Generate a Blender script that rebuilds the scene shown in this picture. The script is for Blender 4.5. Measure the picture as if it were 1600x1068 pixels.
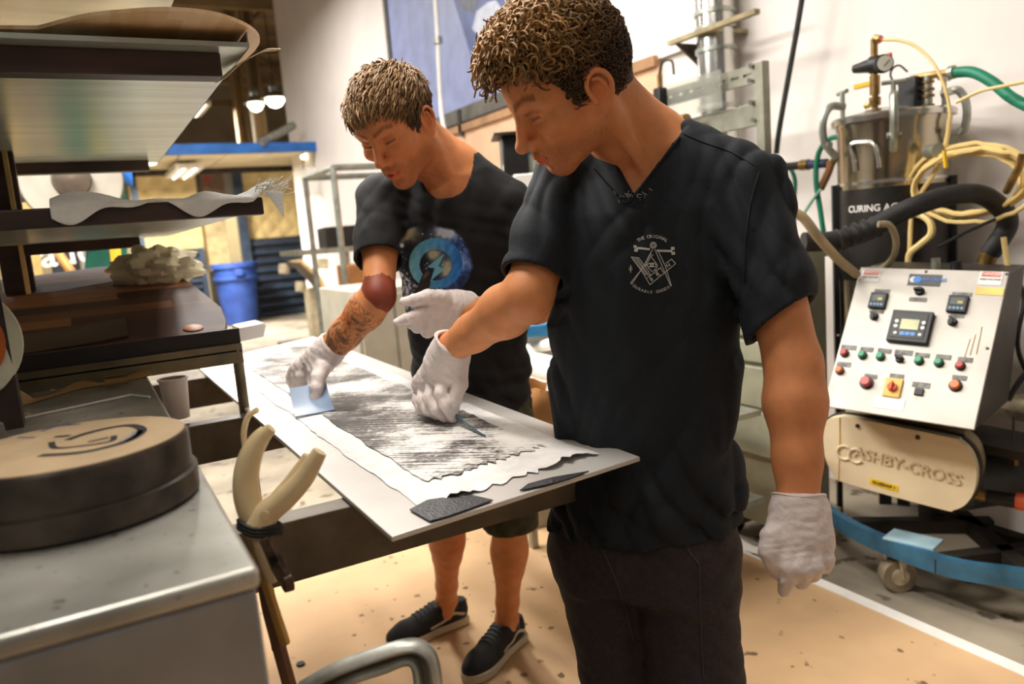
import bpy, bmesh, math, random
import numpy as np
from mathutils import Vector, Matrix, Euler
from mathutils.bvhtree import BVHTree

# ------------------------------------------------------------------ camera
W, H, FPX = 1600.0, 1068.0, 1200.0
CAM_H = 1.36
YAW, PITCH, ROLL = math.radians(28.6), math.radians(8.5), math.radians(4.6)
# world: +Y runs along the right-hand wall away from the viewer, +X points at that wall
fw = np.array([math.sin(YAW)*math.cos(PITCH), math.cos(YAW)*math.cos(PITCH), -math.sin(PITCH)])
rt0 = np.array([math.cos(YAW), -math.sin(YAW), 0.0])
up0 = np.cross(rt0, fw)
# image 'down' (gravity) leans to the right of the frame
rt = rt0*math.cos(ROLL) - up0*math.sin(ROLL)
up = up0*math.cos(ROLL) + rt0*math.sin(ROLL)
CAM = np.array([0.0, 0.0, CAM_H])
def P(px, py, d):
    """photo pixel + distance along the lens axis -> world point"""
    return CAM + d*(fw + rt*(px-W/2)/FPX - up*(py-H/2)/FPX)
def ray(px, py):
    return fw + rt*(px-W/2)/FPX - up*(py-H/2)/FPX
def on_z(px, py, z):
    r = ray(px, py); return CAM + r*((z-CAM_H)/r[2])
def on_x(px, py, x):
    r = ray(px, py); return CAM + r*(x/r[0])
def on_y(px, py, y):
    r = ray(px, py); return CAM + r*(y/r[1])
def pix(p):
    q = np.asarray(p, float)-CAM; d = q@fw
    return (W/2+FPX*(q@rt)/d, H/2-FPX*(q@up)/d, d)

# ------------------------------------------------------------------ scene, world, lights
for o in list(bpy.data.objects): bpy.data.objects.remove(o)
scene = bpy.context.scene
COL = scene.collection
cd = bpy.data.cameras.new('camera'); cam = bpy.data.objects.new('camera', cd); COL.objects.link(cam)
cd.sensor_width = 36.0; cd.sensor_fit = 'HORIZONTAL'; cd.lens = 36.0*FPX/W
cd.clip_start = 0.02; cd.clip_end = 200
cd.dof.use_dof = True; cd.dof.focus_distance = 1.42; cd.dof.aperture_fstop = 3.4
cam.matrix_world = Matrix(((rt[0], up[0], -fw[0], CAM[0]), (rt[1], up[1], -fw[1], CAM[1]), (rt[2], up[2], -fw[2], CAM[2]), (0, 0, 0, 1)))
scene.camera = cam
scene.view_settings.view_transform = 'Standard'; scene.view_settings.look = 'None'
scene.view_settings.gamma = 1.0; scene.view_settings.use_curve_mapping = False
scene.view_settings.exposure = -0.05
world = bpy.data.worlds.new('hall_air'); scene.world = world; world.use_nodes = True
world.node_tree.nodes['Background'].inputs[0].default_value = (1.0, .95, .90, 1)
world.node_tree.nodes['Background'].inputs[1].default_value = 0.16
def area(name, loc, sx, sy, watts, target=None, col=(1, .955, .90)):
    l = bpy.data.lights.new(name, 'AREA'); l.shape = 'RECTANGLE'; l.size = sx; l.size_y = sy; l.energy = watts; l.color = col
    o = bpy.data.objects.new(name, l); COL.objects.link(o); o.location = loc
    d = Vector(target or (loc[0], loc[1], 0))-Vector(loc)
    o.rotation_euler = d.to_track_quat('-Z', 'Y').to_euler()
    return o
LAMPS = [(-0.7, 3.7, 3.3, 235), (0.9, 4.6, 3.9, 110), (1.4, 2.8, 3.9, 40), (-0.9, -0.5, 3.4, 12), (1.2, 8.5, 4.3, 140), (-1.5, 9.5, 4.3, 110), (1.6, 13.2, 2.55, 330), (1.6, -1.2, 3.9, 4), (2.6, 18.0, 4.3, 420), (0.2, 1.7, 3.5, 72)]  # front and rear fill, far-hall and near-board lamps are added to brighten
for i, (x, y, z, w) in enumerate(LAMPS):
    area('ceiling_lamp_light', (x, y, z), .35, 1.5, w)

# ------------------------------------------------------------------ helpers
def lin(c):
    return tuple(((v/255)/12.92 if v/255 <= .04045 else ((v/255+.055)/1.055)**2.4) for v in c[:3])
MATS = {}
def nd(nt, typ, **kw):
    n = nt.nodes.new(typ)
    for k, v in kw.items(): setattr(n, k, v)
    return n
def M(name, c, rough=.6, metal=0., var=.12, scale=9., bump=0., bscale=80., c2=None, speck=None, stretch=None, spec=None, emit=None, detail=4., coord='Object', trans=0., alpha=None, ior=None, vcol=False, sss=0., sheen=0.):
    if name in MATS: return MATS[name]
    m = bpy.data.materials.new(name); m.use_nodes = True; nt = m.node_tree; b = nt.nodes['Principled BSDF']
    L = nt.links.new
    b.inputs['Roughness'].default_value = rough; b.inputs['Metallic'].default_value = metal
    if spec is not None: b.inputs['Specular IOR Level'].default_value = spec
    if trans: b.inputs['Transmission Weight'].default_value = trans
    if alpha is not None: b.inputs['Alpha'].default_value = alpha
    if sss:
        b.inputs['Subsurface Weight'].default_value = sss; b.inputs['Subsurface Radius'].default_value = (.010, .004, .002); b.inputs['Subsurface Scale'].default_value = 1.0
    if sheen: b.inputs['Sheen Weight'].default_value = sheen
    tc = nd(nt, 'ShaderNodeTexCoord'); mp = nd(nt, 'ShaderNodeMapping'); L(tc.outputs[coord], mp.inputs[0])
    if stretch: mp.inputs['Scale'].default_value = stretch
    n1 = nd(nt, 'ShaderNodeTexNoise'); n1.inputs['Scale'].default_value = scale; n1.inputs['Detail'].default_value = detail; L(mp.outputs[0], n1.inputs['Vector'])
    base = lin(c); alt = lin(c2) if c2 else tuple(v*(1-2.2*var) for v in base)
    if not c2: base = tuple(min(1, v*(1+var)) for v in base)
    rp = nd(nt, 'ShaderNodeMapRange'); rp.inputs[1].default_value = .36; rp.inputs[2].default_value = .66; L(n1.outputs[0], rp.inputs[0])
    mx = nd(nt, 'ShaderNodeMix', data_type='RGBA'); mx.inputs[6].default_value = (*base, 1); mx.inputs[7].default_value = (*alt, 1); L(rp.outputs[0], mx.inputs[0])
    out = mx.outputs[2]
    if vcol:
        at = nd(nt, 'ShaderNodeVertexColor', layer_name='Col')
        m2 = nd(nt, 'ShaderNodeMix', data_type='RGBA', blend_type='MULTIPLY'); m2.inputs[0].default_value = 1
        L(out, m2.inputs[6]); L(at.outputs[0], m2.inputs[7]); out = m2.outputs[2]
    if speck:
        sc, lo, col = speck
        n2 = nd(nt, 'ShaderNodeTexNoise'); n2.inputs['Scale'].default_value = sc; n2.inputs['Detail'].default_value = 3; L(mp.outputs[0], n2.inputs['Vector'])
        r2 = nd(nt, 'ShaderNodeMapRange'); r2.inputs[1].default_value = lo; r2.inputs[2].default_value = lo+.05; L(n2.outputs[0], r2.inputs[0])
        m2 = nd(nt, 'ShaderNodeMix', data_type='RGBA'); L(r2.outputs[0], m2.inputs[0]); L(out, m2.inputs[6]); m2.inputs[7].default_value = (*lin(col), 1); out = m2.outputs[2]
    L(out, b.inputs['Base Color'])
    if bump:
        n3 = nd(nt, 'ShaderNodeTexNoise'); n3.inputs['Scale'].default_value = bscale; n3.inputs['Detail'].default_value = 3; L(mp.outputs[0], n3.inputs['Vector'])
        bp = nd(nt, 'ShaderNodeBump'); bp.inputs['Strength'].default_value = bump; bp.inputs['Distance'].default_value = .01; L(n3.outputs[0], bp.inputs['Height']); L(bp.outputs[0], b.inputs['Normal'])
    if emit:
        b.inputs['Emission Color'].default_value = (*lin(emit[0]), 1); b.inputs['Emission Strength'].default_value = emit[1]
    MATS[name] = m; return m

ORG = {}
def tag(o, label, cat, group=None):
    o['label'] = label; o['category'] = cat
    if group: o['group'] = group
    return o
def thing(name, label, cat, loc=(0, 0, 0), group=None):
    o = bpy.data.objects.new(name, None); COL.objects.link(o); o.location = tuple(float(v) for v in loc); o.empty_display_size = .1
    ORG[o.name] = np.array(loc, float); return tag(o, label, cat, group)
def link_mesh(name, me, mat, parent=None):
    o = bpy.data.objects.new(name, me); COL.objects.link(o)
    if mat is not None: me.materials.append(mat)
    if parent is not None:
        o.parent = parent; ORG[o.name] = ORG[parent.name]
    return o
def mesh_np(name, V, F, mat, parent=None, smooth=True, angle=None, cols=None):
    """V (n,3) world coordinates, F list/array of faces"""
    V = np.asarray(V, float)
    if parent is not None: off = ORG[parent.name]
    else: off = np.array([(V[:, 0].min()+V[:, 0].max())/2, (V[:, 1].min()+V[:, 1].max())/2, V[:, 2].min()])
    me = bpy.data.meshes.new(name)
    if isinstance(F, np.ndarray):
        n = F.shape[1]; me.vertices.add(len(V)); me.vertices.foreach_set('co', (V-off).astype(np.float32).ravel())
        me.loops.add(F.size); me.loops.foreach_set('vertex_index', F.astype(np.int32).ravel())
        me.polygons.add(len(F)); me.polygons.foreach_set('loop_start', np.arange(0, F.size, n, dtype=np.int32))
        me.update(calc_edges=True); me.validate()
    else:
        me.from_pydata((V-off).tolist(), [], F); me.update()
    if smooth:
        me.polygons.foreach_set('use_smooth', np.ones(len(me.polygons), bool))
        if angle: me.set_sharp_from_angle(angle=math.radians(angle))
    if cols is not None:
        a = me.color_attributes.new('Col', 'FLOAT_COLOR', 'POINT')
        c4 = np.ones((len(V), 4), np.float32); c4[:, :3] = cols; a.data.foreach_set('color', c4.ravel())
    o = link_mesh(name, me, mat, parent)
    if parent is None:
        o.location = tuple(off); ORG[o.name] = off
    return o
def nrm(v):
    v = np.asarray(v, float); return v/max(1e-9, np.linalg.norm(v))
def frame(z, hint=(0, 0, 1)):
    z = nrm(z); h = np.asarray(hint, float)
    if abs(nrm(h)@z) > .98: h = np.array([1., 0, 0])
    x = nrm(np.cross(h, z)); return x, np.cross(z, x), z
def rotm(rx=0, ry=0, rz=0):
    return np.array(Euler((math.radians(rx), math.radians(ry), math.radians(rz))).to_matrix())
def spline(pts, n=8):
    """catmull-rom through the points"""
    p = [np.asarray(q, float) for q in pts]
    if len(p) < 3: return p
    p = [2*p[0]-p[1]]+p+[2*p[-1]-p[-2]]; out = []
    for i in range(1, len(p)-2):
        for k in range(n):
            t = k/n; a, b, c, d = p[i-1:i+3]
            out.append(.5*((2*b)+(-a+c)*t+(2*a-5*b+4*c-d)*t*t+(-a+3*b-3*c+d)*t**3))
    return out+[p[-2]]
class MB:
    def __init__(s): s.v = []; s.f = []
    def add(s, V, F):
        o = len(s.v); s.v += [tuple(map(float, p)) for p in V]; s.f += [tuple(i+o for i in f) for f in F]; return s
    def hexa(s, p8): return s.add(p8, [(0, 3, 2, 1), (4, 5, 6, 7), (0, 1, 5, 4), (1, 2, 6, 5), (2, 3, 7, 6), (3, 0, 4, 7)])
    def ab(s, a, b):
        x0, y0, z0 = np.minimum(a, b); x1, y1, z1 = np.maximum(a, b)
        return s.hexa([(x0, y0, z0), (x1, y0, z0), (x1, y1, z0), (x0, y1, z0), (x0, y0, z1), (x1, y0, z1), (x1, y1, z1), (x0, y1, z1)])
    def box(s, c, size, R=None):
        R = np.eye(3) if R is None else R; h = np.array(size)/2
        pts = [np.array(c)+R@(h*np.array(k)) for k in ((-1, -1, -1), (1, -1, -1), (1, 1, -1), (-1, 1, -1), (-1, -1, 1), (1, -1, 1), (1, 1, 1), (-1, 1, 1))]
        return s.hexa(pts)
    def prism(s, poly, ext):
        n = len(poly); A = [np.asarray(p, float) for p in poly]; B = [p+np.asarray(ext) for p in A]
        return s.add(A+B, [tuple(range(n))[::-1], tuple(range(n, 2*n))]+[(i, (i+1) % n, n+(i+1) % n, n+i) for i in range(n)])
    def tube(s, pts, r, n=10, closed=False, caps=True, sq=1.0, hint=(0, 0, 1)):
        pts = [np.asarray(p, float) for p in pts]; m = len(pts)
        rs = list(r) if hasattr(r, '__len__') else [r]*m
        V = []; prev = None
        for i in range(m):
            t = nrm(pts[(i+1) % m]-pts[i-1] if closed else pts[min(i+1, m-1)]-pts[max(i-1, 0)])
            if prev is None: x, y, _ = frame(t, hint)
            else:
                x = nrm(prev-t*(prev@t)); y = np.cross(t, x)
            prev = x
            for k in range(n):
                a = 2*math.pi*k/n; V.append(pts[i]+rs[i]*(x*math.cos(a)+y*math.sin(a)*sq))
        F = [(i*n+k, i*n+(k+1) % n, ((i+1) % m)*n+(k+1) % n, ((i+1) % m)*n+k) for i in range(m if closed else m-1) for k in range(n)]
        if caps and not closed: F += [tuple(range(n))[::-1], tuple(range((m-1)*n, m*n))]
        return s.add(V, F)
    def cyl(s, a, b, r, n=20, r2=None): return s.tube([a, b], [r, r if r2 is None else r2], n)
    def lathe(s, prof, c, axis=(0, 0, 1), n=32, hint=(1, 0, 0)):
        x, y, z = frame(axis, hint); c = np.asarray(c, float); V = []
        for (r, h) in prof:
            for k in range(n):
                a = 2*math.pi*k/n; V.append(c+z*h+r*(x*math.cos(a)+y*math.sin(a)))
        m = len(prof)
        F = [(i*n+k, i*n+(k+1) % n, (i+1)*n+(k+1) % n, (i+1)*n+k) for i in range(m-1) for k in range(n)]
        F += [tuple(range(n))[::-1], tuple(range((m-1)*n, m*n))]
        return s.add(V, F)
    def grid(s, fn, nu, nv):
        V = [fn(i/nu, j/nv) for i in range(nu+1) for j in range(nv+1)]
        return s.add(V, [(i*(nv+1)+j, (i+1)*(nv+1)+j, (i+1)*(nv+1)+j+1, i*(nv+1)+j+1) for i in range(nu) for j in range(nv)])
    def sheet(s, fn, nu, nv, th):
        """closed thin sheet: fn(u,v)->point, thickness th along the local normal"""
        G = np.array([[fn(i/nu, j/nv) for j in range(nv+1)] for i in range(nu+1)], float)
        du = np.gradient(G, axis=0); dv = np.gradient(G, axis=1); N = np.cross(du, dv); N /= np.maximum(1e-12, np.linalg.norm(N, axis=2, keepdims=True))
        A = (G+N*th/2).reshape(-1, 3); B = (G-N*th/2).reshape(-1, 3); k = len(A); w = nv+1
        F = [(i*w+j, (i+1)*w+j, (i+1)*w+j+1, i*w+j+1) for i in range(nu) for j in range(nv)]
        F += [tuple(k+q for q in f[::-1]) for f in list(F)]
        rim = [i*w for i in range(nu+1)]+[nu*w+j for j in range(1, nv+1)]+[i*w+nv for i in range(nu-1, -1, -1)]+[j for j in range(nv-1, 0, -1)]
        F += [(rim[i], rim[(i+1) % len(rim)], k+rim[(i+1) % len(rim)], k+rim[i])[::-1] for i in range(len(rim))]
        return s.add(list(A)+list(B), F)
    def build(s, name, mat, parent=None, smooth=True, angle=38, bevel=0., struct=False, seg=2):
        o = mesh_np(name, s.v, s.f, mat, parent, smooth, angle)
        bm = bmesh.new(); bm.from_mesh(o.data); bmesh.ops.recalc_face_normals(bm, faces=bm.faces[:]); bm.to_mesh(o.data); bm.free()
        if bevel:
            md = o.modifiers.new('bevel', 'BEVEL'); md.width = bevel; md.segments = seg; md.limit_method = 'ANGLE'; md.angle_limit = math.radians(40)
        if struct: o['kind'] = 'structure'
        return o
def text_mesh(txt, size, thick=0.0, font_bold=False, spacing=1.0):
    """outline text as arrays (verts in a local XY plane, faces)"""
    cu = bpy.data.curves.new('lettering', 'FONT'); cu.body = txt; cu.size = size; cu.align_x = 'CENTER'; cu.align_y = 'CENTER'; cu.extrude = thick; cu.space_character = spacing
    if font_bold: cu.offset = size*.012
    cu.resolution_u = 3
    ob = bpy.data.objects.new('lettering', cu); COL.objects.link(ob)
    dg = bpy.context.evaluated_depsgraph_get(); me = bpy.data.meshes.new_from_object(ob.evaluated_get(dg))
    V = np.array([v.co[:] for v in me.vertices]) if len(me.vertices) else np.zeros((0, 3)); F = [tuple(p.vertices) for p in me.polygons]
    bpy.data.objects.remove(ob); bpy.data.curves.remove(cu); bpy.data.meshes.remove(me)
    return V, F
def text_on(txt, size, c, xdir, ydir, thick=.0006, bold=False, lift=.0008, spacing=1.0):
    V, F = text_mesh(txt, size, thick, bold, spacing); x = nrm(xdir); z = nrm(np.cross(x, ydir)); y = np.cross(z, x)
    mb = MB(); mb.add([np.asarray(c)+x*v[0]+y*v[1]+z*(v[2]+lift) for v in V], F); return mb

# ------------------------------------------------------------------ the hall
XW = 3.10            # inner face of the long white wall
m_floor = M('concrete', (158, 146, 126), .75, var=.22, scale=1.6, speck=(9, .60, (96, 84, 70)), bump=.15, bscale=30)
m_wall = M('white_paint', (240, 232, 226), .8, var=.02, scale=2)
m_brown = M('dim_ceiling', (150, 124, 88), .9, var=.2, scale=1.2)
m_far = M('far_plaster', (176, 160, 132), .9, var=.12, scale=.8)
m_hard = M('hardboard', (216, 178, 134), .7, var=.07, scale=2.2, speck=(11, .665, (120, 92, 66)), bump=.05, bscale=40)
m_galv = M('galvanised', (168, 170, 160), .38, .75, var=.12, scale=14, bump=.03)
m_steel = M('stainless', (205, 203, 196), .22, .95, var=.1, scale=5, stretch=(1, 1, .2))
m_dsteel = M('dark_steel', (70, 62, 54), .5, .5, var=.2, scale=12)
m_black = M('black_plastic', (22, 22, 23), .45, var=.2)
m_rubber = M('black_rubber', (30, 28, 27), .6, var=.25, scale=20, bump=.1)
m_white = M('white_plastic', (238, 234, 228), .45, var=.03)
m_brass = M('brass', (150, 120, 70), .35, .8, var=.2, scale=30)
m_blue = M('blue_paint', (28, 98, 176), .45, var=.12, scale=6)
m_kraft = M('kraft', (196, 158, 104), .8, var=.12, scale=6, bump=.05)
m_paper = M('white_paper', (242, 238, 230), .85, var=.03, bump=.04, bscale=25)
MB().ab((-9, -4, -.1), (9, 26, 0)).build('floor', m_floor, smooth=False, struct=True)
MB().ab((XW, -4, 0), (XW+.25, 12.4, 6.4)).build('wall_right', m_wall, smooth=False, struct=True)
MB().ab((-9, 24, 0), (9, 24.2, 6.4)).build('wall_back', m_far, smooth=False, struct=True)
MB().ab((-9, -4, 6.4), (9, 24.2, 6.55)).build('ceiling', m_brown, smooth=False, struct=True)
# roof trusses and columns far behind
for i, y in enumerate((13.5, 16.5, 19.5, 22.5)):
    t = thing('roof_truss', ['brown roof truss closest to the white wall end', 'brown roof truss second from the white wall end', 'brown roof truss third from the white wall end', 'farthest brown roof truss under the dim ceiling'][i], 'truss', (3, y, 5.2), 'roof trusses')
    MB().ab((-6, y-.06, 5.2), (8, y+.06, 5.36)).build('bottom_chord', m_brown, t, smooth=False)
    MB().ab((-6, y-.06, 6.1), (8, y+.06, 6.25)).build('top_chord', m_brown, t, smooth=False)
    for k in range(14):
        x = -6+k; a = (x, y, 5.3 if k % 2 else 6.15); b = (x+1, y, 6.15 if k % 2 else 5.3)
        MB().tube([a, b], .045, 4).build('web_bar', m_brown, t, smooth=False)
for i, (px, y) in enumerate(((392, 17.5), (418, 16.2))):
    b = on_y(px, 300, y)
    t = thing('roof_column', ['slim brown column left of the pair behind the white wall end', 'slim brown column nearest the white wall end'][i], 'column', (b[0], y, 0), 'hall columns')
    MB().ab((b[0]-.12, y-.12, 0), (b[0]-.06, y+.12, 6.3)).ab((b[0]+.06, y-.12, 0), (b[0]+.12, y+.12, 6.3)).build('flange', m_brown, t, smooth=False)
    MB().ab((b[0]-.06, y-.015, 0), (b[0]+.06, y+.015, 6.3)).build('web', m_brown, t, smooth=False)
    MB().ab((b[0]-.2, y-.2, 0), (b[0]+.2, y+.2, .04)).build('base_plate', m_dsteel, t, smooth=False)
# ceiling lamp fittings (each carries one of the lights above; some are added fill)
m_glow = M('lamp_glow', (255, 246, 225), .5, emit=((255, 238, 205), 5.0))
nm = ['over the tray rack', 'over the far end of the layup board', 'over the pump machine', 'added as front fill above the steel bench', 'over the middle of the hall', 'on the far left of the hall', 'under the booth canopy', 'added as faint fill behind the photographer', 'added deep in the far hall to brighten it', 'added right above the near end of the board to brighten it']
for i, (x, y, z, w) in enumerate(LAMPS):
    t = thing('ceiling_lamp', 'long white fluorescent ceiling lamp '+nm[i], 'lamp', (x, y, z+.03), 'ceiling lamps')
    MB().ab((x-.2, y-.78, z+.04), (x+.2, y+.78, z+.11)).build('housing', m_white, t, smooth=False)
    for s in (-.08, .08): MB().cyl((x+s, y-.74, z+.028), (x+s, y+.74, z+.028), .013, 8).build('tube', m_glow, t)
    for s in (-.6, .6): MB().cyl((x, y+s, z+.11), (x, y+s, 6.4 if z > 3 else z+.3), .006, 6).build('hanger', m_dsteel, t)
for i, (px, py, y, s) in enumerate(((399, 160, 15.5, .17), (429, 153, 14.6, .2))):
    p = on_y(px, py, y)
    t = thing('bay_lamp', ['small glowing bay lamp between the brown columns', 'brighter bay lamp beside the white wall end'][i], 'lamp', p, 'glowing bay lamps')
    MB().lathe([(.05, .26), (.08, .2), (.06, .12), (s*1.3, -.02), (s*1.25, -.02)], p).build('shade', m_galv, t)
    MB().lathe([(.02, .05), (s*.7, .02), (s*.85, -.05), (s*.5, -.14), (.02, -.17)], p, n=16).build('bulb', M('bay_glow', (255, 250, 235), .5, emit=((255, 242, 215), 14.)), t)
    MB().cyl(p+(0, 0, .26), (p[0], p[1], 6.4), .01, 6).build('hanger', m_dsteel, t)
# lower far wall pieces: pale partition band behind the truss view
MB().ab((-9, 21, 0), (9, 21.1, 2.7)).build('wall_partition', M('cream_partition', (214, 196, 150), .9, var=.1, scale=.7), smooth=False, struct=True)

def box_y(mb, px0, py0, px1, py1, y, dep):
    a = on_y(px0, py0, y); b = on_y(px1, py1, y)
    return mb.ab((a[0], y, a[2]), (b[0], y+dep, b[2]))
# ---- blue-topped booth with quilted curtains
YB = 15.6
m_quilt = M('quilted_cloth', (236, 206, 140), .85, var=.06, scale=3)
m_slat = M('slate_blue_metal', (58, 70, 86), .5, .3, var=.15)
def quilt(name, label, px0, py0, px1, py1, y):
    a = on_y(px0, py0, y); b = on_y(px1, py1, y); w = b[0]-a[0]; h = a[2]-b[2]
    def fn(u, v):
        x = a[0]+u*w; z = b[2]+v*h
        return (x, y-.035*abs(math.sin((x+z)*9))*abs(math.sin((x-z)*9))-.05*math.sin(x*3), z)
    return tag(MB().sheet(fn, 60, 60, .02).build(name, m_quilt, smooth=True, angle=None), label, 'curtain', 'quilted booth curtains')
quilt('quilted_curtain', 'yellow quilted curtain hanging left of the brown shelf post', 196, 268, 320, 392, YB)
quilt('quilted_curtain', 'large yellow quilted curtain behind the hanging white paper', 372, 256, 520, 384, YB)
def slats(label, px0, px1, py0, py1, y, n):
    a = on_y(px0, py0, y); b = on_y(px1, py1, y); t = thing('slat_panel', label, 'panel', ((a[0]+b[0])/2, y, b[2]), 'slate blue slatted panels'); h = (a[2]-b[2])/n
    for k in range(n):
        z = b[2]+k*h
        MB().prism([(a[0], y, z), (a[0], y-.08, z+h*.25), (a[0], y-.08, z+h*.6), (a[0], y, z+h*.85)], (b[0]-a[0], 0, 0)).build('slat', m_slat, t, smooth=False)
    MB().ab((a[0], y, b[2]-.1), (b[0], y+.03, a[2])).build('backing', m_dsteel, t, smooth=False)
    for x in (a[0], b[0]): MB().ab((x-.05, y-.1, 0), (x+.05, y+.02, a[2])).build('post', m_slat, t, smooth=False)
slats('dark slatted panel under the large yellow curtain', 386, 560, 374, 478, YB-.1, 9)
slats('short slatted panel showing left of the blue bin', 275, 322, 390, 452, YB-.1, 6)
# posts and shelf between the curtains
a = on_y(366, 262, YB-.2); tag(MB().ab((a[0]-.07, YB-.3, 0), (a[0]+.1, YB-.15, a[2]+.3)).build('booth_post', m_slat, smooth=False, bevel=.01), 'dark blue steel post beside the blue bin', 'post')
t = thing('brown_locker', 'brown metal locker standing between the yellow curtains', 'locker', (on_y(336, 300, YB)[0], YB, 0))
mb = MB(); box_y(mb, 312, 268, 356, 330, YB-.05, .5).build('upper_door', M('umber', (120, 92, 62), .6), t, smooth=False)
mb = MB(); box_y(mb, 318, 340, 362, 420, YB-.05, .5).build('lower_door', M('sand', (196, 172, 122), .6), t, smooth=False)
mb = MB(); a_ = on_y(310, 266, YB); b_ = on_y(363, 480, YB); mb.ab((a_[0], YB+.02, 0), (b_[0], YB+.5, a_[2])).build('body', m_dsteel, t, smooth=False)
mb = MB(); box_y(mb, 318, 276, 330, 286, YB-.08, .02).build('tag', M('red_tag', (150, 50, 40), .6), t, smooth=False)
# booth canopy : blue beam, sloping pale roof sheets, tube lamps
YC = 11.0
t = thing('booth_canopy', 'blue steel canopy beam with pale sloping roof sheets', 'canopy', (on_y(400, 230, YC)[0], YC, 2.6))
a = on_y(205, 236, YC); b = on_y(571, 222, YC)
MB().ab((a[0], YC-.06, a[2]-.06), (b[0], YC+.06, a[2]+.07)).build('beam', m_blue, t, smooth=False, bevel=.008)
MB().prism([(b[0]-.02, YC-.06, a[2]+.07), (b[0]+.3, YC-.06, a[2]-.4), (b[0]+.3, YC-.06, a[2]-.55), (b[0]-.22, YC-.06, a[2]-.06)], (0, .12, 0)).build('brace', m_blue, t, smooth=False)
zf = on_y(350, 262, YB-1)[2]
for i in range(5):
    x0 = a[0]+(b[0]-a[0])*i/5; x1 = a[0]+(b[0]-a[0])*(i+1)/5-.03
    MB().hexa([(x0, YC+.06, a[2]-.02), (x1, YC+.06, a[2]-.02), (x1+.2, YB-1, zf), (x0+.2, YB-1, zf), (x0, YC+.06, a[2]), (x1, YC+.06, a[2]), (x1+.2, YB-1, zf+.03), (x0+.2, YB-1, zf+.03)]).build('roof_sheet', M('pale_sheet', (226, 210, 168), .7, var=.08, scale=2), t, smooth=False)
MB().ab((a[0], YB-1.05, zf-.1), (b[0]+1.4, YB-.95, zf)).build('rear_beam', m_dsteel, t, smooth=False)
for x in (a[0]+.2, b[0]-.1): MB().ab((x-.05, YB-1.05, 0), (x+.05, YB-.95, zf)).build('post', m_slat, t, smooth=False)
for px, py in ((492, 243), (216, 258)):
    p = on_y(px, py, YC+.6)
    MB().tube([p+(-.22, -.12, -.03), p+(.22, .12, .05)], .035, 8).build('tube_lamp', m_glow, t)
# grey conveyor arm above the beam
a = on_y(408, 222, 10.9); b = on_y(458, 196, 11.4)
tag(MB().tube([a, b], .06, 6).build('roof_strut', m_galv), 'pale grey strut slanting up to the white wall end', 'strut')
# ---- blue bin
b = on_z(377, 500, 0)*.95; b[2] = 0; s = 95*pix(b)[2]/FPX
t = thing('waste_bin', 'tall blue plastic waste bin in front of the slatted panel', 'bin', b)
m_bin = M('bin_blue', (52, 82, 158), .5, var=.12, scale=4)
MB().lathe([(s*.26, .02), (s*.34, s*.93), (s*.37, s*.93), (s*.37, s), (s*.33, s), (s*.31, s*.9), (s*.24, .05)], b, n=24).build('body', m_bin, t, angle=50)
MB().lathe([(s*.345, s*.72), (s*.36, s*.74), (s*.36, s*.77), (s*.345, s*.78)], b, n=24).build('rib', m_bin, t)
MB().box(b+(.0, -s*.37, s*.85), (s*.12, s*.06, s*.1)).build('handle', m_bin, t, bevel=.01)
for q in ((-.2, -.1), (.2, -.1), (0, .2)): MB().cyl(b+(q[0]*s-.02, q[1]*s, .04), b+(q[0]*s+.02, q[1]*s, .04), .04, 10).build('caster', m_black, t)
# ---- shaping stand with a tilted deck
d = pix(on_z(497, 516, 0))[2]*.86; b = P(497, 516, d); b[2] = 0
def q(px, py, dd=0): return P(px, py, d+dd)
t = thing('shaping_stand', 'shaping stand holding a tilted dark deck near the slatted panel', 'stand', b)
MB().tube([q(452, 410), q(470, 415), q(495, 440), q(515, 475)], [.13*1, .2, .22, .1], 8, sq=.25).build('deck', M('deck_dark', (74, 60, 46), .5), t)
MB().tube([q(452, 412, -.05), q(470, 408, -.05), q(498, 434, -.05), q(520, 478, -.05)], .035, 8).build('rim', M('deck_rim', (216, 180, 120), .5), t)
MB().ab(q(482, 450)+(0, 0, 0), np.array([q(507, 515)[0], q(482, 450)[1]+.3, 0])).build('pedestal', M('stand_cream', (208, 192, 158), .6), t, bevel=.02)
MB().box((b[0], b[1]+.15, .03), (.9, .7, .06)).build('base', m_dsteel, t, bevel=.01)
for px, py in ((444, 418), (505, 410), (470, 446)): MB().cyl(q(px, py-6), q(px, py+9), .07, 10).build('peg', M('stand_cream', (0, 0, 0)), t)
# beige sheet ends and cable tray behind that stand
a = on_y(470, 400, 12.0)
t = thing('steel_trestle', 'pale steel trestle table right of the shaping stand', 'table', (on_y(520, 450, 7.5)[0], 7.5, 0))
a = on_y(455, 392, 7.5); c = on_y(545, 400, 7.5)
MB().ab((a[0], 7.2, a[2]-.05), (c[0]+.6, 8.0, a[2])).build('top', m_galv, t, smooth=False)
for x in (c[0]-.1, c[0]+.55): MB().ab((x-.03, 7.25, 0), (x+.03, 7.31, a[2]-.05)).build('leg', m_galv, t, smooth=False)
MB().box((c[0], 7.5, a[2]+.1), (.5, .3, .2)).build('tool_box', m_black, t, bevel=.01)
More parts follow.
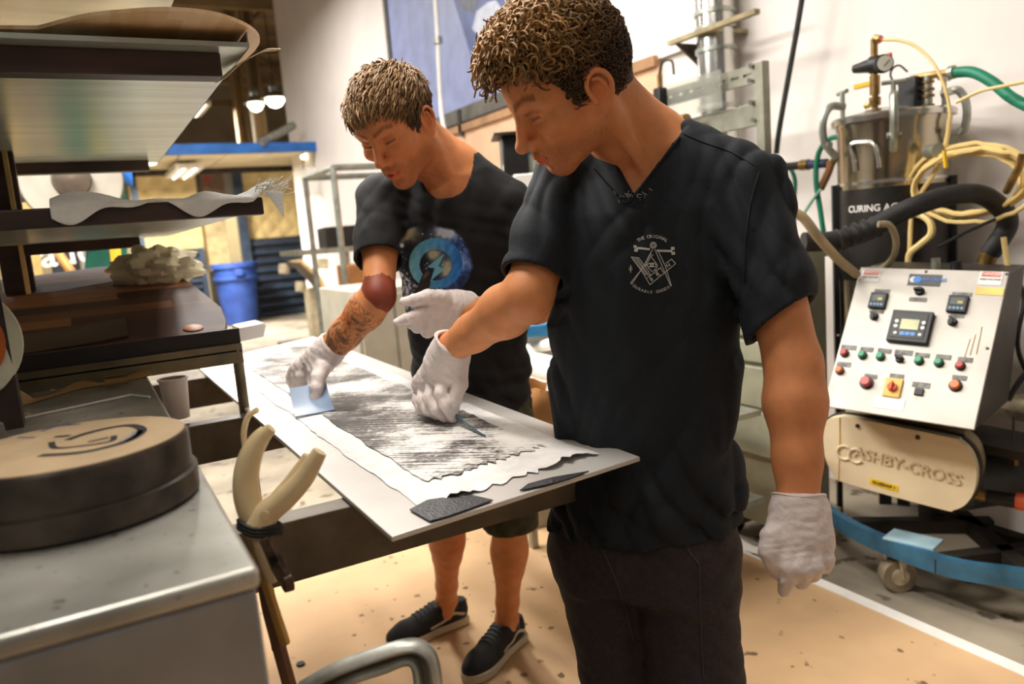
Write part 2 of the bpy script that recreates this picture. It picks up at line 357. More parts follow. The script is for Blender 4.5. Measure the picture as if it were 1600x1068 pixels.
# ---- steel frame with a hanging paper sheet
YF = 5.6
t = thing('scaffold_unit', 'tall pale steel frame standing left of the man in black', 'frame', (on_y(545, 400, YF)[0], YF, 0))
a = on_y(520, 262, YF); c = on_y(582, 240, YF)
for p0, p1 in (((a[0], YF, 0), (a[0], YF, a[2])), ((a[0], YF, a[2]), (c[0]+.5, YF, a[2]-.0)), ((c[0]+.5, YF, a[2]), (c[0]+.5, YF, 0)), ((a[0], YF+.8, 0), (a[0], YF+.8, a[2])), ((a[0], YF, a[2]), (a[0], YF+.8, a[2])), ((c[0]+.5, YF+.8, a[2]), (a[0], YF+.8, a[2])), ((c[0]+.5, YF+.8, a[2]), (c[0]+.5, YF+.8, 0)), ((c[0]+.5, YF, a[2]), (c[0]+.5, YF+.8, a[2]))):
    MB().tube([p0, p1], .024, 4).build('bar', m_galv, t, smooth=False)
for z in (.5, .95): MB().ab((a[0], YF, z), (c[0]+.5, YF+.8, z+.02)).build('shelf', m_galv, t, smooth=False)
MB().box((a[0]+.25, YF+.3, 1.07), (.35, .3, .2)).build('crate', M('crate_brown', (150, 96, 48), .7), t, bevel=.01)
a = on_y(472, 262, YC+.1); c = on_y(498, 305, YC+.1)
t = thing('paper_notice', 'white paper notice hanging before the yellow curtain', 'notice', (a[0], YC+.1, c[2]))
MB().sheet(lambda u, v: (a[0]+u*(c[0]-a[0]), YC+.1+.02*math.sin(u*5), c[2]+v*(a[2]-c[2])), 8, 8, .004).build('sheet', m_paper, t)
for x in (a[0]+.02, c[0]-.02): MB().tube([(x, YC+.1, a[2]-.02), (x, YC+.05, on_y(480, 228, YC)[2])], .006, 5).build('string', m_dsteel, t)
# ---- grey cabinet on wheels behind the tattooed arm
y = 3.5; a = on_y(552, 455, y); c = on_y(645, 575, y)
t = thing('grey_cart', 'pale grey sheet metal cart behind the tattooed forearm', 'cart', ((a[0]+c[0])/2, y+.3, 0))
m_pgrey = M('pale_grey', (172, 166, 150), .5, var=.05)
MB().ab((a[0], y, .12), (c[0]+.35, y+.6, a[2])).build('body', m_pgrey, t, smooth=False, bevel=.006)
x1 = on_y(617, 500, y)[0]
MB().ab((a[0]+.02, y-.015, .16), (x1-.008, y-.001, a[2]-.03)).build('door', m_pgrey, t, smooth=False, bevel=.003)
MB().ab((x1+.008, y-.015, .16), (c[0]+.33, y-.001, a[2]-.03)).build('door', m_pgrey, t, smooth=False, bevel=.003)
for x in (a[0]+.06, c[0]+.28):
    for yy in (.06, .54): MB().cyl((x-.02, y+yy, .06), (x+.02, y+yy, .06), .06, 14).build('caster', m_rubber, t)

# ------------------------------------------------------------------ on and along the white wall
def wx(px, py, x=XW): return on_x(px, py, x)
# poster : blue snow picture in a grey frame
a = wx(612, 0, XW-.04); bl = wx(620, 205, XW-.04); br = wx(785, 146, XW-.04)
y0, y1 = wx(800, 140, XW-.04)[1]-.9, wx(613, 100, XW-.04)[1]; zb = wx(742, 160, XW-.04)[2]; zt = 4.6
t = thing('wall_poster', 'large framed blue snow poster on the white wall', 'poster', (XW-.02, (y0+y1)/2, zb))
m_lav = M('poster_lavender', (150, 160, 202), .5, var=.06, scale=6)
m_navy = M('poster_blue', (72, 92, 152), .5, var=.2, scale=4)
MB().ab((XW-.03, y0, zb), (XW-.002, y1, zt)).build('backing', m_lav, t, smooth=False)
m_frame = M('poster_frame', (112, 108, 100), .5, .4)
fwid = .12
MB().ab((XW-.05, y0, zb-fwid), (XW-.002, y1, zb)).build('frame_rail', m_frame, t, smooth=False)
MB().ab((XW-.05, y1, zb-fwid), (XW-.002, y1+.08, zt)).build('frame_stile', m_frame, t, smooth=False)
MB().ab((XW-.05, y0-.08, zb-fwid), (XW-.002, y0, zt)).build('frame_stile', m_frame, t, smooth=False)
def poly_x(pxs, x, th, name, mat, par): MB().prism([wx(*p, x) for p in pxs], (-th, 0, 0)).build(name, mat, par, smooth=False)
xx = XW-.031
poly_x([(690, -60), (728, 60), (752, 143), (790, 130), (800, -60)], xx, .002, 'dark_slope', m_navy, t)
poly_x([(738, 45), (745, 18), (762, 4), (775, 0), (800, 40), (780, 70), (752, 60)], xx-.002, .002, 'snow_patch', M('poster_snow', (200, 208, 226), .5, var=.1), t)
poly_x([(712, -30), (722, 15), (740, 20), (760, -30)], xx-.002, .002, 'rock_patch', M('poster_rock', (78, 82, 104), .5, var=.2), t)
# tan panel under the poster
p0 = wx(694, 205, XW-.03); p1 = wx(790, 165, XW-.03)
t = thing('tan_panel', 'salmon tan panel board under the blue poster', 'panel', (XW, 5.5, .9))
m_tan = M('salmon_tan', (232, 188, 152), .7, var=.04)
ztp = zb-fwid-.08
for i in range(3):
    MB().ab((XW-.03, 3.6+i*1.3, .9), (XW-.002, 3.6+i*1.3+1.288, ztp)).build('board', m_tan, t, smooth=False)
MB().ab((XW-.06, 3.6, ztp), (XW-.002, 7.5, ztp+.06)).build('rail', M('tan_rail', (176, 134, 96), .7), t, smooth=False)
p = wx(719, 190, XW-.05); MB().ab((XW-.06, p[1]-.03, p[2]-.12), (XW-.03, p[1]+.03, p[2]+.1)).build('hook', m_dsteel, t, smooth=False)
# white hose hanging in front
pts = [wx(676, -60, 2.7), wx(683, 40, 2.7), wx(686, 110, 2.7), wx(690, 175, 2.7), wx(697, 210, 2.6), wx(714, 240, 2.5), wx(740, 300, 2.5)]
t = thing('white_hose', 'white air hose hanging in front of the blue poster', 'hose', pts[-1])
MB().tube(spline(pts), .018, 10).build('hose', m_white, t)
MB().cyl(wx(684, 58, 2.7), wx(685, 68, 2.7), .035, 12).build('coupling', m_galv, t)
# black machine head with a dial, right of the man's shoulder
c = P(803, 246, 3.4)
t = thing('test_machine', 'black instrument box with blue side and pale dial behind the shoulder', 'machine', c-(0, 0, .8))
R = rotm(0, 0, -25)
MB().box(c, (.11, .2, .17), R).build('housing', m_black, t, bevel=.008)
MB().box(c+R@np.array((-.01, -.02, .09)), (.16, .26, .012), R).build('top_plate', m_dsteel, t, bevel=.003)
for k in range(3): MB().box(P(795, 232+k*15, 3.33), (.05, .03, .024), R).build('display', M('display_grey', (200, 204, 200), .4), t, bevel=.002)
c2 = P(818, 250, 3.45); MB().box(c2+(.05, 0, -.02), (.1, .12, .16), R).build('blue_block', M('machine_blue', (84, 140, 168), .5), t, bevel=.01)
c3 = P(838, 255, 3.42); MB().lathe([(.001, -.01), (.045, -.01), (.05, 0), (.045, .012), (.03, .014), (.001, .014)], c3, axis=-fw).build('dial', M('dial_face', (196, 206, 186), .4), t)
MB().box(P(838, 300, 3.45), (.22, .25, .16), R).build('plinth', m_white, t, bevel=.01)
pb = P(820, 330, 3.45); MB().ab((pb[0]-.16, pb[1]-.14, 0), (pb[0]+.16, pb[1]+.14, pb[2])).build('stand', m_pgrey, t, bevel=.01)
# things between the two men : white rolls, brown paper bag, blue tray
for i, (p0, p1, r) in enumerate((((800, 560), (905, 590), .05), ((810, 590), (910, 625), .062), ((815, 548), (900, 528), .022))):
    a = P(*p0, 3.0); b = P(*p1, 2.6)
    t = thing('white_roll', ['upper white tube roll between the two men', 'thick lower white tube roll between the two men', 'thin pale tube slanting up between the two men'][i], 'roll', (a+b)/2, 'tubes between the two men')
    MB().tube([a, b], r, 18).build('tube', m_paper, t)
    MB().tube([a+(b-a)*.02, a-(b-a)*.004], r*.6, 14).build('core', m_kraft, t)
    MB().tube([b-(b-a)*.02, b+(b-a)*.004], r*.6, 14).build('core', m_kraft, t)
t = thing('low_rack', 'low steel rack carrying white rolls behind the men', 'rack', (P(860, 600, 2.8)[0], P(860, 600, 2.8)[1], 0))
c = P(860, 600, 2.85)
for z in (.32, P(850, 632, 2.62)[2]-.115): MB().ab((c[0]+(.04 if z < .4 else -.3), c[1]-.5, z), (c[0]+.55, c[1]+.35, z+.02)).build('shelf', m_galv, t, smooth=False)
for sx in (.06, .52):
    for sy in (-.28, .33): MB().ab((c[0]+sx-.015, c[1]+sy-.015, 0), (c[0]+sx+.015, c[1]+sy+.015, .66)).build('leg', m_galv, t, smooth=False)
c = P(850, 632, 2.62); random.seed(4)
def bag(u, v):
    a = u*2*math.pi; z = v; r = (.105+.01*math.sin(7*a+3*z)+.012*math.sin(3*a-6*z))*(1-.12*v)
    return c+np.array((r*1.25*math.cos(a), r*math.sin(a), -.09+.16*z+.012*math.sin(5*a)*v))
tag(MB().sheet(bag, 36, 8, .003).build('paper_bag', M('brown_bag', (178, 124, 70), .8, var=.12)), 'crumpled brown paper bag between the two men', 'bag')
c = P(868, 508, 2.9); tag(MB().box(c, (.3, .2, .05), R).build('blue_tray', M('tray_blue', (40, 120, 170), .5), bevel=.01), 'blue plastic tray edge between the two men', 'tray')
# duct column on the wall
x = XW-.14; a = wx(1132, -150, x); b = wx(1132, 420, x)
t = thing('silver_duct', 'shiny silver duct running up the white wall', 'duct', (x, b[1], 0))
MB().cyl((x, b[1], 0), (x, b[1], 6.3), .095, 28).build('pipe', m_steel, t)
for py in (15, 40, 75, 165):
    z = wx(1132, py, x)[2]; MB().lathe([(.096, -.012), (.104, -.01), (.104, .01), (.096, .012)], (x, b[1], z), n=28).build('strap', m_galv, t)
# bracket shelf crossing the duct
t = thing('bracket_shelf', 'narrow plywood bracket shelf fixed across the silver duct', 'shelf', wx(1110, 60, x-.16))
pts = [wx(1046, 74, x-.12), wx(1128, 38, x-.12)]
m_ply = M('ply_grey', (168, 152, 116), .7, var=.15, scale=12)
ya, yb2 = pts[0][1], pts[1][1]-.22; z = pts[1][2]-.01
MB().ab((x-.135, yb2, z), (x-.1, ya, z+.022)).build('plank', m_ply, t, smooth=False)
MB().ab((x-.1, ya-.3, z+.002), (XW-.003, ya-.26, z+.02)).build('tie_bar', m_ply, t, smooth=False)
MB().prism([(XW-.003, ya-.06, z), (x-.12, ya-.06, z), (XW-.003, ya-.06, z-.18)], (0, .02, 0)).build('bracket', m_dsteel, t, smooth=False)
# white curled board behind the shelf
yc = wx(1060, 30, XW-.02)
def wb(u, v):
    return (XW-.02-.05*u*u, yc[1]+.32-.64*u, z+.022+1.0*v)
tag(MB().sheet(wb, 12, 4, .012).build('white_board_sheet', m_white), 'bowed white sheet standing on the plywood bracket shelf', 'sheet')
# black cable down the wall
pts = [wx(1262, -60, 2.95), wx(1248, 30, 2.95), wx(1232, 120, 2.95), wx(1218, 200, 2.95), wx(1213, 240, 2.95)]
tag(MB().tube(spline(pts), .0125, 8).build('black_cable', m_rubber), 'black cable hanging down the white wall right of the duct', 'cable')
# air manifold with fittings
t = thing('air_manifold', 'black air pipe with brass fittings right of the steel frame', 'pipe', wx(1250, 260, 2.8))
XP = 2.8
MB().tube([wx(1213, 250, XP), wx(1216, 262, XP), wx(1252, 258, XP)], .018, 10).build('pipe', m_rubber, t)
MB().cyl(wx(1252, 258, XP), wx(1264, 257, XP), .024, 10).build('fitting', m_brass, t)
MB().cyl(wx(1264, 257, XP), wx(1292, 255, XP), .02, 10).build('valve', M('navy_fitting', (40, 46, 80), .4), t)
MB().tube([wx(1292, 256, XP), wx(1301, 254, XP), wx(1312, 236, XP)], .014, 8).build('elbow', m_brass, t)
MB().tube([wx(1300, 252, XP), wx(1294, 270, XP), wx(1282, 295, XP)], .016, 8).build('gun_hose', M('rust_hose', (140, 96, 60), .6), t)
m_green = M('green_hose', (22, 130, 98), .45, var=.1)
for i, (lab, pts, r) in enumerate((('short green air line hanging from the black air pipe', [(1216, 254), (1230, 258), (1242, 280), (1241, 322), (1244, 400), (1262, 440)], .009), ('green air line looping left of the steel tank', [(1315, 213), (1295, 218), (1279, 240), (1275, 280), (1282, 330), (1292, 400)], .011), ('thin pale green line slanting behind the black shirt', [(1282, 296), (1268, 315), (1255, 335)], .007))):
    tag(MB().tube(spline([wx(*q, XP-.02*i) for q in pts]), r, 8).build('green_hose', m_green if i < 2 else M('pale_green', (150, 206, 178), .5)), lab, 'hose', 'green air lines')
# ---- slotted steel frame (cart) behind the right-hand man
XF = 2.52
t = thing('slotted_frame', 'slotted galvanised steel frame behind the man in front', 'frame', (XF, 2.6, 0))
def fx(px, py): return on_x(px, py, XF)
tr = fx(1190, 96); tl = fx(1004, 150); yr, yl = tr[1], tl[1]; zt_ = tr[2]
m_fr = M('frame_galv', (150, 148, 132), .45, .55, var=.12, scale=10)
for y in (yr, yl): MB().ab((XF-.02, y-.022, 0), (XF+.02, y+.022, zt_)).build('post', m_fr, t, smooth=False, bevel=.003)
rail_b = fx(1186, 116)[2]
MB().ab((XF-.012, yr, rail_b-.03), (XF+.012, yl, rail_b)).build('rail', m_fr, t, smooth=False)
MB().ab((XF-.012, yr, zt_-.035), (XF+.012, yl, zt_-.005)).build('rail', m_fr, t, smooth=False)
ns = 11
for k in range(ns):
    y = yr+(yl-yr)*(k+.5)/ns; MB().ab((XF-.012, y-.012, rail_b), (XF+.012, y+.012, zt_-.035)).build('rung', m_fr, t, smooth=False)
z1 = fx(1186, 160)[2]; z0 = fx(1186, 196)[2]
MB().ab((XF-.01, yr, z0), (XF+.01, yl, z1)).build('cross_panel', m_fr, t, smooth=False, bevel=.003)
for px, py in ((1180, 103), (1178, 126), (1180, 160), (1184, 187)): MB().cyl(fx(px, py)+(-.03, 0, 0), fx(px, py)+(.0, 0, 0), .011, 8).build('bolt', m_steel, t)
for z in (.25, .55): MB().ab((XF-.015, yr, z-.02), (XF+.015, yl, z+.02)).build('lower_rail', m_fr, t, smooth=False)
MB().ab((XF-.25, yr-.02, .03), (XF+.25, yr+.02, .07)).build('foot', m_fr, t, smooth=False); MB().ab((XF-.25, yl-.02, .03), (XF+.25, yl+.02, .07)).build('foot', m_fr, t, smooth=False)
for y in (yr, yl):
    for sx in (-.23, .23): MB().cyl((XF+sx, y-.015, .03), (XF+sx, y+.015, .03), .03, 12).build('wheel', m_rubber, t)
# valve block, acrylic guard, orange knobs and hose on the frame
c = fx(1048, 165)+(-.06, 0, 0)
t = thing('valve_block', 'black valve block with orange knobs mounted on the slotted frame', 'valve', c)
MB().box(c, (.05, .045, .16)).build('body', m_black, t, bevel=.005)
MB().cyl(c+(0, 0, .08), c+(0, 0, .14), .012, 10).build('stem', m_brass, t)
MB().tube(spline([c+(0, 0, .14), c+(0, -.03, .19), c+(0, -.09, .18), c+(0, -.1, .12)]), .006, 6).build('bail', m_black, t)
for px, py in ((1032, 164), (1062, 156)): MB().lathe([(.001, -.012), (.016, -.012), (.019, 0), (.016, .014), (.001, .014)], fx(px, py)+(-.09, 0, 0), axis=(-1, 0, 0), n=14).build('knob', M('orange_knob', (222, 98, 40), .4), t)
MB().tube([fx(1065, 195)+(-.1, 0, 0), fx(1100, 188)+(-.1, 0, 0)], .03, 12).build('brass_union', m_brass, t)
MB().box(fx(1095, 150)+(-.04, 0, 0), (.004, .34, .16)).build('guard', M('acrylic', (236, 238, 230), .08, var=.02, trans=.85), t)
pts = [fx(1075, 205)+(-.1, 0, 0), fx(1120, 212)+(-.1, 0, 0), fx(1158, 230)+(-.12, 0, 0), fx(1178, 262)+(-.12, 0, 0), fx(1180, 320)+(-.1, 0, 0)]
tag(MB().tube(spline(pts), .038, 14).build('thick_hose', m_rubber), 'thick black hose bending down behind the navy shoulder', 'hose')
# hopper and grey drawers below
t = thing('drawer_cabinet', 'grey green metal drawer unit behind the hanging arm', 'cabinet', (2.3, 2.0, 0))
m_gg = M('grey_green', (150, 148, 126), .5, .2, var=.08)
a = on_x(1130, 430, 2.22); c = on_x(1214, 430, 2.22)
MB().ab((2.235, c[1], .1), (2.485, a[1]+.05, on_x(1185, 395, 2.22)[2])).build('body', m_gg, t, smooth=False, bevel=.004)
zs = [on_x(1185, q, 2.22)[2] for q in (400, 490, 530, 570, 640, 715)]
for k in range(5): MB().ab((2.215, c[1]+.01, zs[k+1]+.008), (2.233, a[1]+.04, zs[k]-.008)).build('drawer', m_gg, t, smooth=False, bevel=.006)
t = thing('steel_hopper', 'galvanised hopper with a pipe beside the navy sleeve', 'hopper', on_x(1250, 450, 2.55))
c = on_x(1245, 400, 2.6)
MB().lathe([(.02, -.28), (.04, -.28), (.1, -.03), (.105, .07), (.095, .07), (.09, -.02)], c, n=4).build('bowl', m_galv, t, smooth=False)
MB().tube([c+(0, 0, -.28), (c[0], c[1], .0)], .03, 10).build('stem', m_galv, t)

# ------------------------------------------------------------------ mixing machine : console, pump cover, ring base
def quad_depths(pts, d0):
    Rr = np.array([ray(*p) for p in pts]); A = np.stack([Rr[0], -Rr[1], Rr[2], -Rr[3]], 1)
    d = np.linalg.svd(A)[2][-1]; d = d/d[0]*d0
    return [CAM+d[i]*Rr[i] for i in range(4)]
Q = quad_depths([(1345, 417), (1577, 424), (1522, 671), (1286, 634)], 2.68)
eu = nrm(Q[1]-Q[0]); ev = nrm(Q[3]-Q[0]); ev = nrm(ev-eu*(ev@eu)); en = np.cross(eu, ev); en = en if en@fw < 0 else -en
def onplane(px, py, c=None, n=None):
    c = Q[0] if c is None else c; n = en if n is None else n
    r = ray(px, py); return CAM+r*(((c-CAM)@n)/(r@n))
mc = np.array((2.55, 1.5, 0))
m_pan = M('console_face', (184, 178, 168), .4, .25, var=.07, scale=5, speck=(7, .66, (176, 150, 112)))
m_side = M('console_side', (66, 62, 54), .5, .3, var=.15)
m_lab = M('engraved_label', (120, 118, 112), .5, var=.25, scale=60)
m_red = M('red_button', (196, 62, 56), .4); m_grn = M('green_button', (44, 158, 112), .4); m_org = M('orange_button', (238, 122, 60), .4)
t = thing('control_console', 'sloping grey control console with coloured push buttons', 'control panel', (mc[0], mc[1], Q[3][2]))
w_ = np.linalg.norm(Q[1]-Q[0]); h_ = np.linalg.norm(Q[3]-Q[0])
MB().prism([Q[0], Q[0]+eu*w_, Q[0]+eu*w_+ev*h_, Q[0]+ev*h_], -en*.008).build('face_plate', m_pan, t, smooth=False, bevel=.002)
xb = np.array((1, 0, 0)); back = 2.62
def prof(p, x): return np.array((x, p[1], p[2]))
yl_, yr_ = Q[0], Q[0]+eu*w_
A = [Q[0]-en*.008, Q[0]+eu*w_-en*.008, Q[0]+eu*w_+ev*h_-en*.008, Q[0]+ev*h_-en*.008]; B = [p+np.array((.26, .09, 0))*(1.0 if i < 2 else 1.9) for i, p in enumerate(A)]
B[2][2] = A[2][2]-.03; B[3][2] = A[3][2]-.03
MB().add(A+B, [(0, 1, 2, 3), (7, 6, 5, 4), (0, 4, 5, 1), (1, 5, 6, 2), (2, 6, 7, 3), (3, 7, 4, 0)]).build('housing', m_side, t, smooth=False, bevel=.004)
def plate(px0, py0, px1, py1, mat, name, th=.003, lift=0., par=None, skew=True):
    c = onplane((px0+px1)/2, (py0+py1)/2)
    w = np.linalg.norm(onplane(px1, (py0+py1)/2)-onplane(px0, (py0+py1)/2)); h = np.linalg.norm(onplane((px0+px1)/2, py1)-onplane((px0+px1)/2, py0))
    Rm = np.stack([eu, -ev, en], 1)
    return MB().box(c+en*(th/2+lift), (w, h, th), Rm).build(name, mat, par or t, smooth=False, bevel=min(.002, th*.3)), c, w, h
def z2(u, v): return 1240+u/4.444, 400+v/4.444     # coordinates read off a 4.44x enlargement
def button(u, v, r, mat, name='button', h=.018):
    c = onplane(*z2(u, v)); b = MB().lathe([(.001, 0), (r*1.3, 0), (r*1.3, .004), (r, .006), (r, h), (r*.85, h+.003), (.001, h+.003)], c, axis=en, n=18).build(name, mat, t)
    MB().lathe([(r*1.02, .001), (r*1.42, .001), (r*1.42, .005), (r*1.02, .006)], c, axis=en, n=18).build('bezel', m_black, b)
def lab(u0, v0, u1, v1, mat=None, name='legend_plate', th=.0015):
    return plate(*z2(u0, v0), *z2(u1, v1), mat or m_lab, name, th)
for (u, v, m) in ((355, 675, m_red), (480, 690, m_grn), (605, 700, m_grn), (872, 728, m_grn), (1010, 742, m_grn), (1158, 764, m_red), (322, 796, m_org)): button(u, v, .0105, m)
button(1125, 900, .0135, m_org); button(508, 880, .0155, M('pink_red', (206, 96, 92), .4), 'stop_button', .022)
for (u0, v0, u1, v1) in ((330, 618, 438, 650), (462, 632, 556, 664), (584, 642, 682, 676), (700, 652, 830, 688), (842, 672, 948, 704), (986, 684, 1096, 718), (1138, 702, 1246, 738), (300, 735, 400, 768), (490, 820, 582, 850), (668, 818, 768, 846), (822, 876, 950, 914), (1100, 828, 1204, 862), (560, 232, 670, 262), (1100, 252, 1240, 282), (802, 288, 926, 316), (540, 372, 628, 398), (1090, 400, 1186, 430)): lab(u0, v0, u1, v1)
def knob(u, v, r, name='selector_knob', ang=35, mat=None):
    c = onplane(*z2(u, v)); k = MB().lathe([(.001, 0), (r*1.25, 0), (r*1.2, .006), (r, .008), (r, .014), (.001, .014)], c, axis=en, n=18).build(name, mat or m_black, t)
    a = math.radians(ang); dx = eu*math.cos(a)+ev*math.sin(a); dy = np.cross(en, dx)
    MB().box(c+en*.018, (r*2.3, r*.7, .016), np.stack([dx, dy, en], 1)).build('grip', mat or m_black, k, bevel=.002)
knob(738, 716, .0105, ang=20); knob(560, 420, .0115, ang=50); knob(1104, 458, .0115, ang=60); knob(876, 245, .012, ang=0)
# panel meters
def meter(u0, v0, u1, v1):
    o, c, w, h = plate(*z2(u0, v0), *z2(u1, v1), m_black, 'panel_meter', .014)
    Rm = np.stack([eu, -ev, en], 1)
    MB().box(c+en*.0148+(-ev)*h*.12, (w*.7, h*.4, .001), Rm).build('screen', M('meter_screen', (64, 70, 66), .3), o, smooth=False)
    MB().box(c+en*.0152+(-ev)*h*.06+eu*w*.15, (w*.25, h*.14, .001), Rm).build('digits', M('meter_digits', (196, 190, 60), .4), o, smooth=False)
    for k in range(4): MB().box(c+en*.0155+ev*h*.3+eu*w*(-.3+.2*k), (w*.13, h*.13, .002), Rm).build('key', M('meter_key', (130, 176, 214), .4), o, smooth=False)
meter(532, 262, 648, 366); meter(1072, 282, 1210, 396)
o, c, w, h = plate(*z2(672, 395), *z2(958, 608), m_black, 'touch_controller', .02)
Rm = np.stack([eu, -ev, en], 1)
MB().box(c+en*.021, (w*.8, h*.78, .002), Rm).build('keypad', M('keypad_grey', (58, 60, 60), .5), o, smooth=False, bevel=.001)
MB().box(c+en*.0225-ev*h*.04, (w*.44, h*.32, .001), Rm).build('screen', M('lcd', (176, 176, 128), .3, emit=((176, 176, 120), .25)), o, smooth=False)
for k in range(3): MB().box(c+en*.0228+ev*h*.26+eu*w*.13*(k-1), (w*.11, h*.11, .002), Rm).build('key', M('key_blue', (70, 136, 204), .4), o, smooth=False)
for sx in (-.33, .33):
    for sy in (-.12, .04): MB().lathe([(.001, 0), (.006, 0), (.006, .002), (.001, .002)], c+en*.022+eu*w*sx+ev*h*sy, axis=en, n=12).build('round_key', m_white, o)
for sx in (-.3, .3): MB().lathe([(.001, 0), (.005, 0), (.005, .002), (.001, .002)], c+en*.022+eu*w*sx+ev*h*.26, axis=en, n=12).build('round_key', m_white, o)
# main switch, plates, stickers, scratches
o, c, w, h = plate(*z2(630, 852), *z2(752, 980), M('switch_yellow', (240, 196, 96), .5), 'main_switch_plate', .008)
MB().lathe([(.001, .008), (.015, .008), (.014, .018), (.001, .018)], c, axis=en, n=20).build('dial', M('switch_red', (226, 80, 34), .45), o)
MB().box(c+en*.022, (.008, .03, .012), Rm).build('handle', M('switch_red', (0, 0, 0)), o, bevel=.002)
plate(*z2(840, 920), *z2(904, 968), m_black, 'hour_counter', .008)
o, c, w, h = plate(*z2(795, 128), *z2(1025, 206), M('logo_plate', (66, 66, 70), .4), 'maker_plate', .002)
MB().lathe([(.0001, 0), (.011, 0), (.011, .001), (.0001, .001)], c+en*.002-eu*w*.34, axis=en, n=20).build('white_disc', m_white, o)
MB().lathe([(.006, 0), (.0125, 0), (.0125, .0015), (.006, .0015)], c+en*.002-eu*w*.22, axis=en, n=20).build('blue_disc', M('logo_blue', (56, 140, 220), .4), o)
text_on('ASHBY-CROSS', .0155, c+en*.0022+eu*w*.17-ev*.001, eu, -ev, bold=True).build('lettering', M('logo_blue', (0, 0, 0)), o, smooth=False)
for (u0, v0, u1, v1) in ((470, 100, 600, 178), (1286, 108, 1450, 200)):
    o, c, w, h = lab(u0, v0, u1, v1, m_white, 'danger_sticker')
    MB().box(c+en*.0018-ev*h*.28, (w*.82, h*.36, .0008), Rm).build('red_band', M('danger_red', (222, 92, 66), .5), o, smooth=False)
    text_on('DANGER', h*.3, c+en*.0024-ev*h*.28, eu, -ev, bold=True).build('lettering', m_white, o, smooth=False)
    text_on('HIGH VOLTAGE', h*.17, c+en*.0016+ev*h*.1, eu, -ev).build('lettering', M('ink', (60, 56, 54), .6), o, smooth=False)
lab(1262, 218, 1458, 270, M('sticker_yellow', (250, 206, 112), .5), 'yellow_sticker')
o, c, w, h = lab(560, 975, 772, 1062, m_white, 'taped_note')
for uu, v0, v1 in ((1208, 575, 700), (1245, 545, 690), (1290, 490, 680)):
    a = onplane(*z2(uu+18, v0)); b = onplane(*z2(uu-20, v1)); MB().tube([a+en*.0005, b+en*.0005], .0016, 4).build('drip', M('glue_drip', (206, 168, 104), .4), t)
for u, v in ((452, 125), (1480, 125), (310, 550), (1345, 640), (920, 108)): 
    c = onplane(*z2(u, v)); MB().lathe([(.001, 0), (.005, 0), (.004, .003), (.001, .003)], c, axis=en, n=8).build('screw', m_dsteel, t)
# fittings on the top edge of the console
for px, m, r, hh in ((1490, m_black, .018, .05), (1457, m_galv, .014, .06)):
    c = Q[0]+eu*np.linalg.norm(onplane(px, 418)-Q[0])-en*.05; MB().cyl(c, c+(0, 0, hh), r, 12).build('top_fitting', m, t)
# ---- pump cover
nh = nrm((en[0], en[1], 0)); pc = P(1405, 722, 2.56); ph = nrm(np.cross((0, 0, 1), nh)); ph = ph if ph@rt > 0 else -ph
def pcp(px, py): return onplane(px, py, pc, nh)
t = thing('pump_cover', 'cream stadium shaped pump cover with raised maker lettering', 'pump', (pc[0]+.1, pc[1], pc[2]-.1))
ctrl = [(1285, 690), (1283, 672), (1291, 657), (1308, 651), (1335, 653), (1480, 682), (1500, 690), (1517, 707), (1526, 735), (1523, 765), (1510, 787), (1490, 797), (1468, 795), (1322, 755), (1303, 742), (1290, 718)]
out = spline([pcp(*q) for q in ctrl]+[pcp(*ctrl[0])], 4)[:-1]
m_cream = M('cream_enamel', (232, 214, 178), .4, var=.05, scale=4, speck=(6, .68, (200, 168, 110)))
MB().prism(out, -nh*.035).build('cover', m_cream, t, angle=30, bevel=.006)
cen = np.mean(out, axis=0)
MB().prism([cen+(p-cen)*1.03-nh*.036 for p in out], -nh*.02).build('gasket', m_side, t, angle=30)
MB().prism([cen+(p-cen)*.97-nh*.057 for p in out], -nh*.1).build('gear_case', M('case_cream', (176, 158, 122), .5), t, angle=30)
xd = nrm(pcp(1480, 752)-pcp(1350, 716)); xd = nrm(xd-nh*(xd@nh)); yd = np.cross(nh, xd); yd = yd if yd[2] > 0 else -yd
m_emb = M('embossed_cream', (214, 196, 160), .4, var=.04)
V_, F_ = text_mesh('ASHBY-CROSS', .052, .003, True)
lc = pcp(1415, 727)
MB().add([lc+xd*v[0]+yd*v[1]+nh*(v[2]+.002) for v in V_], F_).build('lettering', m_emb, t, smooth=False)
for dx, a0, a1 in ((-.012, 40, 320), (.028, 40, 330)):
    c = pcp(1325, 708)+nh*.002+xd*dx
    MB().tube([c+.024*(xd*math.cos(math.radians(a))+yd*math.sin(math.radians(a))) for a in np.linspace(a0, a1, 24)], .005, 6).build('emblem', m_emb, t)
c = pcp(1381, 757); MB().box(c+nh*.001, (.09, .022, .0015), np.stack([xd, yd, nh], 1)).build('yellow_label', M('label_yellow', (250, 206, 20), .5), t, smooth=False)
text_on('GLUESHOP 1', .013, c+nh*.002, xd, yd, bold=True).build('lettering', M('ink', (0, 0, 0)), t, smooth=False)
for q in ((1340, 665), (1434, 683)): MB().lathe([(.001, 0), (.008, 0), (.006, .006), (.001, .006)], pcp(*q), axis=nh, n=10).build('bolt', m_dsteel, t)
for q in (((1312, 652), (1312, 700), (1310, 752)), ):
    MB().tube([pcp(*k)+nh*.001 for k in q], .002, 5).build('drip', M('glue_drip', (0, 0, 0)), t)
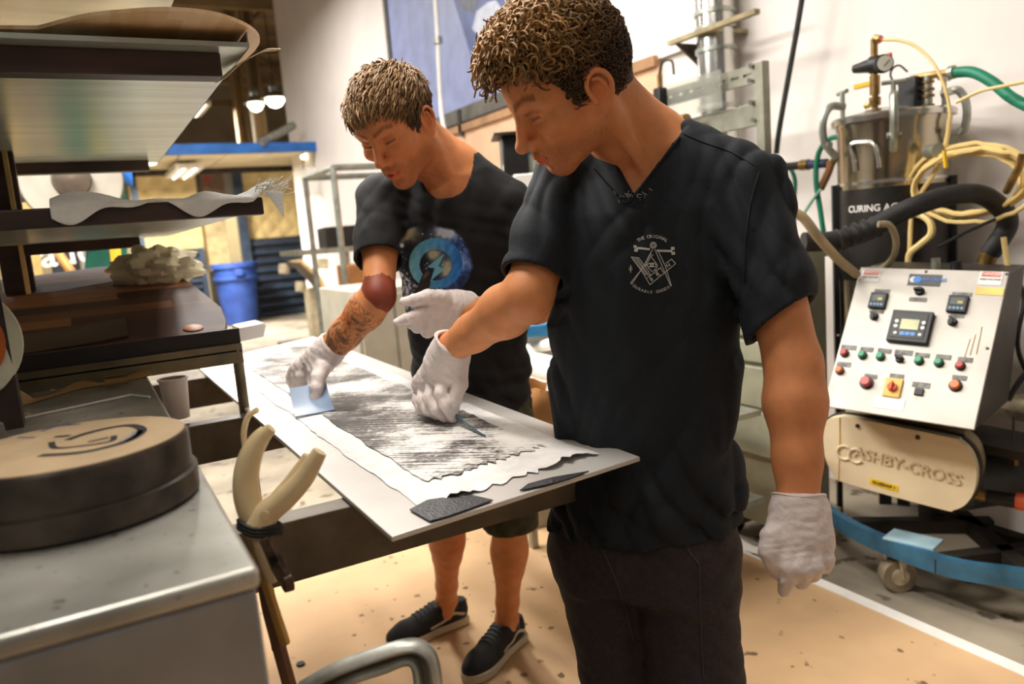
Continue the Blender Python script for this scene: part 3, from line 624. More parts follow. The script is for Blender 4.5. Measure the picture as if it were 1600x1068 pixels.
# ---- ring base with casters
t = thing('machine_base', 'blue curved wheeled base under the pump machine', 'base', (2.6, 1.5, 0))
ctrl = [on_z(1225, 738, .2), on_z(1240, 752, .2), on_z(1290, 792, .2), on_z(1340, 822, .2), on_z(1420, 855, .2), on_z(1500, 878, .2), on_z(1600, 892, .2), (2.55, .86, .2), (2.95, .72, .2)]
sp = spline(ctrl, 6); m_rb = M('ring_blue', (58, 110, 140), .5, .2, var=.18, scale=9)
mb = MB(); V = []
for i, p in enumerate(sp):
    tn = nrm(np.array(sp[min(i+1, len(sp)-1)])-sp[max(i-1, 0)]); nn = np.array((tn[1], -tn[0], 0))
    for a, b in ((0, .0), (0, -.06), (.03, -.06), (.03, 0)): V.append(np.array(p)+nn*(-a)+np.array((0, 0, b)))
F = [(i*4+k, i*4+(k+1) % 4, (i+1)*4+(k+1) % 4, (i+1)*4+k) for i in range(len(sp)-1) for k in range(4)]+[(0, 1, 2, 3), tuple(range(len(V)-4, len(V)))]
mb.add(V, F).build('ring', m_rb, t, angle=30)
m_bm = M('base_bar', (52, 46, 40), .55, .3, var=.2)
for (a, b) in (((2.36, 1.80), (2.72, 1.5)), ((2.28, 1.45), (2.85, 1.2)), ((2.35, 1.12), (2.72, 1.62)), ((2.62, .85), (2.66, 1.7))):
    MB().box(((a[0]+b[0])/2, (a[1]+b[1])/2, .165), (math.hypot(b[0]-a[0], b[1]-a[1]), .05, .05), rotm(0, 0, math.degrees(math.atan2(b[1]-a[1], b[0]-a[0])))).build('cross_bar', m_bm, t, smooth=False, bevel=.003)
c = on_z(1412, 848, .202); MB().box(c+(.05, 0, 0), (.1, .16, .006), rotm(0, 0, 14)).build('pale_plate', M('pale_blue_plate', (176, 208, 220), .5), t, smooth=False)
for sx, sy in ((2.6, 1.66), (2.7, 1.15)): MB().ab((sx-.025, sy-.025, .18), (sx+.025, sy+.025, .95)).build('upright', m_bm, t, smooth=False)
MB().ab((2.5, 1.12, .5), (2.72, 1.68, .53)).build('deck', m_bm, t, smooth=False)
MB().cyl((2.5, 1.5, .38), (2.78, 1.4, .38), .1, 20).build('motor', M('motor_grey', (78, 76, 72), .5, .2), t, angle=40)
m_cast = M('caster_cream', (206, 190, 160), .5, var=.2, scale=20)
for (x, y) in ((2.31, 1.60), (2.45, 2.0), (2.55, .95), (2.85, 1.2)):
    w = MB().cyl((x+.005, y-.02, .058), (x+.03, y+.022, .058), .058, 20).build('caster_wheel', M('caster_tyre', (150, 136, 112), .6, var=.2), t, angle=40)
    MB().cyl((x+.003, y-.024, .058), (x+.032, y+.026, .058), .03, 14).build('hub', m_cast, w, angle=40)
    MB().prism([(x-.015, y-.03, .15), (x+.05, y-.03, .15), (x+.03, y-.032, .05), (x+.01, y-.032, .05)], (0, .008, 0)).prism([(x-.015, y+.025, .15), (x+.05, y+.025, .15), (x+.03, y+.03, .05), (x+.01, y+.03, .05)], (0, .008, 0)).ab((x-.02, y-.035, .135), (x+.055, y+.035, .15)).build('fork', m_cast, t, smooth=False)
# hose with an orange grip leaving the pump on the right
a = P(1530, 772, 2.5)
t = thing('drain_hose', 'grey drain hose with brass nut and orange grip beside the pump', 'hose', a)
MB().cyl(P(1520, 771, 2.52), P(1542, 775, 2.5), .02, 12).build('nut', m_brass, t)
MB().tube([P(1542, 775, 2.5), P(1590, 783, 2.44)], .023, 12).build('hose', m_rubber, t)
MB().tube([P(1588, 782, 2.44), P(1640, 790, 2.38)], .028, 12).build('grip', M('orange_grip', (226, 96, 50), .5), t)
# drum and valve bits seen to the right of the console
t = thing('side_drum', 'dark round drum with pale lid right of the console', 'drum', (P(1600, 660, 2.75)[0]+.1, P(1600, 660, 2.75)[1], .53))
c = P(1602, 645, 2.75)+(.1, 0, 0)
MB().lathe([(.12, .53-c[2]), (.13, .55-c[2]), (.13, -.02), (.12, -.02)], c, n=28).build('body', m_side, t, angle=40)
MB().lathe([(.001, -.02), (.14, -.02), (.14, .01), (.12, .025), (.001, .025)], c, n=28).build('lid', m_cast, t, angle=40)
MB().cyl(c+(-.03, -.05, .02), c+(-.03, -.05, .1), .015, 10).build('valve', m_brass, t)
t = thing('chain_valve', 'hanging brass valve on a thin rod right of the pump', 'valve', P(1583, 700, 2.5))
MB().tube([P(1584, 650, 2.55), P(1582, 735, 2.5)], .004, 6).build('rod', m_dsteel, t)
MB().cyl(P(1583, 708, 2.52), P(1583, 726, 2.52), .016, 10).build('body', m_brass, t)
for i, (pts, r) in enumerate(([[(1592, 440), (1600, 470), (1590, 540), (1612, 600)], .008], [[(1575, 625), (1590, 600), (1620, 560)], .01])):
    tag(MB().tube(spline([P(*q, 2.85-.1*i) for q in pts]), r, 8).build('black_lead', m_rubber), ['thin black lead curling down right of the console', 'black lead rising from behind the console corner'][i], 'cable', 'leads by the console')

# ------------------------------------------------------------------ pressure tank
XT = 2.84; tp = on_x(1394, 200, XT); ty = tp[1]
def tz(py, px=1394): return on_x(px, py, XT)[2]
rT = 165/2*pix(tp)[2]/FPX; zr = tz(190)
t = thing('pressure_tank', 'stainless pressure tank with clamped lid standing by the wall', 'tank', (XT, ty, .35))
m_tank = M('tank_steel', (176, 166, 146), .2, .95, var=.18, scale=4, stretch=(1, 1, .25))
MB().lathe([(.02, .36), (rT*.7, .38), (rT*.97, .46), (rT*.97, zr-.03), (rT, zr-.01), (rT, zr)], (XT, ty, 0), n=48).build('body', m_tank, t, angle=40)
MB().lathe([(rT*.9, zr-.004), (rT*1.07, zr), (rT*1.08, zr+.018), (rT*1.05, zr+.026), (rT*.9, zr+.03), (rT*.5, zr+.05), (.01, zr+.055)], (XT, ty, 0), n=48).build('lid', m_steel, t, angle=40)
for py in (283, ): MB().lathe([(rT*.975, -.006), (rT*.99, -.006), (rT*.99, .006), (rT*.975, .006)], (XT, ty, tz(py)), n=48).build('strap', m_steel, t, angle=40)
m_dark = M('tank_dark_reflection', (44, 40, 36), .4, .3, var=.25, scale=9)  # dark reflections of the bare tank metal, put into a band's colour
MB().lathe([(rT*.972, tz(430)), (rT*.985, tz(430)), (rT*.985, tz(292)), (rT*.972, tz(292))], (XT, ty, 0), n=48).build('reflection_band', m_dark, t, angle=40)
dirc = nrm((CAM-np.array((XT, ty, 0)))*(1, 1, 0)); sdir = np.cross((0, 0, 1), dirc)
V_, F_ = text_mesh('CURING AGENT', .036, .0006, True); zc = tz(322)
mb = MB(); pts = []
for v in V_:
    a = (v[0]-.045)/rT; pts.append(np.array((XT, ty, zc+v[1]))+(rT*.987+v[2])*(dirc*math.cos(a)+sdir*math.sin(a)))
mb.add(pts, F_).build('lettering', m_white, t, smooth=False)
# clamps round the lid
for k, px in enumerate((1318, 1396, 1470)):
    a = math.asin(max(-1, min(1, (px-1394)/85))); dr = dirc*math.cos(a)+sdir*math.sin(a); s2 = np.cross((0, 0, 1), dr); base = np.array((XT, ty, 0))+dr*rT*1.04
    c = MB().tube(spline([base+dr*.005+(0, 0, zr-.12), base+dr*.05+(0, 0, zr-.06), base+dr*.055+(0, 0, zr+.02), base+dr*.025+(0, 0, zr+.075), base-dr*.03+(0, 0, zr+.07)]), [.012]*33 if False else .015, 8).build('clamp', m_galv, t)
    MB().cyl(base-dr*.022+(0, 0, zr+.03), base-dr*.022+(0, 0, zr+.13), .009, 8).build('screw', m_galv, c)
    MB().cyl(base-dr*.022-s2*.04+(0, 0, zr+.125), base-dr*.022+s2*.04+(0, 0, zr+.125), .008, 8).build('tee_handle', m_galv, c)
    MB().cyl(base+dr*.04-s2*.025+(0, 0, zr-.07), base+dr*.04+s2*.025+(0, 0, zr-.07), .012, 8).build('pivot', m_galv, c)
# carrying handle, side nipple
ha = [on_x(px, py, XT-rT*.99) for px, py in ((1337, 268), (1334, 245), (1330, 226), (1350, 223), (1366, 226), (1373, 250), (1374, 262))]
MB().tube(spline([h+(0, 0, 0) for h in ha], 4), .009, 8).build('handle', m_steel, t)
c = on_x(1450, 237, XT-rT*.6); MB().cyl(c, c+dirc*.06+sdir*.03, .024, 12).build('nipple', m_galv, t)
# ---- valve stack with gauge on the lid
def tx(px, py, off=0): return on_x(px, py, XT-.05+off)
MB().cyl(tx(1367, 185), tx(1368, 145), .012, 10).build('riser', m_brass, t)
MB().cyl(tx(1367, 165), tx(1367, 152), .022, 10).build('union', m_brass, t)
MB().tube([tx(1352, 166), tx(1366, 160)], .012, 8).build('tee', m_brass, t)
MB().cyl(tx(1367, 148), tx(1367, 118), .019, 10).build('ball_valve', m_brass, t)
MB().box(tx(1350, 133), (.02, .085, .02)).build('lever', M('lever_yellow', (222, 178, 30), .4), t, bevel=.004)
MB().cyl(tx(1366, 118), tx(1366, 62), .013, 10).build('upper_pipe', m_brass, t)
MB().tube([tx(1366, 66), tx(1368, 60), tx(1375, 62)], .016, 8).build('elbow', m_brass, t)
MB().cyl(tx(1335, 108), tx(1366, 101), .017, 12, .03).build('regulator', m_black, t)
g = MB().cyl(tx(1362, 102), tx(1380, 99), .034, 20).build('gauge_body', m_black, t)
gc = tx(1382, 99, -.02); gd = nrm(dirc*.9+sdir*.4); MB().lathe([(.001, 0), (.03, 0), (.034, .004), (.034, -.02), (.001, -.02)], gc, axis=gd, n=24).build('gauge_rim', m_black, t)
d_ = MB().lathe([(.0001, .004), (.029, .004), (.029, .006), (.0001, .006)], gc, axis=gd, n=24).build('gauge_face', M('gauge_face', (222, 220, 206), .4), t)
x1, y1_, z1_ = frame(gd); MB().box(gc+gd*.0075+x1*.006, (.03, .003, .001), np.stack([nrm(x1+y1_), np.cross(gd, nrm(x1+y1_)), gd], 1)).build('needle', m_black, d_, smooth=False)
for q in ((1374, 62), (1387, 87)): MB().cyl(tx(*q), tx(q[0]+5, q[1]-1), .01, 8).build('red_collet', M('danger_red', (0, 0, 0)), t)
MB().box(tx(1426, 147), (.075, .075, .12)).build('regulator_block', m_black, t, bevel=.008)
MB().cyl(tx(1426, 175), tx(1426, 165), .03, 12).build('block_base', m_brass, t)
MB().cyl(tx(1450, 175), tx(1450, 118), .015, 10).build('green_riser', m_galv, t)
for py in (128, 140, 150, 165): MB().cyl(tx(1450, py+2), tx(1450, py-2), .022, 10).build('nut', m_brass, t)
MB().tube([tx(1424, 123), tx(1450, 118), tx(1486, 113)], .013, 8).build('cross_pipe', m_brass, t)
MB().cyl(tx(1484, 114), tx(1492, 112), .024, 10).build('hose_clamp', m_galv, t)
MB().cyl(tx(1395, 148), tx(1395, 172), .012, 8).build('vent', m_galv, t); MB().tube([tx(1392, 150), tx(1400, 145), tx(1415, 150)], .01, 8).build('vent_pipe', m_galv, t)
MB().tube(spline([tx(1418, 112), tx(1405, 102), tx(1394, 108), tx(1392, 120), tx(1402, 131), tx(1420, 130), tx(1440, 118)], 5), .004, 6).build('loop_line', m_dsteel, t)
# stand under the tank
t = thing('tank_stand', 'black steel stand carrying the pressure tank', 'stand', (XT, ty, 0))
for a in (-80, 80, 170, -170):
    d = dirc*math.cos(math.radians(a))+sdir*math.sin(math.radians(a)); p = np.array((XT, ty, 0))+d*(rT*1.03)
    MB().box(p+(0, 0, tz(282)/2), (.02, .05, tz(282)), rotm(0, 0, math.degrees(math.atan2(d[1], d[0])))).build('post', m_black, t, smooth=False)
MB().lathe([(rT*.8, .33), (rT*1.06, .33), (rT*1.06, .36), (rT*.8, .36)], (XT, ty, 0), n=32).build('ring', m_black, t, angle=40)
# green hose leaving the lid, yellow tubing, coil
tag(MB().tube(spline([tx(1490, 113), tx(1520, 113), tx(1550, 128), tx(1580, 152), tx(1610, 168)]), .019, 12).build('tank_hose', m_green), 'thick green hose leaving the tank lid to the right', 'hose')
m_yel = M('yellow_tubing', (230, 202, 134), .35, var=.06)
for i, (lab_, pts, r) in enumerate((('thin pale tube arching over the tank gauge', [(1380, 62), (1405, 63), (1430, 72), (1455, 95), (1472, 125), (1482, 160), (1484, 190), (1475, 230)], .006),
    ('yellow tube running down beside the tank', [(1484, 185), (1480, 215), (1474, 240), (1460, 270), (1440, 300), (1425, 330), (1420, 420)], .008),
    ('yellow tube slanting off to the right edge', [(1494, 160), (1530, 143), (1560, 136), (1620, 124)], .006),
    ('yellow tube hanging from the coil to the console', [(1568, 370), (1572, 400), (1576, 424)], .009),
    ('looping tan tube above the console', [(1400, 342), (1430, 334), (1452, 345), (1455, 365), (1440, 380), (1422, 396), (1416, 420)], .013))):
    tag(MB().tube(spline([tx(*q, -.08) for q in pts]), r, 8).build('yellow_tube', m_yel), lab_, 'tube', 'tubing round the tank')
t = thing('tubing_coil', 'hanging coil of yellow tubing right of the tank', 'tubing', tx(1520, 300, -.02)); random.seed(3)
for k in range(8):
    c = tx(1515+random.uniform(-8, 8), 285+random.uniform(-6, 8), -.02-.012*k); rr = random.uniform(.155, .2)
    MB().tube([c+rr*(np.array((0, 1, 0))*math.cos(a)*1.12+np.array((0, 0, 1))*math.sin(a)*(.62+.05*random.random())+np.array((-.3, 0, 0))*math.sin(a)*.2) for a in np.linspace(0, 2*math.pi, 40)[:-1]], .0075, 6, closed=True).build('coil_turn', m_yel, t)
MB().tube([tx(1475, 235, -.14), tx(1478, 262, -.14)], .008, 6).build('tie', M('lever_yellow', (0, 0, 0)), t)
MB().tube([tx(1598, 240, -.14), tx(1592, 262, -.14), tx(1572, 300, -.1)], .012, 6).build('hook', m_brass, t)
# big black hose and beige hoses arching over the console
big = [(1255, 378, 2.62), (1300, 376, 2.62), (1345, 365, 2.6), (1395, 338, 2.58), (1440, 318, 2.56), (1490, 304, 2.56), (1535, 305, 2.58), (1567, 328, 2.6), (1574, 352, 2.62), (1558, 380, 2.64), (1547, 395, 2.66)]
t = thing('big_hose', 'thick black hose arching over the control console', 'hose', P(1540, 415, 2.66))
MB().tube(spline([P(*q) for q in big]), .033, 16).build('hose', m_rubber, t)
for i in range(5): MB().lathe([(.034, -.006), (.038, -.004), (.038, .004), (.034, .006)], P(1312+14*i, 374-5*i, 2.6), axis=P(1395, 338, 2.58)-P(1320, 372, 2.6), n=16).build('wrap', m_rubber, t)
MB().tube([P(1547, 393, 2.66), P(1541, 410, 2.68)], .03, 14).build('brass_end', m_brass, t)
MB().tube([P(1541, 408, 2.68), P(1539, 425, 2.69)], .026, 6).build('nut', m_galv, t)
tag(MB().tube(spline([P(1232, 328, 2.5), P(1255, 340, 2.5), P(1280, 372, 2.52), P(1310, 405, 2.58), P(1338, 428, 2.66)]), .016, 10).build('beige_hose', M('beige_hose', (176, 158, 122), .5)), 'beige hose crossing from the hopper to the console', 'hose')
tag(MB().tube(spline([P(1372, 350, 2.5), P(1390, 352, 2.5), P(1400, 375, 2.54), P(1396, 400, 2.6), P(1380, 418, 2.66), P(1362, 420, 2.68)]), .011, 8).build('corrugated_hose', M('corr_hose', (150, 136, 108), .5, .3)), 'pale corrugated hose curling behind the console top edge', 'hose')
tag(MB().tube([P(1465, 386, 2.62), P(1510, 362, 2.6), P(1555, 342, 2.58)], .006, 6).build('black_rod', m_rubber), 'thin black rod slanting under the big black hose', 'rod')

# ------------------------------------------------------------------ floor covering
tag(MB().ab((-1.4, -2.0, .0005), (2.165, 3.3, .004)).build('floor_sheet', m_hard, smooth=False), 'tan hardboard sheet covering the floor under the men', 'floor covering')
MB_ = MB().ab((2.135, -1.0, .0045), (2.185, 2.05, .0065)).ab((2.135, 2.05, .0045), (2.175, 3.3, .0075))
tag(MB_.build('tape_strip', m_paper, smooth=False), 'white tape strip along the edge of the floor sheet', 'tape')
c = on_z(1168, 858, 0); tag(MB().sheet(lambda u, v: (c[0]-.03+.06*u, c[1]-.14+.28*v, .006+.02*abs(v-.5)*2+.01*math.sin(u*3)), 6, 10, .002).build('paper_scrap', m_paper), 'curled white paper scrap lying by the floor sheet edge', 'paper')
c = on_z(470, 1040, 0); tag(MB().lathe([(.006, .004), (.013, .004), (.014, .008), (.013, .011), (.006, .011)], c, n=16).build('rubber_washer', m_rubber), 'small black washer lying on the tan floor sheet', 'washer')
m_stain = M('floor_stain', (146, 114, 82), .7, var=.2)
random.seed(8)
t = thing('floor_spots', 'scattered dark resin drips on the tan floor sheet', 'stains', (1.2, 1.8, .004))
mb = MB()
for k in range(150):
    if k < 60: x, y = random.gauss(1.05, .25), random.gauss(2.15, .35)
    else: x, y = random.uniform(.2, 2.1), random.uniform(.9, 3.2)
    r = random.uniform(.002, .009)*(1.5 if k < 30 else 1); n = 7
    mb.add([(x+r*random.uniform(.6, 1.3)*math.cos(2*math.pi*i/n), y+r*random.uniform(.6, 1.6)*math.sin(2*math.pi*i/n), .0048) for i in range(n)], [tuple(range(n))])
o = mb.build('drip', m_stain, t, smooth=False); o['kind'] = 'stuff'

# ------------------------------------------------------------------ steel bench in the left foreground
ZB = 1.08; SB = (CAM_H-ZB)/.41
bx, by = .146*SB, 1.0*SB
m_bt = M('bench_steel', (186, 184, 174), .32, .5, var=.16, scale=7, speck=(60, .66, (96, 84, 66)), bump=.03, bscale=20)
m_bf = M('bench_front', (150, 150, 150), .42, .45, var=.16, scale=5)
t = thing('steel_bench', 'grey sheet metal bench filling the lower left corner', 'bench', (-.4, 1.4, 0))
MB().ab((-1.0, by, ZB-.02), (bx, 2.25, ZB)).build('top', m_bt, t, bevel=.006, seg=3)
MB().ab((-.995, by+.004, .05), (bx-.004, 2.24, ZB-.021)).build('body', m_bf, t, bevel=.004)
for x in (-.9, bx-.1):
    for y in (by+.1, 2.1): MB().ab((x-.03, y-.03, 0), (x+.03, y+.03, .05)).build('foot', m_dsteel, t, smooth=False)
# big roll
rc_ = np.array((-.041, .997, ZB)); rr, rh = .13, .075
m_rolls = M('roll_side', (74, 64, 54), .38, .3, var=.3, scale=16)
m_rollt = M('roll_top', (190, 164, 128), .7, var=.06, scale=14)
t = thing('tape_roll', 'wide dark roll with tan top on the steel bench', 'roll', rc_)
MB().lathe([(rr-.006, .001), (rr, .004), (rr+.001, .03), (rr-.004, .032), (rr-.004, rh-.004), (rr-.007, rh)], rc_, n=64).build('wound_body', m_rolls, t, angle=40)
MB().lathe([(.001, rh), (rr-.008, rh), (rr-.008, rh+.0012), (.001, rh+.0012)], rc_, n=64).build('end_paper', m_rollt, t, angle=40)
zt_r = ZB+rh+.0016
def rtop(px, py): return on_z(px, py, zt_r)
m_ink = M('black_ink', (48, 44, 42), .6, var=.15); m_bink = M('blue_ink', (62, 76, 128), .6, var=.1)
def stroke(pxs, w, mat, name, par, z=None, n=6):
    pts = spline([on_z(px, py, zt_r) for px, py in pxs], n); V = []; F = []
    for i, p in enumerate(pts):
        d = nrm(np.array(pts[min(i+1, len(pts)-1)])-pts[max(i-1, 0)]); s = np.array((-d[1], d[0], 0)); V += [p+s*w/2, p-s*w/2]
        if i: F.append((2*i-2, 2*i-1, 2*i+1, 2*i))
    return MB().add(V, F).build(name, mat, par, smooth=False)
stroke([(62, 711), (110, 708), (150, 702), (200, 688), (222, 672), (205, 664), (170, 668), (130, 678), (105, 687)], .011, m_ink, 'printed_mark', t)
stroke([(80, 690), (86, 699), (120, 697), (172, 689), (178, 680)], .007, m_ink, 'printed_mark', t); stroke([(85, 682), (110, 680)], .009, m_ink, 'printed_mark', t); stroke([(138, 690), (170, 683)], .007, m_ink, 'printed_mark', t)
stroke([(190, 690), (210, 680), (216, 672)], .012, M('grey_ink', (150, 146, 148), .6), 'printed_mark', t)
stroke([(65, 673), (90, 665), (125, 662)], .005, m_bink, 'printed_mark', t); stroke([(28, 683), (55, 683)], .004, m_bink, 'printed_mark', t)
# grey canister at the very left edge, standing disc with orange centre
c = np.array((-.235, 1.13, ZB)); c = np.append(on_z(-30, 720, ZB)[:2], ZB)
tag(MB().lathe([(.02, 0), (.036, .004), (.038, .03), (.036, .05), (.02, .062), (.001, .064)], c, n=24).build('grey_can', M('can_grey', (112, 104, 100), .5)), 'blurred grey canister cut by the left edge of the picture', 'canister')
c = P(-74, 540, 1.28)
t = thing('standing_disc', 'pale round disc with orange centre at the left edge', 'disc', c-(0, 0, .1)); ax = nrm((.3, -1, .05))
MB().lathe([(.02, -.006), (.1, -.006), (.103, 0), (.1, .006), (.02, .006)], c, axis=ax, n=48).build('rim', M('disc_pale', (206, 204, 178), .5), t, angle=40)
MB().lathe([(.001, .006), (.074, .006), (.074, .009), (.001, .009)], c, axis=ax, n=48).build('centre', M('disc_orange', (196, 96, 20), .5), t, angle=40)

# ------------------------------------------------------------------ tray rack
Y1 = 1.40
t = thing('tray_rack', 'dark steel rack of metal trays above the bench', 'rack', (-.3, 2.0, ZB))
m_plate = M('tray_alu', (196, 200, 188), .3, .55, var=.1, scale=6, stretch=(.3, 3, 1), speck=(5, .68, (120, 112, 92)))
m_wbar = M('dark_wood_bar', (64, 44, 36), .5, var=.3, scale=14, stretch=(.3, 1, 1))
x1, _, z1 = on_y(388, 62, Y1)
def tray(z, x_r, y0, y1, th=.026):
    p = MB().ab((-1.0, y0, z), (x_r, y1, z+.004)).build('tray_plate', m_plate, t, smooth=False)
    MB().ab((-1.0, y0-.002, z), (x_r, y0, z+.008)).ab((x_r-.002, y0, z-.0), (x_r, y1, z+th)).ab((-1.0, y1-.002, z), (x_r, y1, z+th)).build('lip', m_plate, p, smooth=False)
tray(z1-.013, x1, Y1, 3.15)
xb_ = on_y(341, 75, Y1+.05)[0]
MB().ab((-1, Y1+.04, z1-.053), (xb_, Y1+.09, z1-.0135)).build('cross_bar', m_wbar, t, smooth=False, bevel=.002)
MB().ab((-1, 3.05, z1-.05), (xb_, 3.1, z1-.0135)).build('cross_bar', m_wbar, t, smooth=False, bevel=.002)
zt2 = on_x(268, 14, x1-.02)
tray(zt2[2], x1-.02, zt2[1]-.9, zt2[1]+.9)
x2, _, z2_ = on_y(412, 322, Y1)
tray(z2_-.008, x2-.02, Y1+.03, 2.9)
MB().ab((-1, Y1, z2_-.014), (x2, Y1+.03, z2_+.016)).build('front_bar', m_wbar, t, smooth=False, bevel=.003)
MB().ab((-1, 2.7, z2_-.04), (on_y(215, 350, 2.7)[0], 2.74, z2_-.0085)).build('cross_bar', m_wbar, t, smooth=False, bevel=.003)
# uprights on the left
for (px, y, w) in ((12, 2.75, .05), (-60, 1.6, .05)):
    p = on_y(px, 300, y); MB().ab((p[0]-w, y-.02, ZB), (p[0]+w*.6, y+.03, zt2[2]+.3)).build('upright', m_wbar, t, smooth=False)
p = on_y(14, 280, 2.7); MB().box((p[0], 2.7, 1.7), (.012, .02, 1.1)).build('wood_strip', M('pale_wood_strip', (214, 180, 116), .6), t, smooth=False)
# third level : angle rail, leg
Y3 = 2.0
ra, rb = on_y(378, 540, Y3), on_y(70, 600, Y3)
m_angle = M('angle_steel', (132, 120, 92), .45, .5, var=.15, scale=10)
zr0, zr1 = on_y(250, 585, Y3)[2], on_y(250, 553, Y3)[2]
MB().ab((-1, Y3, zr0), (ra[0], Y3+.004, zr1)).ab((-1, Y3, zr1-.02), (ra[0], Y3+.05, zr1-.016)).build('angle_rail', m_angle, t, smooth=False)
MB().cyl((ra[0]-.012, Y3+.012, .3), (ra[0]-.012, Y3+.012, zr1), .013, 12).build('leg', m_angle, t)
zd1 = on_y(250, 528, Y3+.01)[2]
MB().ab((-1, Y3+.01, zr1-.015), (ra[0], Y3+.024, zd1)).build('dark_fascia', M('fascia_dark', (44, 38, 36), .6, var=.15), t, smooth=False)

# items on the trays --------------------------------------------------
m_core = bpy.data.materials.new('laminated_core'); m_core.use_nodes = True
def wood_strips(m, cols, scale, axis, rough=.45):
    nt = m.node_tree; b = nt.nodes['Principled BSDF']; L = nt.links.new; b.inputs['Roughness'].default_value = rough
    tc = nd(nt, 'ShaderNodeTexCoord'); sx = nd(nt, 'ShaderNodeSeparateXYZ'); L(tc.outputs['Object'], sx.inputs[0])
    mu = nd(nt, 'ShaderNodeMath', operation='MULTIPLY'); mu.inputs[1].default_value = scale; L(sx.outputs[axis], mu.inputs[0])
    fl = nd(nt, 'ShaderNodeMath', operation='FLOOR'); L(mu.outputs[0], fl.inputs[0])
    ot = 'Y' if axis == 'X' else 'X'
    mu2 = nd(nt, 'ShaderNodeMath', operation='MULTIPLY_ADD'); mu2.inputs[1].default_value = 2.3; L(sx.outputs[ot], mu2.inputs[0])
    w0 = nd(nt, 'ShaderNodeTexWhiteNoise', noise_dimensions='1D'); L(fl.outputs[0], w0.inputs['W']); L(w0.outputs[0], mu2.inputs[2])
    f2 = nd(nt, 'ShaderNodeMath', operation='FLOOR'); L(mu2.outputs[0], f2.inputs[0])
    ad = nd(nt, 'ShaderNodeMath', operation='MULTIPLY_ADD'); ad.inputs[1].default_value = 17.3; L(f2.outputs[0], ad.inputs[0]); L(fl.outputs[0], ad.inputs[2])
    wn = nd(nt, 'ShaderNodeTexWhiteNoise', noise_dimensions='1D'); L(ad.outputs[0], wn.inputs['W'])
    gr = nd(nt, 'ShaderNodeTexNoise'); gr.inputs['Scale'].default_value = 6; gr.inputs['Detail'].default_value = 6
    mp = nd(nt, 'ShaderNodeMapping'); mp.inputs['Scale'].default_value = (12, 1, 12) if axis == 'X' else (1, 12, 12); L(tc.outputs['Object'], mp.inputs[0]); L(mp.outputs[0], gr.inputs['Vector'])
    av = nd(nt, 'ShaderNodeMath', operation='MULTIPLY_ADD'); av.inputs[1].default_value = .6; L(gr.outputs[0], av.inputs[0])
    hf = nd(nt, 'ShaderNodeMath', operation='MULTIPLY'); hf.inputs[1].default_value = .6; L(wn.outputs[0], hf.inputs[0]); L(hf.outputs[0], av.inputs[2])
    cr = nd(nt, 'ShaderNodeValToRGB'); cr.color_ramp.elements[0].position = .15; cr.color_ramp.elements[1].position = .9
    cr.color_ramp.elements[0].color = (*lin(cols[0]), 1); cr.color_ramp.elements[1].color = (*lin(cols[2]), 1)
    e = cr.color_ramp.elements.new(.5); e.color = (*lin(cols[1]), 1)
    L(av.outputs[0], cr.inputs[0]); L(cr.outputs[0], b.inputs['Base Color'])
wood_strips(m_core, ((206, 164, 112), (226, 190, 142), (240, 212, 170)), 38, 'X')
zc_ = z1+.016
outl = [on_z(*q, zc_) for q in ((60, 46), (130, 28), (200, 20), (270, 17), (335, 24), (378, 38), (401, 53), (406, 66), (398, 80))]
outl = [(-1.0, outl[0][1]+.15, zc_)]+spline(outl, 4)+[(.26, 3.0, zc_), (-1.0, 3.0, zc_)]
tag(MB().prism([np.array(p) for p in outl], (0, 0, .006)).build('wood_core', m_core, angle=30), 'laminated pale wood board core with rounded nose on the top tray', 'board')
a = P(352, 122, 1.42); b = P(405, 82, 1.30); c_ = P(439, 76, 1.22)
sp = spline([a, P(378, 98, 1.36), b, P(420, 76, 1.26), c_], 5)
def veneer(u, v):
    i = u*(len(sp)-1); k = min(int(i), len(sp)-2); p = sp[k]+(sp[k+1]-sp[k])*(i-k); wdt = .10*(1-.75*u)
    return p+np.array((-.02*(1-u), 1, .10))*wdt*v
tag(MB().sheet(veneer, 24, 5, .0012).build('veneer_strip', M('veneer', (236, 208, 174), .6, var=.05)), 'thin veneer strip curling out beside the wood core nose', 'veneer')
# glass cloth on the second tray
m_cloth = M('glass_cloth', (236, 234, 226), .7, var=.04, scale=30, bump=.25, bscale=240)
zc2 = z2_+.016
def cloth(u, v):
    x = -.03+(x2+.02+.03)*u
    w = .012*math.sin(9*u*3+1.3)+.009*math.sin(17*u+v*4)+.016*math.exp(-((u-.16)/.12)**2)
    edge = .010+.012*math.sin(u*11+.6)+.007*math.sin(u*23)
    s = v
    if s < .28:     # hanging front
        f = 1-s/.28; y = Y1-.004-.004*f; z = zc2-edge*f*(1 if u < .9 else .6)
    else:
        f = (s-.28)/.72; y = Y1+.5*f; z = zc2+.003+.010*math.sin(math.pi*min(1, f*2.4))*(.6+.7*math.sin(u*6+.5)**2)+w*.3*min(1, f*4)+.016*math.exp(-((u-.12)/.1)**2)*min(1, f*5)
    if u > .9: z += (u-.9)*.22*(1 if s > .1 else 1); 
    return (x, y, z)
t = thing('glass_cloth', 'white glass cloth draped over the second tray', 'cloth', (.0, Y1, zc2))
MB().sheet(cloth, 90, 26, .0012).build('sheet', m_cloth, t, angle=None)
random.seed(2); mb = MB()
for k in range(46):
    p = P(398+random.uniform(0, 40), 300+random.uniform(-14, 6), 1.33); q_ = p+np.array((random.uniform(.005, .03), random.uniform(-.01, .01), random.uniform(-.006, .02)))
    mb.tube([p, (p+q_)/2+(0, 0, random.uniform(-.004, .004)), q_], .0008, 4)
o = mb.build('fringe', m_cloth, t); o['kind'] = 'stuff'
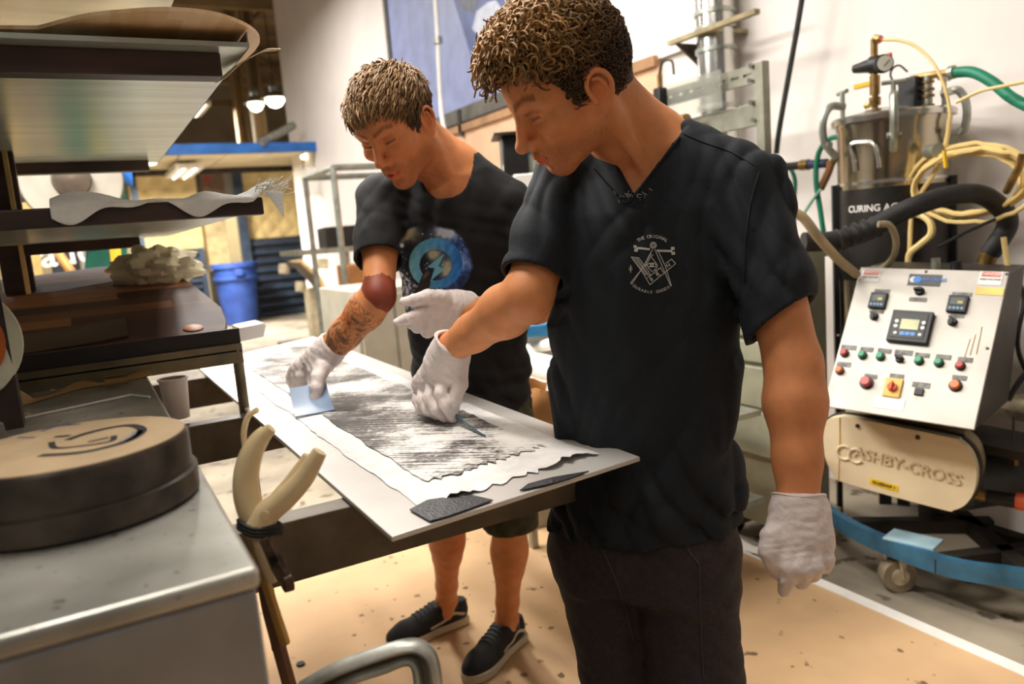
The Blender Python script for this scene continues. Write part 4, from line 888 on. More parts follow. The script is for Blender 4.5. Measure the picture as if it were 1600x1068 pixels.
pts = [P(415, 298, 1.325), P(442, 300, 1.31), P(444, 340, 1.30), P(436, 330, 1.305), P(424, 312, 1.32)]
MB().prism(pts, (.0, .0015, .0005)).build('hanging_corner', m_cloth, t, smooth=False)
# dark stained boards
m_dk = bpy.data.materials.new('stained_strips'); m_dk.use_nodes = True
wood_strips(m_dk, ((34, 19, 13), (82, 48, 29), (156, 104, 62)), 16, 'Y', .62)
tn_ = math.radians(14); pn = np.array((0, -math.sin(tn_), math.cos(tn_))); p0 = on_y(200, 548, Y3+.03)
def slab(px, py): return onplane(px, py, p0, pn)
ol = [slab(*q) for q in ((-40, 470), (100, 452), (240, 437), (280, 433), (296, 440), (322, 460), (346, 480), (354, 500), (352, 520), (200, 547), (-40, 575))]
tag(MB().prism(ol, -pn*.022).build('stained_board', m_dk, angle=30, bevel=.002), 'dark stained striped board with rounded corner on the lower tray', 'board', 'stained boards')
ol = [slab(*q)+pn*.03+np.array((0, .25, .0)) for q in ((-40, 460), (160, 432), (200, 430), (215, 452), (-40, 500))]
tag(MB().prism(ol, -pn*.022).build('stained_board', m_dk, angle=30, bevel=.002), 'second dark stained board behind the striped one', 'board', 'stained boards')
ol = [slab(*q)+pn*.001 for q in ((-40, 540), (100, 516), (197, 500), (200, 528), (120, 543), (-40, 568))]
tag(MB().prism(ol, pn*.006).build('brown_sheet', M('brown_sheet', (84, 64, 46), .55, var=.15, scale=10)), 'dull brown sheet lying on the striped dark board', 'sheet')
c = slab(302, 513); tag(MB().lathe([(.001, 0), (.024, 0), (.025, .003), (.02, .005), (.001, .006)], c, axis=pn, n=20).build('orange_disc', M('disc_amber', (190, 108, 30), .5)), 'small amber disc on the dark striped board', 'disc')
# crumpled paper
c = slab(238, 420)+np.array((0, -.12, 0)); random.seed(11)
from mathutils import noise as mnoise
def crum(u, v):
    a = u*2*math.pi; e = (v-.5)*math.pi; d = np.array((math.cos(a)*math.cos(e), math.sin(a)*math.cos(e), math.sin(e)))
    n = abs(mnoise.noise(Vector(d*1.7+Vector((5, 1, 2)))))*1.3+abs(mnoise.noise(Vector(d*3.6+Vector((9, 9, 9)))))*.7+abs(mnoise.noise(Vector(d*8)))*.25
    return c+d*np.array((.118, .09, .068))*(.80+.40*n)
tag(MB().grid(crum, 54, 30).build('crumpled_paper', M('crumple', (206, 196, 164), .85, var=.05, bump=.1, bscale=30), angle=32), 'crumpled cream paper lying on the dark boards', 'paper')
# white plank end beside the rack leg
pc0 = [on_y(*q, Y3+.2) for q in ((374, 512), (412, 504), (416, 508), (412, 526), (374, 534))]
tag(MB().prism(pc0, (0, .12, 0)).build('white_plank', m_white, smooth=False, bevel=.002), 'white plank end sticking out behind the rack leg', 'plank')
# things on the bench by the rack
def bt(px, py, dz=0): return on_z(px, py, ZB+dz)
m_kt = M('kraft_tape', (166, 132, 82), .6, var=.08)
A_ = [bt(18, 640), bt(60, 628), bt(120, 610), bt(170, 602), bt(238, 588)]
spk = spline(A_, 8)
def kt(u, v):
    i = u*(len(spk)-1); k = min(int(i), len(spk)-2); p = spk[k]+(spk[k+1]-spk[k])*(i-k)
    return p+np.array((.0, .03*v, .003+.012*v*math.sin(u*7+1)**2+.03*v*(u < .2)*(1-u/.2)))
t = thing('kraft_tape_strip', 'brown kraft tape strip curling on the bench near the rack', 'tape', spk[10])
MB().sheet(kt, 50, 4, .0008).build('strip', m_kt, t)
cc = bt(165, 607); cq = np.array((.9, -.3, 0))
MB().sheet(lambda u, v: cc+np.array((.045*v, .02*math.cos(u*8)*(.4+.6*u)-.005*v, .014+.012*(.4+.6*u)*math.sin(u*8))), 40, 4, .0008).build('curl', m_kt, t)
a, b = bt(5, 662), bt(205, 619); tag(MB().tube([a+(0, 0, .003), b+(0, 0, .003), bt(234, 620, .003)], .0028, 6).build('white_stick', m_white), 'thin white plastic stick lying on the bench', 'stick')
for k, (px, py, r) in enumerate(((42, 648, .007), (82, 610, .005), (130, 595, .006))):
    tag(MB().lathe([(.001, 0), (r, 0), (r*.9, .003), (.001, .004)], bt(px, py), n=10).build('resin_blob', M('resin_blob', (214, 200, 168), .4)), ['flat pale resin blob near the white stick end', 'tiny pale resin blob beside the kraft tape', 'tiny resin blob under the angle rail'][k], 'resin', 'resin blobs on the bench')

# ------------------------------------------------------------------ layup board on beams
ZT = .963
m_beam = M('beam_steel', (98, 88, 74), .5, .35, var=.16, scale=12)
for i, (y, lab_) in enumerate(((1.13, 'nearest dark steel beam carrying the layup board'), (1.93, 'middle dark steel beam under the layup board beside the rack leg'), (2.66, 'farthest dark steel beam under the layup board'))):
    t = thing('support_beam', lab_, 'beam', (.45, y, .8), 'beams under the layup board')
    x0 = bx+.003
    MB().ab((x0, y, .858), (.80, y+.05, .954)).build('tube', m_beam, t, smooth=False, bevel=.003)
    MB().ab((x0, y-.012, .83), (x0+.008, y+.062, .954)).build('end_plate', m_beam, t, smooth=False)
    for yy in (y+.006, y+.044): MB().cyl((x0+.008, yy, .84), (x0+.014, yy, .84), .006, 8).build('bolt', m_dsteel, t)
Bc = [on_z(612, 838, ZT), on_z(1000, 713, ZT), on_z(490, 525, ZT), on_z(305, 570, ZT)]
Bc[2] = Bc[1]+(Bc[2]-Bc[1])*1.0
m_bplate = M('board_plate', (214, 210, 204), .35, .35, var=.05, scale=4)
tag(MB().prism([p-np.array((0, 0, .008)) for p in Bc], (0, 0, .008)).build('layup_board', m_bplate, smooth=False, bevel=.0015), 'long pale metal layup board reaching toward the two men', 'board')
def bq(s, u):   # s across 0..1 (left..right), u along 0..1 (near..far)
    return (Bc[0]*(1-s)+Bc[1]*s)*(1-u)+(Bc[3]*(1-s)+Bc[2]*s)*u
def rag(n, amp, seed):
    random.seed(seed); return [random.uniform(-amp, amp) for _ in range(n)]
def ragged_sheet(name, label, cat, mat, s0, s1, u0, u1, amp, z, nu=90, nv=34, wav=.0015, seed=1, lift=None):
    l, r = rag(nu+1, amp, seed), rag(nu+1, amp, seed+1); bo, to = rag(nv+1, amp*.4, seed+2), rag(nv+1, amp*.4, seed+3)
    for arr in (l, r):
        for k in range(1, len(arr)): arr[k] = .65*arr[k-1]+.5*arr[k]
    def fn(u, v):
        i, j = int(round(u*nu)), int(round(v*nv))
        a = s0+l[i]; b = s1+r[i]; uu = u0+(u1-u0)*u+(bo[j]*(1-u)+to[j]*u)
        p = bq(a+(b-a)*v, uu); e = min(u, 1-u)*2.2; 
        zz = z+wav*(mnoise.noise(Vector((p[0]*22, p[1]*9, seed)))+1)
        if lift: zz += lift(u, v)
        return (p[0], p[1], zz)
    return tag(MB().sheet(fn, nu, nv, .0006).build(name, mat, angle=40), label, cat)
m_glass = M('wet_glass_cloth', (240, 238, 234), .32, var=.05, scale=30, bump=.2, bscale=150)
def lift(u, v): return .009*math.exp(-((u-.0)/.025)**2)*(max(0, math.sin(v*9+.5))+.15)*(v > .12)
ragged_sheet('wet_glass_layer', 'wide white wet glass cloth layer on the layup board', 'cloth', m_glass, .15, .89, .03, .97, .012, ZT+.0008, lift=lift, seed=5, wav=.0007)
# carbon layer, streaked with wet resin
m_carb = bpy.data.materials.new('wet_carbon'); m_carb.use_nodes = True
nt = m_carb.node_tree; b = nt.nodes['Principled BSDF']; L = nt.links.new; b.inputs['Roughness'].default_value = .28
tc = nd(nt, 'ShaderNodeTexCoord')
va = on_z(571, 717, ZT); vb = on_z(844, 712, ZT); ang = math.atan2(vb[1]-va[1], vb[0]-va[0])
mp = nd(nt, 'ShaderNodeMapping'); mp.inputs['Rotation'].default_value = (0, 0, -ang); L(tc.outputs['Object'], mp.inputs[0])
m2_ = nd(nt, 'ShaderNodeMapping'); m2_.inputs['Scale'].default_value = (5, 190, 1); L(mp.outputs[0], m2_.inputs[0])
ln = nd(nt, 'ShaderNodeTexNoise'); ln.inputs['Scale'].default_value = 1; ln.inputs['Detail'].default_value = 3; L(m2_.outputs[0], ln.inputs['Vector'])
bg = nd(nt, 'ShaderNodeTexNoise'); bg.inputs['Scale'].default_value = 4.5; bg.inputs['Detail'].default_value = 7; bg.inputs['Roughness'].default_value = .65; L(tc.outputs['Object'], bg.inputs['Vector'])
sm = nd(nt, 'ShaderNodeTexNoise'); sm.inputs['Scale'].default_value = 120; sm.inputs['Detail'].default_value = 3; L(tc.outputs['Object'], sm.inputs['Vector'])
a1 = nd(nt, 'ShaderNodeMath', operation='MULTIPLY_ADD'); a1.inputs[1].default_value = .85; L(ln.outputs[0], a1.inputs[0])
a2 = nd(nt, 'ShaderNodeMath', operation='MULTIPLY_ADD'); a2.inputs[1].default_value = .35; L(sm.outputs[0], a2.inputs[0])
a3 = nd(nt, 'ShaderNodeMath', operation='MULTIPLY'); a3.inputs[1].default_value = 1.7; L(bg.outputs[0], a3.inputs[0])
L(a3.outputs[0], a2.inputs[2]); L(a2.outputs[0], a1.inputs[2])
cr = nd(nt, 'ShaderNodeValToRGB'); cr.color_ramp.elements[0].position = .86; cr.color_ramp.elements[1].position = 1.28
mr = nd(nt, 'ShaderNodeMapRange'); mr.inputs[1].default_value = 1.2; mr.inputs[2].default_value = 1.68; L(a1.outputs[0], mr.inputs[0])
cr.color_ramp.elements[0].position = .06; cr.color_ramp.elements[1].position = .70
cr.color_ramp.elements[0].color = (*lin((34, 34, 36)), 1); cr.color_ramp.elements[1].color = (*lin((236, 232, 226)), 1)
e = cr.color_ramp.elements.new(.4); e.color = (*lin((112, 108, 106)), 1)
L(mr.outputs[0], cr.inputs[0]); L(cr.outputs[0], b.inputs['Base Color'])
bp = nd(nt, 'ShaderNodeBump'); bp.inputs['Strength'].default_value = .25; bp.inputs['Distance'].default_value = .004; L(ln.outputs[0], bp.inputs['Height']); L(bp.outputs[0], b.inputs['Normal'])
ragged_sheet('carbon_layer', 'grey streaked wet carbon layer in the middle of the board', 'cloth', m_carb, .26, .80, .075, .93, .014, ZT+.0036, seed=15, wav=.0007)
# dark scraps at the near edge
m_scr = M('carbon_scrap', (46, 46, 48), .5, var=.2, scale=60, bump=.3, bscale=200)
def scrap(label, pxs, h):
    pts = [on_z(px, py, ZT+.004) for px, py in pxs]; n = len(pts)
    c = np.mean(pts, axis=0)+np.array((0, 0, h)); V = pts+[c]
    mb = MB().add(V+[p-np.array((0, 0, .002)) for p in V], [(i, (i+1) % n, n) for i in range(n)]+[(n+1+i, 2*n+1, n+1+(i+1) % n) for i in range(n)]+[(i, n+1+i, n+1+(i+1) % n, (i+1) % n) for i in range(n)])
    tag(mb.build('carbon_scrap', m_scr, angle=50), label, 'scrap', 'carbon scraps')
scrap('dark carbon scrap at the near left corner of the board', [(640, 795), (668, 780), (700, 775), (740, 773), (770, 780), (735, 793), (700, 805), (672, 813)], .006)
scrap('dark carbon scrap at the near right corner of the board', [(812, 765), (825, 755), (850, 748), (885, 742), (920, 735), (890, 747), (850, 757)], .005)
# squeegees
m_sq = M('squeegee_blue', (148, 172, 204), .3, var=.04, trans=.25)
a, b = on_z(462, 651, ZT+.006), on_z(523, 640, ZT+.006); c = P(452, 607, pix(a)[2]+.085); d = P(509, 597, pix(b)[2]+.085)
tag(MB().sheet(lambda u, v: (a*(1-u)+b*u)*(1-v)+(c*(1-u)+d*u)*v+np.array((0, 0, -.008*math.sin(math.pi*v))), 8, 10, .0022).build('squeegee', m_sq), 'pale blue plastic squeegee held by the tattooed man', 'squeegee', 'squeegees')
m_sq2 = M('squeegee_teal', (60, 92, 104), .3, var=.05)
a, b = on_z(758, 681, ZT+.006), on_z(700, 688, ZT+.006); c = P(716, 645, 1.56); d = P(672, 655, 1.60)
a = on_z(759, 681, ZT+.008); b = on_z(738, 670, ZT+.008); c = P(712, 646, 1.575); d = P(697, 640, 1.63)
tag(MB().sheet(lambda u, v: (a*(1-u)+b*u)*(1-v)+(c*(1-u)+d*u)*v+np.array((0, 0, -.004*math.sin(math.pi*v))), 8, 12, .0034).build('squeegee', m_sq2), 'dark teal squeegee bent under the gloved fingers of the front man', 'squeegee', 'squeegees')
# wet gloss blobs by the pale squeegee
# plastic cup on the far beam
c = np.append(on_z(279, 652, .955)[:2], .9545); k = pix(c)[2]/FPX
t = thing('plastic_cup', 'translucent white mixing cup behind the bench edge', 'cup', c)
hh = .098; MB().lathe([(17*k, 0), (21*k, hh), (23*k, hh), (23*k, hh+.004), (20*k, hh+.004), (16*k, .004), (.001, .004)], c, n=32).build('cup', M('cup_plastic', (234, 226, 216), .4, var=.03), t, angle=40)
MB().lathe([(.001, hh*.8), (19.3*k, hh*.8), (19.3*k, hh*.81), (.001, hh*.81)], c, n=32).build('resin', M('cup_resin', (190, 180, 170), .2), t, angle=40)
# ------------------------------------------------------------------ cream plastic gripper strapped at the bench corner
DC = .98
t = thing('plastic_gripper', 'cream plastic forked gripper bound with black bands at the bench corner', 'tool', P(410, 830, DC))
m_ivory = M('ivory_plastic', (228, 204, 158), .35, var=.07, scale=12)
def pp(pts, d=DC): return spline([P(*q, d) for q in pts], 6)
def taper(n, a, b, c): return [a+(b-a)*min(1, i/(n*.5)) if i < n*.5 else b+(c-b)*(i-n*.5)/(n*.5) for i in range(n)]
for pts, r0, r1, r2, dd in (([(412, 822), (392, 795), (384, 755), (392, 715), (408, 685), (424, 668)], .019, .015, .007, 0), ([(404, 815), (384, 785), (379, 745), (386, 710), (400, 685), (413, 671)], .016, .011, .006, .025),
                        ([(405, 822), (418, 800), (445, 778), (472, 750), (490, 722), (500, 705)], .019, .014, .009, -.005), ([(415, 812), (432, 785), (455, 755), (474, 727), (482, 711)], .015, .011, .007, .025)):
    s = pp(pts, DC+dd); MB().tube(s, taper(len(s), r0, r1, r2), 12).build('prong', m_ivory, t)
s = pp([(408, 800), (408, 830), (414, 860), (420, 885), (426, 908)], DC); MB().tube(s, taper(len(s), .024, .02, .012), 12, sq=.6).build('stem', m_ivory, t)
s = pp([(392, 822), (398, 850), (412, 900), (428, 950), (446, 1005)], DC+.02); MB().tube(s, .011, 8, sq=.6).build('strut', M('amber_wood', (196, 150, 72), .5), t)
s = pp([(402, 640), (388, 650), (381, 675), (384, 705), (386, 730)], DC+.05); MB().tube(s, .008, 8, sq=.5).build('strap_loop', m_ivory, t)
for py in (817, 823, 828):
    c = P(407, py, DC); MB().tube([c+(rt*.027*math.cos(a)-fw*.022*math.sin(a)+up*.002*math.sin(3*a)-up*.004*math.cos(a)) for a in np.linspace(0, 2*math.pi, 28)[:-1]], .003, 6, closed=True).build('rubber_band', m_rubber, t)
s = pp([(414, 838), (424, 860), (434, 884), (446, 905)], DC-.02); MB().tube(s, [.004]+[.009]*(len(s)-2)+[.006], 6).build('trigger', M('burnt_metal', (84, 66, 50), .4, .5, var=.4, scale=60), t)
MB().box(P(449, 909, DC-.02), (.014, .02, .02)).build('tip', M('burnt_metal', (0, 0, 0)), t, bevel=.003)
MB().lathe([(.001, 0), (.006, 0), (.006, .003), (.001, .003)], P(414, 805, DC-.02), axis=-fw, n=12).build('pin', m_ivory, t)
MB().tube(pp([(412, 905), (420, 950), (436, 1010), (452, 1068), (470, 1130)], DC+.04), .009, 8).build('rust_rod', M('rusty', (126, 84, 56), .6), t)
# cast C-clamp at the bottom
DK = .98
t = thing('c_clamp', 'grey cast iron clamp frame at the bottom edge', 'clamp', P(580, 1060, DK))
m_cast_i = M('cast_iron', (196, 196, 186), .42, .6, var=.14, scale=18, bump=.08)
web = [(470, 1075), (520, 1047), (575, 1026), (628, 1010), (655, 1010), (673, 1025), (681, 1060), (684, 1110)]
s = pp(web, DK); MB().tube(s, .014, 10, sq=.55).build('rib', m_cast_i, t)
s = pp([(500, 1088), (550, 1060), (600, 1043), (635, 1030), (650, 1040), (655, 1075), (658, 1115)], DK+.004); MB().tube(s, .011, 10, sq=.6).build('inner_rib', m_cast_i, t)
o1 = [P(*q, DK+.006) for q in ((475, 1078), (575, 1030), (630, 1013), (655, 1014), (672, 1030), (680, 1100), (656, 1100), (652, 1045), (635, 1034), (560, 1060), (500, 1090))]
MB().prism(o1, fw*.006).build('web', M('cast_web', (120, 112, 96), .5, .4, var=.15), t, smooth=False)
# ------------------------------------------------------------------ sanding wheel and clutter seen through the rack
c = on_y(112, 282, 4.6); sc = 4.6*.98/FPX*1.02
t = thing('sanding_wheel', 'white sanding wheel with dark hub behind the rack', 'machine', (c[0], 4.7, 0))
MB().lathe([(.02, -.05), (60*sc, -.05), (62*sc, -.03), (62*sc, .03), (60*sc, .05), (.02, .05)], c, axis=(0, -1, 0), n=56).build('wheel', M('wheel_felt', (158, 152, 140), .85, var=.05), t, angle=40)
MB().lathe([(.001, .05), (24*sc, .05), (22*sc, .075), (10*sc, .08), (.001, .085)], c, axis=(0, -1, 0), n=32).build('hub', M('hub_brown', (96, 84, 72), .4, .4, var=.2), t, angle=40)
m_teal = M('teal_paint', (40, 128, 112), .5, var=.1)
a = on_y(150, 205, 4.8); d = on_y(196, 330, 4.8)
MB().prism([on_y(*q, 4.75) for q in ((150, 215), (178, 215), (198, 312), (200, 460), (130, 460), (140, 300))], (0, .4, 0)).build('body', m_teal, t, smooth=False, bevel=.01)
MB().ab((on_y(120, 400, 4.75)[0], 4.75, 0), (on_y(200, 400, 4.75)[0], 5.15, on_y(160, 455, 4.75)[2])).build('plinth', m_teal, t, smooth=False)
MB().prism([on_y(*q, 4.7) for q in ((186, 240), (205, 250), (208, 290), (196, 285))], (0, .1, 0)).build('blue_guard', m_blue, t, smooth=False)
MB().prism([on_y(*q, 4.6) for q in ((168, 362), (186, 362), (192, 425), (176, 425))], (0, .05, 0)).build('yellow_box', M('box_yellow', (244, 186, 52), .5), t, smooth=False)
t = thing('dark_banner', 'dark printed banner seen through the rack gap', 'banner', on_y(100, 420, 6.2)*(1, 1, 0))
for px in (83, 118): q_ = on_y(px, 400, 6.25); MB().cyl((q_[0], 6.25, 0), (q_[0], 6.25, on_y(px, 366, 6.25)[2]), .02, 8).build('pole', m_dsteel, t)
pts = [on_y(*q, 6.2) for q in ((80, 366), (116, 370), (122, 440), (84, 440))]
MB().prism(pts, (0, .02, 0)).build('cloth', M('banner_dark', (32, 34, 44), .7), t, smooth=False)
text_on('aud', .24, on_y(106, 396, 6.19), (1, 0, .05), (0, 0, 1), bold=True).build('lettering', m_white, t, smooth=False)
tag(MB().tube([on_y(74, 372, 5.6), on_y(112, 425, 5.4), np.append((2*on_y(112, 425, 5.4)-on_y(74, 372, 5.6))[:2], .0)], .028, 8).build('broom_handle', M('broom_wood', (206, 150, 80), .6)), 'wooden broom handle leaning behind the rack', 'broom')
t = thing('wood_stack', 'pale boards standing left behind the rack', 'boards', (on_y(50, 400, 5)[0], 5, 0))
for k, (px, c_) in enumerate(((48, (214, 176, 110)), (30, (160, 130, 96)), (14, (120, 96, 72)))): p = on_y(px, 380, 5.0+.1*k); MB().box((p[0], p[1], .85), (.07, .05, 1.7), rotm(4, 4*k, 0)).build('plank', M('pl%d' % k, c_, .6), t, smooth=False)
tag(MB().ab((on_y(118, 370, 7.5)[0], 7.5, 0), (on_y(160, 370, 7.5)[0], 7.9, on_y(130, 366, 7.5)[2])).build('grey_locker', m_pgrey, smooth=False, bevel=.02), 'pale grey locker seen beyond the dark banner', 'locker')

# ------------------------------------------------------------------ implicit-surface modelling kit (bodies, clothes, gloves)
def smin(a, b, k):
    h = np.clip(.5+.5*(b-a)/k, 0, 1); return b+(a-b)*h-k*h*(1-h)
class Field:
    def __init__(s, lo, hi, h, fine=None):
        s.ax = []
        for i in range(3):
            if fine is None: s.ax.append(np.arange(lo[i], hi[i]+h, h, dtype=np.float32)); continue
            flo, fhi, fh = fine[0][i], fine[1][i], fine[2]
            a = [lo[i]]
            while a[-1] < hi[i]: a.append(a[-1]+(fh if flo <= a[-1] <= fhi else h))
            s.ax.append(np.array(a, np.float32))
        s.F = np.full([len(a) for a in s.ax], .2, np.float32)
    def _sl(s, lo, hi):
        return tuple(slice(max(0, int(np.searchsorted(a, l))-1), int(np.searchsorted(a, h))+1) for a, l, h in zip(s.ax, lo, hi))
    def _pts(s, sl):
        X, Y, Z = np.meshgrid(s.ax[0][sl[0]], s.ax[1][sl[1]], s.ax[2][sl[2]], indexing='ij', sparse=False)
        return np.stack([X, Y, Z], -1)
    def op(s, fn, lo, hi, k=.01, mode='u', m=.03):
        m = max(m, k*1.5); sl = s._sl(np.array(lo)-m, np.array(hi)+m)
        if any(q.stop-q.start < 2 for q in sl): return s
        p = s._pts(sl); d = fn(p).astype(np.float32); f = s.F[sl]
        if mode == 'u': s.F[sl] = smin(f, d, k)
        elif mode == 's': s.F[sl] = -smin(-f, d, k)
        elif mode == 'x': s.F[sl] = np.maximum(f, -d)
        elif mode == 'i': s.F[sl] = np.maximum(f, d)
        return s
    def rc(s, a, b, ra, rb, k=.01, mode='u'):
        a = np.asarray(a, float); b = np.asarray(b, float); R = max(ra, rb)
        def fn(p):
            q = p-a.astype(np.float32); ab = (b-a).astype(np.float32); t = np.clip(q@ab/max(1e-9, float(ab@ab)), 0, 1)
            return np.linalg.norm(q-t[..., None]*ab, axis=-1)-(ra+(rb-ra)*t)
        return s.op(fn, np.minimum(a, b)-R, np.maximum(a, b)+R, k, mode)
    def ell(s, c, rad, R=None, k=.01, mode='u'):
        c = np.asarray(c, float); R = np.eye(3) if R is None else R; rad = np.asarray(rad, float); ext = np.abs(R)@rad
        def fn(p):
            q = (p-c.astype(np.float32))@R.astype(np.float32); k0 = np.linalg.norm(q/rad.astype(np.float32), axis=-1); k1 = np.linalg.norm(q/(rad*rad).astype(np.float32), axis=-1)
            return k0*(k0-1)/np.maximum(k1, 1e-6)
        return s.op(fn, c-ext, c+ext, k, mode)
    def chain(s, pts, rs, k=.006, mode='u'):
        for i in range(len(pts)-1): s.rc(pts[i], pts[i+1], rs[i], rs[i+1], k, mode)
        return s
    def loft(s, secs, u, v, k=.01, mode='u', sq=2.0):
        """secs: (centre, half width along u, half depth along v), stacked roughly vertically"""
        cs = np.array([c for c, _, _ in secs]); A = np.array([a for _, a, _ in secs]); B = np.array([b for _, _, b in secs]); u = nrm(u); v = nrm(v)
        o = np.argsort(cs[:, 2]); cs, A, B = cs[o], A[o], B[o]; m = max(A.max(), B.max())
        def fn(p):
            z = p[..., 2]; cx = np.interp(z, cs[:, 2], cs[:, 0]); cy = np.interp(z, cs[:, 2], cs[:, 1]); a = np.interp(z, cs[:, 2], A); b = np.interp(z, cs[:, 2], B)
            dx = p[..., 0]-cx; dy = p[..., 1]-cy; pu = dx*u[0]+dy*u[1]; pv = dx*v[0]+dy*v[1]
            e = (np.abs(pu/a)**sq+np.abs(pv/b)**sq)**(1/sq); d = (e-1)*np.minimum(a, b)
            return np.maximum(d, np.maximum(cs[0, 2]-z, z-cs[-1, 2]))
        return s.op(fn, (cs[:, 0].min()-m, cs[:, 1].min()-m, cs[0, 2]), (cs[:, 0].max()+m, cs[:, 1].max()+m, cs[-1, 2]), k, mode)
    def plane(s, c, n, lo, hi):
        """cut away what lies on the +n side of c inside the box"""
        n = nrm(n); c = np.asarray(c, float)
        return s.op(lambda p: (p-c.astype(np.float32))@n.astype(np.float32), lo, hi, mode='i', m=0)
    def mesh(s, smooth=0, extra=None):
        F = s.F; S = F < 0; nx, ny, nz = F.shape
        c = np.zeros((nx-1, ny-1, nz-1), np.int8)
        for i in (0, 1):
            for j in (0, 1):
                for k in (0, 1): c += S[i:nx-1+i, j:ny-1+j, k:nz-1+k]
        act = (c > 0) & (c < 8); idx = np.argwhere(act); n = len(idx)
        cid = np.full(act.shape, -1, np.int32); cid[act] = np.arange(n)
        I, J, K = idx.T; acc = np.zeros((n, 3)); cnt = np.zeros(n)
        cor = {(i, j, k): F[I+i, J+j, K+k].astype(np.float64) for i in (0, 1) for j in (0, 1) for k in (0, 1)}
        X = [a.astype(np.float64) for a in s.ax]
        base = [X[0][I], X[1][J], X[2][K]]; dl = [X[0][I+1]-X[0][I], X[1][J+1]-X[1][J], X[2][K+1]-X[2][K]]
        for a in range(3):
            o1, o2 = [q for q in range(3) if q != a]
            for p in (0, 1):
                for q in (0, 1):
                    c0 = [0, 0, 0]; c0[o1] = p; c0[o2] = q; c1 = list(c0); c1[a] = 1
                    f0, f1 = cor[tuple(c0)], cor[tuple(c1)]; cr = (f0 < 0) != (f1 < 0)
                    t = np.where(cr, f0/np.where(np.abs(f0-f1) < 1e-12, 1, f0-f1), 0)
                    pos = [base[0]+c0[0]*dl[0], base[1]+c0[1]*dl[1], base[2]+c0[2]*dl[2]]; pos[a] = base[a]+t*dl[a]
                    for q3 in range(3): acc[:, q3] += np.where(cr, pos[q3], 0)
                    cnt += cr
        V = acc/cnt[:, None]; faces = []
        for a in range(3):
            sl0 = [slice(None)]*3; sl1 = [slice(None)]*3; sl0[a] = slice(0, -1); sl1[a] = slice(1, None)
            e = S[tuple(sl0)] != S[tuple(sl1)]; ins = S[tuple(sl0)]
            b, d = [(1, 2), (2, 0), (0, 1)][a]
            q = np.argwhere(e); ok = (q[:, b] > 0) & (q[:, d] > 0) & (q[:, b] < F.shape[b]-1) & (q[:, d] < F.shape[d]-1); q = q[ok]
            def g(db, dd):
                w = q.copy(); w[:, b] += db; w[:, d] += dd; return cid[w[:, 0], w[:, 1], w[:, 2]]
            f = np.stack([g(-1, -1), g(0, -1), g(0, 0), g(-1, 0)], 1); flip = ~ins[q[:, 0], q[:, 1], q[:, 2]]; f[flip] = f[flip][:, ::-1]; faces.append(f)
        Fc = np.concatenate(faces); Fc = Fc[(Fc >= 0).all(1)]
        for _ in range(smooth):
            a2 = np.zeros_like(V); n2 = np.zeros(len(V))
            for i in range(4):
                np.add.at(a2, Fc[:, i], V[Fc[:, (i+1) % 4]]+V[Fc[:, i-1]]); np.add.at(n2, Fc[:, i], 2)
            V = V*.45+.55*a2/np.maximum(n2, 1)[:, None]
        if extra:
            c, r, k = extra; w = np.clip((np.linalg.norm(V-c, axis=1)-r)/.06, 0, 1)[:, None]
            for _ in range(k):
                a2 = np.zeros_like(V); n2 = np.zeros(len(V))
                for i in range(4):
                    np.add.at(a2, Fc[:, i], V[Fc[:, (i+1) % 4]]+V[Fc[:, i-1]]); np.add.at(n2, Fc[:, i], 2)
                V = V*(1-.6*w)+.6*w*a2/np.maximum(n2, 1)[:, None]
        return V, Fc
def add_folds(f, amp, seed, dirs, scale, weight=None):
    """cloth folds : long shallow ripples added to the field near the surface"""
    near = np.abs(f.F) < .02; idx = np.argwhere(near)
    p = np.stack([f.ax[i][idx[:, i]] for i in range(3)], 1).astype(np.float64); rng = np.random.default_rng(seed); tot = np.zeros(len(p))
    for d in dirs:
        d = nrm(d)
        for m in range(3):
            fr = scale*(1+.7*m)*rng.uniform(.8, 1.25); w1 = nrm(rng.normal(size=3)); w2 = nrm(rng.normal(size=3))
            ph = p@d*fr+1.6*np.sin(p@w1*fr*.35+rng.uniform(0, 6))+.9*np.sin(p@w2*fr*.6+rng.uniform(0, 6))
            msk = .5+.5*np.sin(p@w1*9+rng.uniform(0, 6))*np.sin(p@w2*7+rng.uniform(0, 6))
            tot += (np.abs(np.sin(ph))**.7*2-1.2)*msk*(.75**m)
    wgt = 1 if weight is None else weight(p)
    f.F[near] -= (amp*tot*wgt).astype(np.float32)

